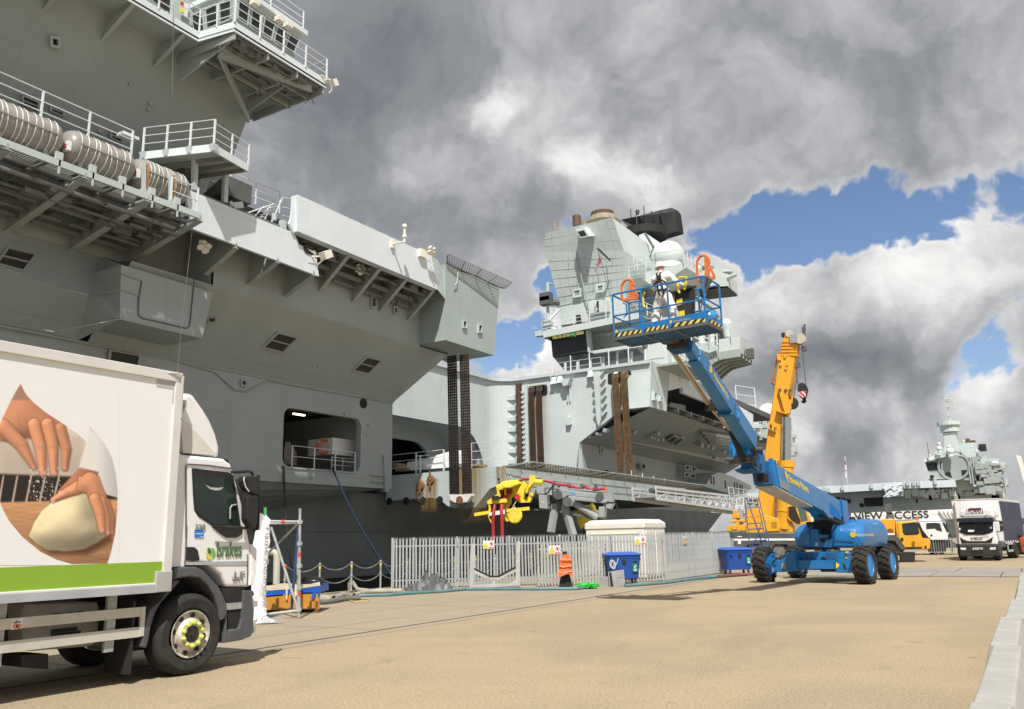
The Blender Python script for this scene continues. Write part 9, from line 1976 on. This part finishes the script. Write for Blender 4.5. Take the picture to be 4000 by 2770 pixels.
ground_line('hose',[(965,1025),(1040,1012),(1130,1020),(1120,1035),(1000,1040),(965,1030)],.025,M('yellow_rope_hose',(.45,.36,.14),.7),'loop of thin yellow hose lying on the quay by the grey hoses')
q0 = PZ(*c2(960,955),0); MB().path([q0+V((0,0,.02)),q0+V((-.02,0,.3)),q0+V((.05,0,.42)),q0+V((.15,0,.3)),q0+V((.25,.1,.1)),q0+V((.6,.3,.05))],.07,8).obj('hose',GH,None,'grey hose end curling up beside a chain post','hose',smooth=60)
# blue ship to shore hose and black line
pts = [PX(*zH(1040,1135),-28.9),PX(*zH(1065,1180),-28.7)]; e_ = PX(*c2(1335,800),-20.2); n_ = 14
MB().path([pts[0]]+[pts[1]*(1-k/n_)+e_*(k/n_)+V((0,0,-.9*math.sin(math.pi*k/n_)*.35)) for k in range(n_+1)]+[e_+V((.2,.2,-.6))],.045,8).obj('hose',M('navy_hose',(.01,.025,.055),.5),None,'dark blue hose hanging from the ship side opening down to the quay','hose',smooth=60)
a_,b_2 = PX(*zH(240,1090),-28.9),PZ(1145,2220,.6); MB().path([a_*(1-k/10)+b_2*(k/10)+V((0,0,-1.6*math.sin(math.pi*k/10)*.6)) for k in range(11)],.05,6).obj('mooring_line',M('dark_line',(.05,.05,.045),.8),None,'dark mooring line hanging from the ship opening behind the scaffold','rope',smooth=60)
# ------------------------------------------------------------------ second carrier, stern on, far away
zQ = z38; zR = crop(3560,1520,3.8); Y2 = 250.
S2 = thing('aircraft_carrier','distant second grey aircraft carrier seen stern on with a tall mast, beyond the parked lorries','ship',(-30,Y2,-4.5),0,'aircraft carriers',local=False); N_ = adder(S2)
def q2(name,pts,mat,off=0.,th=6.,crp=zQ,par=None,**k): return N_(name,MB().prism([PY(*crp(*p),Y2+off) for p in pts],(0,th,0)),mat,par,**k)
q2('transom',[(-900,590),(1150,590),(2250,530),(2300,900),(2250,1250),(-900,1300)],SHIP,4,60); q2('deck_fascia',[(-900,640),(120,545),(1135,488),(1143,590),(300,640),(-900,740)],SHIPL,0,30); q2('deck_fascia',[(1462,470),(2225,437),(2245,545),(1470,570)],SHIPL,0,30); q2('deck_fascia',[(1135,488),(1462,470),(1470,575),(1143,592)],SHIPW,1.5,30)  # transom in the darker ship grey, standing in for cloud shadow
q2('sponson',[(1150,500),(1455,480),(1440,685),(1190,690)],SHIPW,-1,4)
gm = MB(); random.seed(9)
for k in range(26): q = PY(*zQ(random.uniform(1170,1440),random.uniform(500,670)),Y2-1.6); gm.box(q,(random.uniform(.4,2.2),random.uniform(.5,1.4),random.uniform(.3,1.4)),0,Mx.Rotation(random.uniform(-.6,.6),3,'Y'))
N_('sponson_gear',gm,SHIPL)['kind'] = 'stuff'
q2('stern_opening',[(862,712),(1145,700),(1148,830),(890,840),(868,800)],DARK,3.7,.3); q2('stern_opening',[(580,735),(655,730),(662,790),(590,785)],DARK,3.7,.3); q2('stern_port',[(1832,688),(1885,685),(1890,742),(1838,745)],DARK,3.7,.3); q2('stern_port',[(1645,730),(1668,728),(1670,785),(1648,787)],DARK,3.7,.3)
for x,y in ((470,725),(830,820),(555,740)): N_('stern_port',MB().lathe([(.6,0),(.6,.2)],PY(*zQ(x,y),Y2+3.8),(0,-1,0),12),DARK)
q2('gallery',[(1500,600),(2200,560),(2200,700),(1500,640)],SHIP,3.2,1)
gm = MB()
for k in range(40): q = PY(*zQ(random.uniform(1500,2230),random.uniform(585,690)),Y2+2.6); gm.box(q,(random.uniform(.3,1.6),random.uniform(.2,1.0),random.uniform(.2,1.6)))
N_('gallery_gear',gm,SHIPW)['kind'] = 'stuff'
for x,y in ((265,575),(335,590),(540,560),(975,530),(1520,490),(1610,490),(1685,490),(1935,468)): N_('fascia_fitting',MB().box(PY(*zQ(x,y),Y2-.4),(.7,.6,1.3)),SHIPW)
N_('ensign_staff',MB().tube(PY(*zQ(612,500),Y2),PY(*zQ(576,88),Y2),.22,6).tube(PY(*zQ(485,475),Y2),PY(*zQ(590,310),Y2),.08,4),SHIPW)
MB().mat(0).prism([PY(*zQ(x,y),Y2-.4) for x,y in ((576,180),(592,175),(605,300),(602,420),(585,415))],(0,.3,0)).mat(1).prism([PY(*zQ(x,y),Y2-.5) for x,y in ((574,155),(586,152),(594,205),(580,205))],(0,.2,0)).prism([PY(*zQ(x,y),Y2-.5) for x,y in ((584,288),(602,290),(602,305),(586,302))],(0,.2,0)).obj('ensign',[MATS['flag_white'],MATS['flag_red']],None,'white ensign drooping on the staff at the stern of the distant carrier','flag')
IR = q2('island',[(190,1040),(460,1010),(500,1000),(660,980),(790,1010),(1030,1000),(970,1100),(955,1360),(650,1345),(500,1338),(405,1300),(245,1215)],SHIP,2,20,zR)  # island also takes the darker grey in place of cloud shadow
q2('bridge_window',[(205,1095),(440,1075),(440,1198),(250,1210)],GLASS,1.8,.3,zR,IR); q2('island_window',[(740,1205),(945,1190),(950,1290),(762,1300)],DARK,1.8,.3,zR,IR); q2('island_window',[(500,1245),(578,1230),(605,1325),(520,1335)],DARK,1.8,.3,zR,IR)
N_('crest_ring',MB().lathe([(4.0,0),(3.9,.15),(3.4,.15),(3.4,0)],PY(*zR(630,1135),Y2+1.8),(0,-1,0),24,False),SHIP,IR); q2('island_slope',[(250,1250),(330,1248),(405,1245),(405,1300),(495,1338),(245,1340),(330,1290)],SHIPW,0,8,zR,IR); q2('dark_box',[(272,1278),(332,1278),(325,1320),(278,1318)],DARK,-.5,.5,zR,IR)
q2('bridge_roof',[(185,1045),(330,985),(420,975),(500,1000),(460,1012),(200,1085)],SHIPL,1,14,zR,IR); q2('upper_house',[(330,960),(360,895),(480,890),(500,940),(510,1000),(420,985)],SHIPW,3,10,zR,IR)
MT = q2('mast_tower',[(490,690),(655,680),(720,880),(720,985),(640,1000),(480,960),(490,800)],ISL,4,7,zR,IR)
for y,w_,h in ((670,112,34),(575,90,28)): c = PY(*zR(575 if y > 600 else 560,y),Y2+6); r_ = (PY(*zR(575+w_,y),Y2+6)-PY(*zR(575,y),Y2+6)).length; hh = r_*h/w_; N_('radar_drum',MB().lathe([(r_*.8,-hh),(r_,-hh*.5),(r_,hh*.6),(r_*.7,hh),(r_*.2,hh*1.1)],c,n=24),ISL,MT)
N_('mast_drum',MB().lathe([(2.4,0),(2.4,2.2),(1.5,3)],PY(*zR(575,640),Y2+6),n=16).lathe([(3,0),(3,1)],PY(*zR(555,545),Y2+6),n=16),ISL,MT)
pm_ = MB().tube(PY(*zR(575,530),Y2+6),PY(*zR(520,80),Y2+6),.2,6)
for x,y,w_ in ((518,103,28),(525,150,20),(530,182,36),(535,220,38),(540,298,24),(550,373,8),(528,128,18),(538,245,14)): q = PY(*zR(x,y),Y2+6); pm_.box(q,(w_*.075,.5+.01*x%.3,.35 if w_ > 18 else 1.2))
N_('pole_mast',pm_,SHIPW,MT)
for x,y,r_ in ((560,860,38),(575,925,62),(410,812,27),(415,885,45),(275,985,20),(775,775,22),(898,858,18),(970,915,22),(1240,1120,60),(1285,1268,35)): c = PY(*zR(x,y),Y2); rr2 = (PY(*zR(x+r_,y),Y2)-c).length; N_('radome',MB().sph(c,rr2,16,10,-50).lathe([(rr2*.75,-rr2*.7),(rr2*.75,-rr2*1.4)],c,n=14),MATS['radome_white'],IR,smooth=50)
q2('funnel_block',[(720,805),(972,790),(985,980),(1030,1000),(790,1012),(722,990)],SHIPW,8,8,zR,IR); q2('funnel_pipe',[(800,735),(855,730),(858,762),(945,760),(945,785),(800,800)],BRN,9,5,zR,IR); q2('black_radar',[(998,818),(1100,812),(1115,910),(1020,915),(992,895)],RB,6,3,zR,IR)
for pts,m_ in (([(1000,1040),(1110,990),(1155,1060),(1000,1100)],SHIPW),([(985,1100),(1180,1080),(1180,1220),(990,1240)],SHIP),([(1160,1180),(1390,1110),(1370,1180),(1210,1245),(1100,1250)],SHIPL),([(1000,1240),(1200,1200),(1310,1320),(1430,1330),(1435,1420),(1290,1420),(1050,1370)],SHIPW),([(960,1350),(1100,1380),(1200,1530),(1070,1480),(960,1460)],SHIP),([(650,1345),(960,1360),(1080,1440),(1080,1560),(730,1596),(660,1500)],SHIPW),([(1190,1490),(1330,1490),(1400,1600),(1190,1640)],SHIPL),([(730,1520),(1190,1520),(1400,1590),(1500,1750),(730,1750)],SHIP),([(760,1500),(1050,1490),(1090,1570),(740,1600)],SHIPL)): q2('side_structure',pts,m_,5,14,zR,IR)
gm = MB(); random.seed(11)
for k in range(95): q = PY(*zR(random.uniform(1000,1330),random.uniform(1060,1520)),Y2+random.uniform(0,4)); gm.box(q,(random.uniform(.5,3.2),2,random.uniform(.25,1.3)))
N_('side_gear',gm,SHIPW)['kind'] = 'stuff'
gm = MB()
for k in range(45): q = PY(*zR(random.uniform(990,1330),random.uniform(1100,1540)),Y2-.5); gm.box(q,(random.uniform(.6,2.4),random.uniform(.3,1.4),random.uniform(.4,1.6)))
for x,y in ((905,1010),(885,1400),(925,1420),(1410,1560),(270,1000),(1060,1560)): a = PY(*zR(x,y),Y2); gm.tube(a,a+V((0,0,-6 if x == 905 else 4)),.25,5)
N_('dark_gear',gm,SHIP)['kind'] = 'stuff'
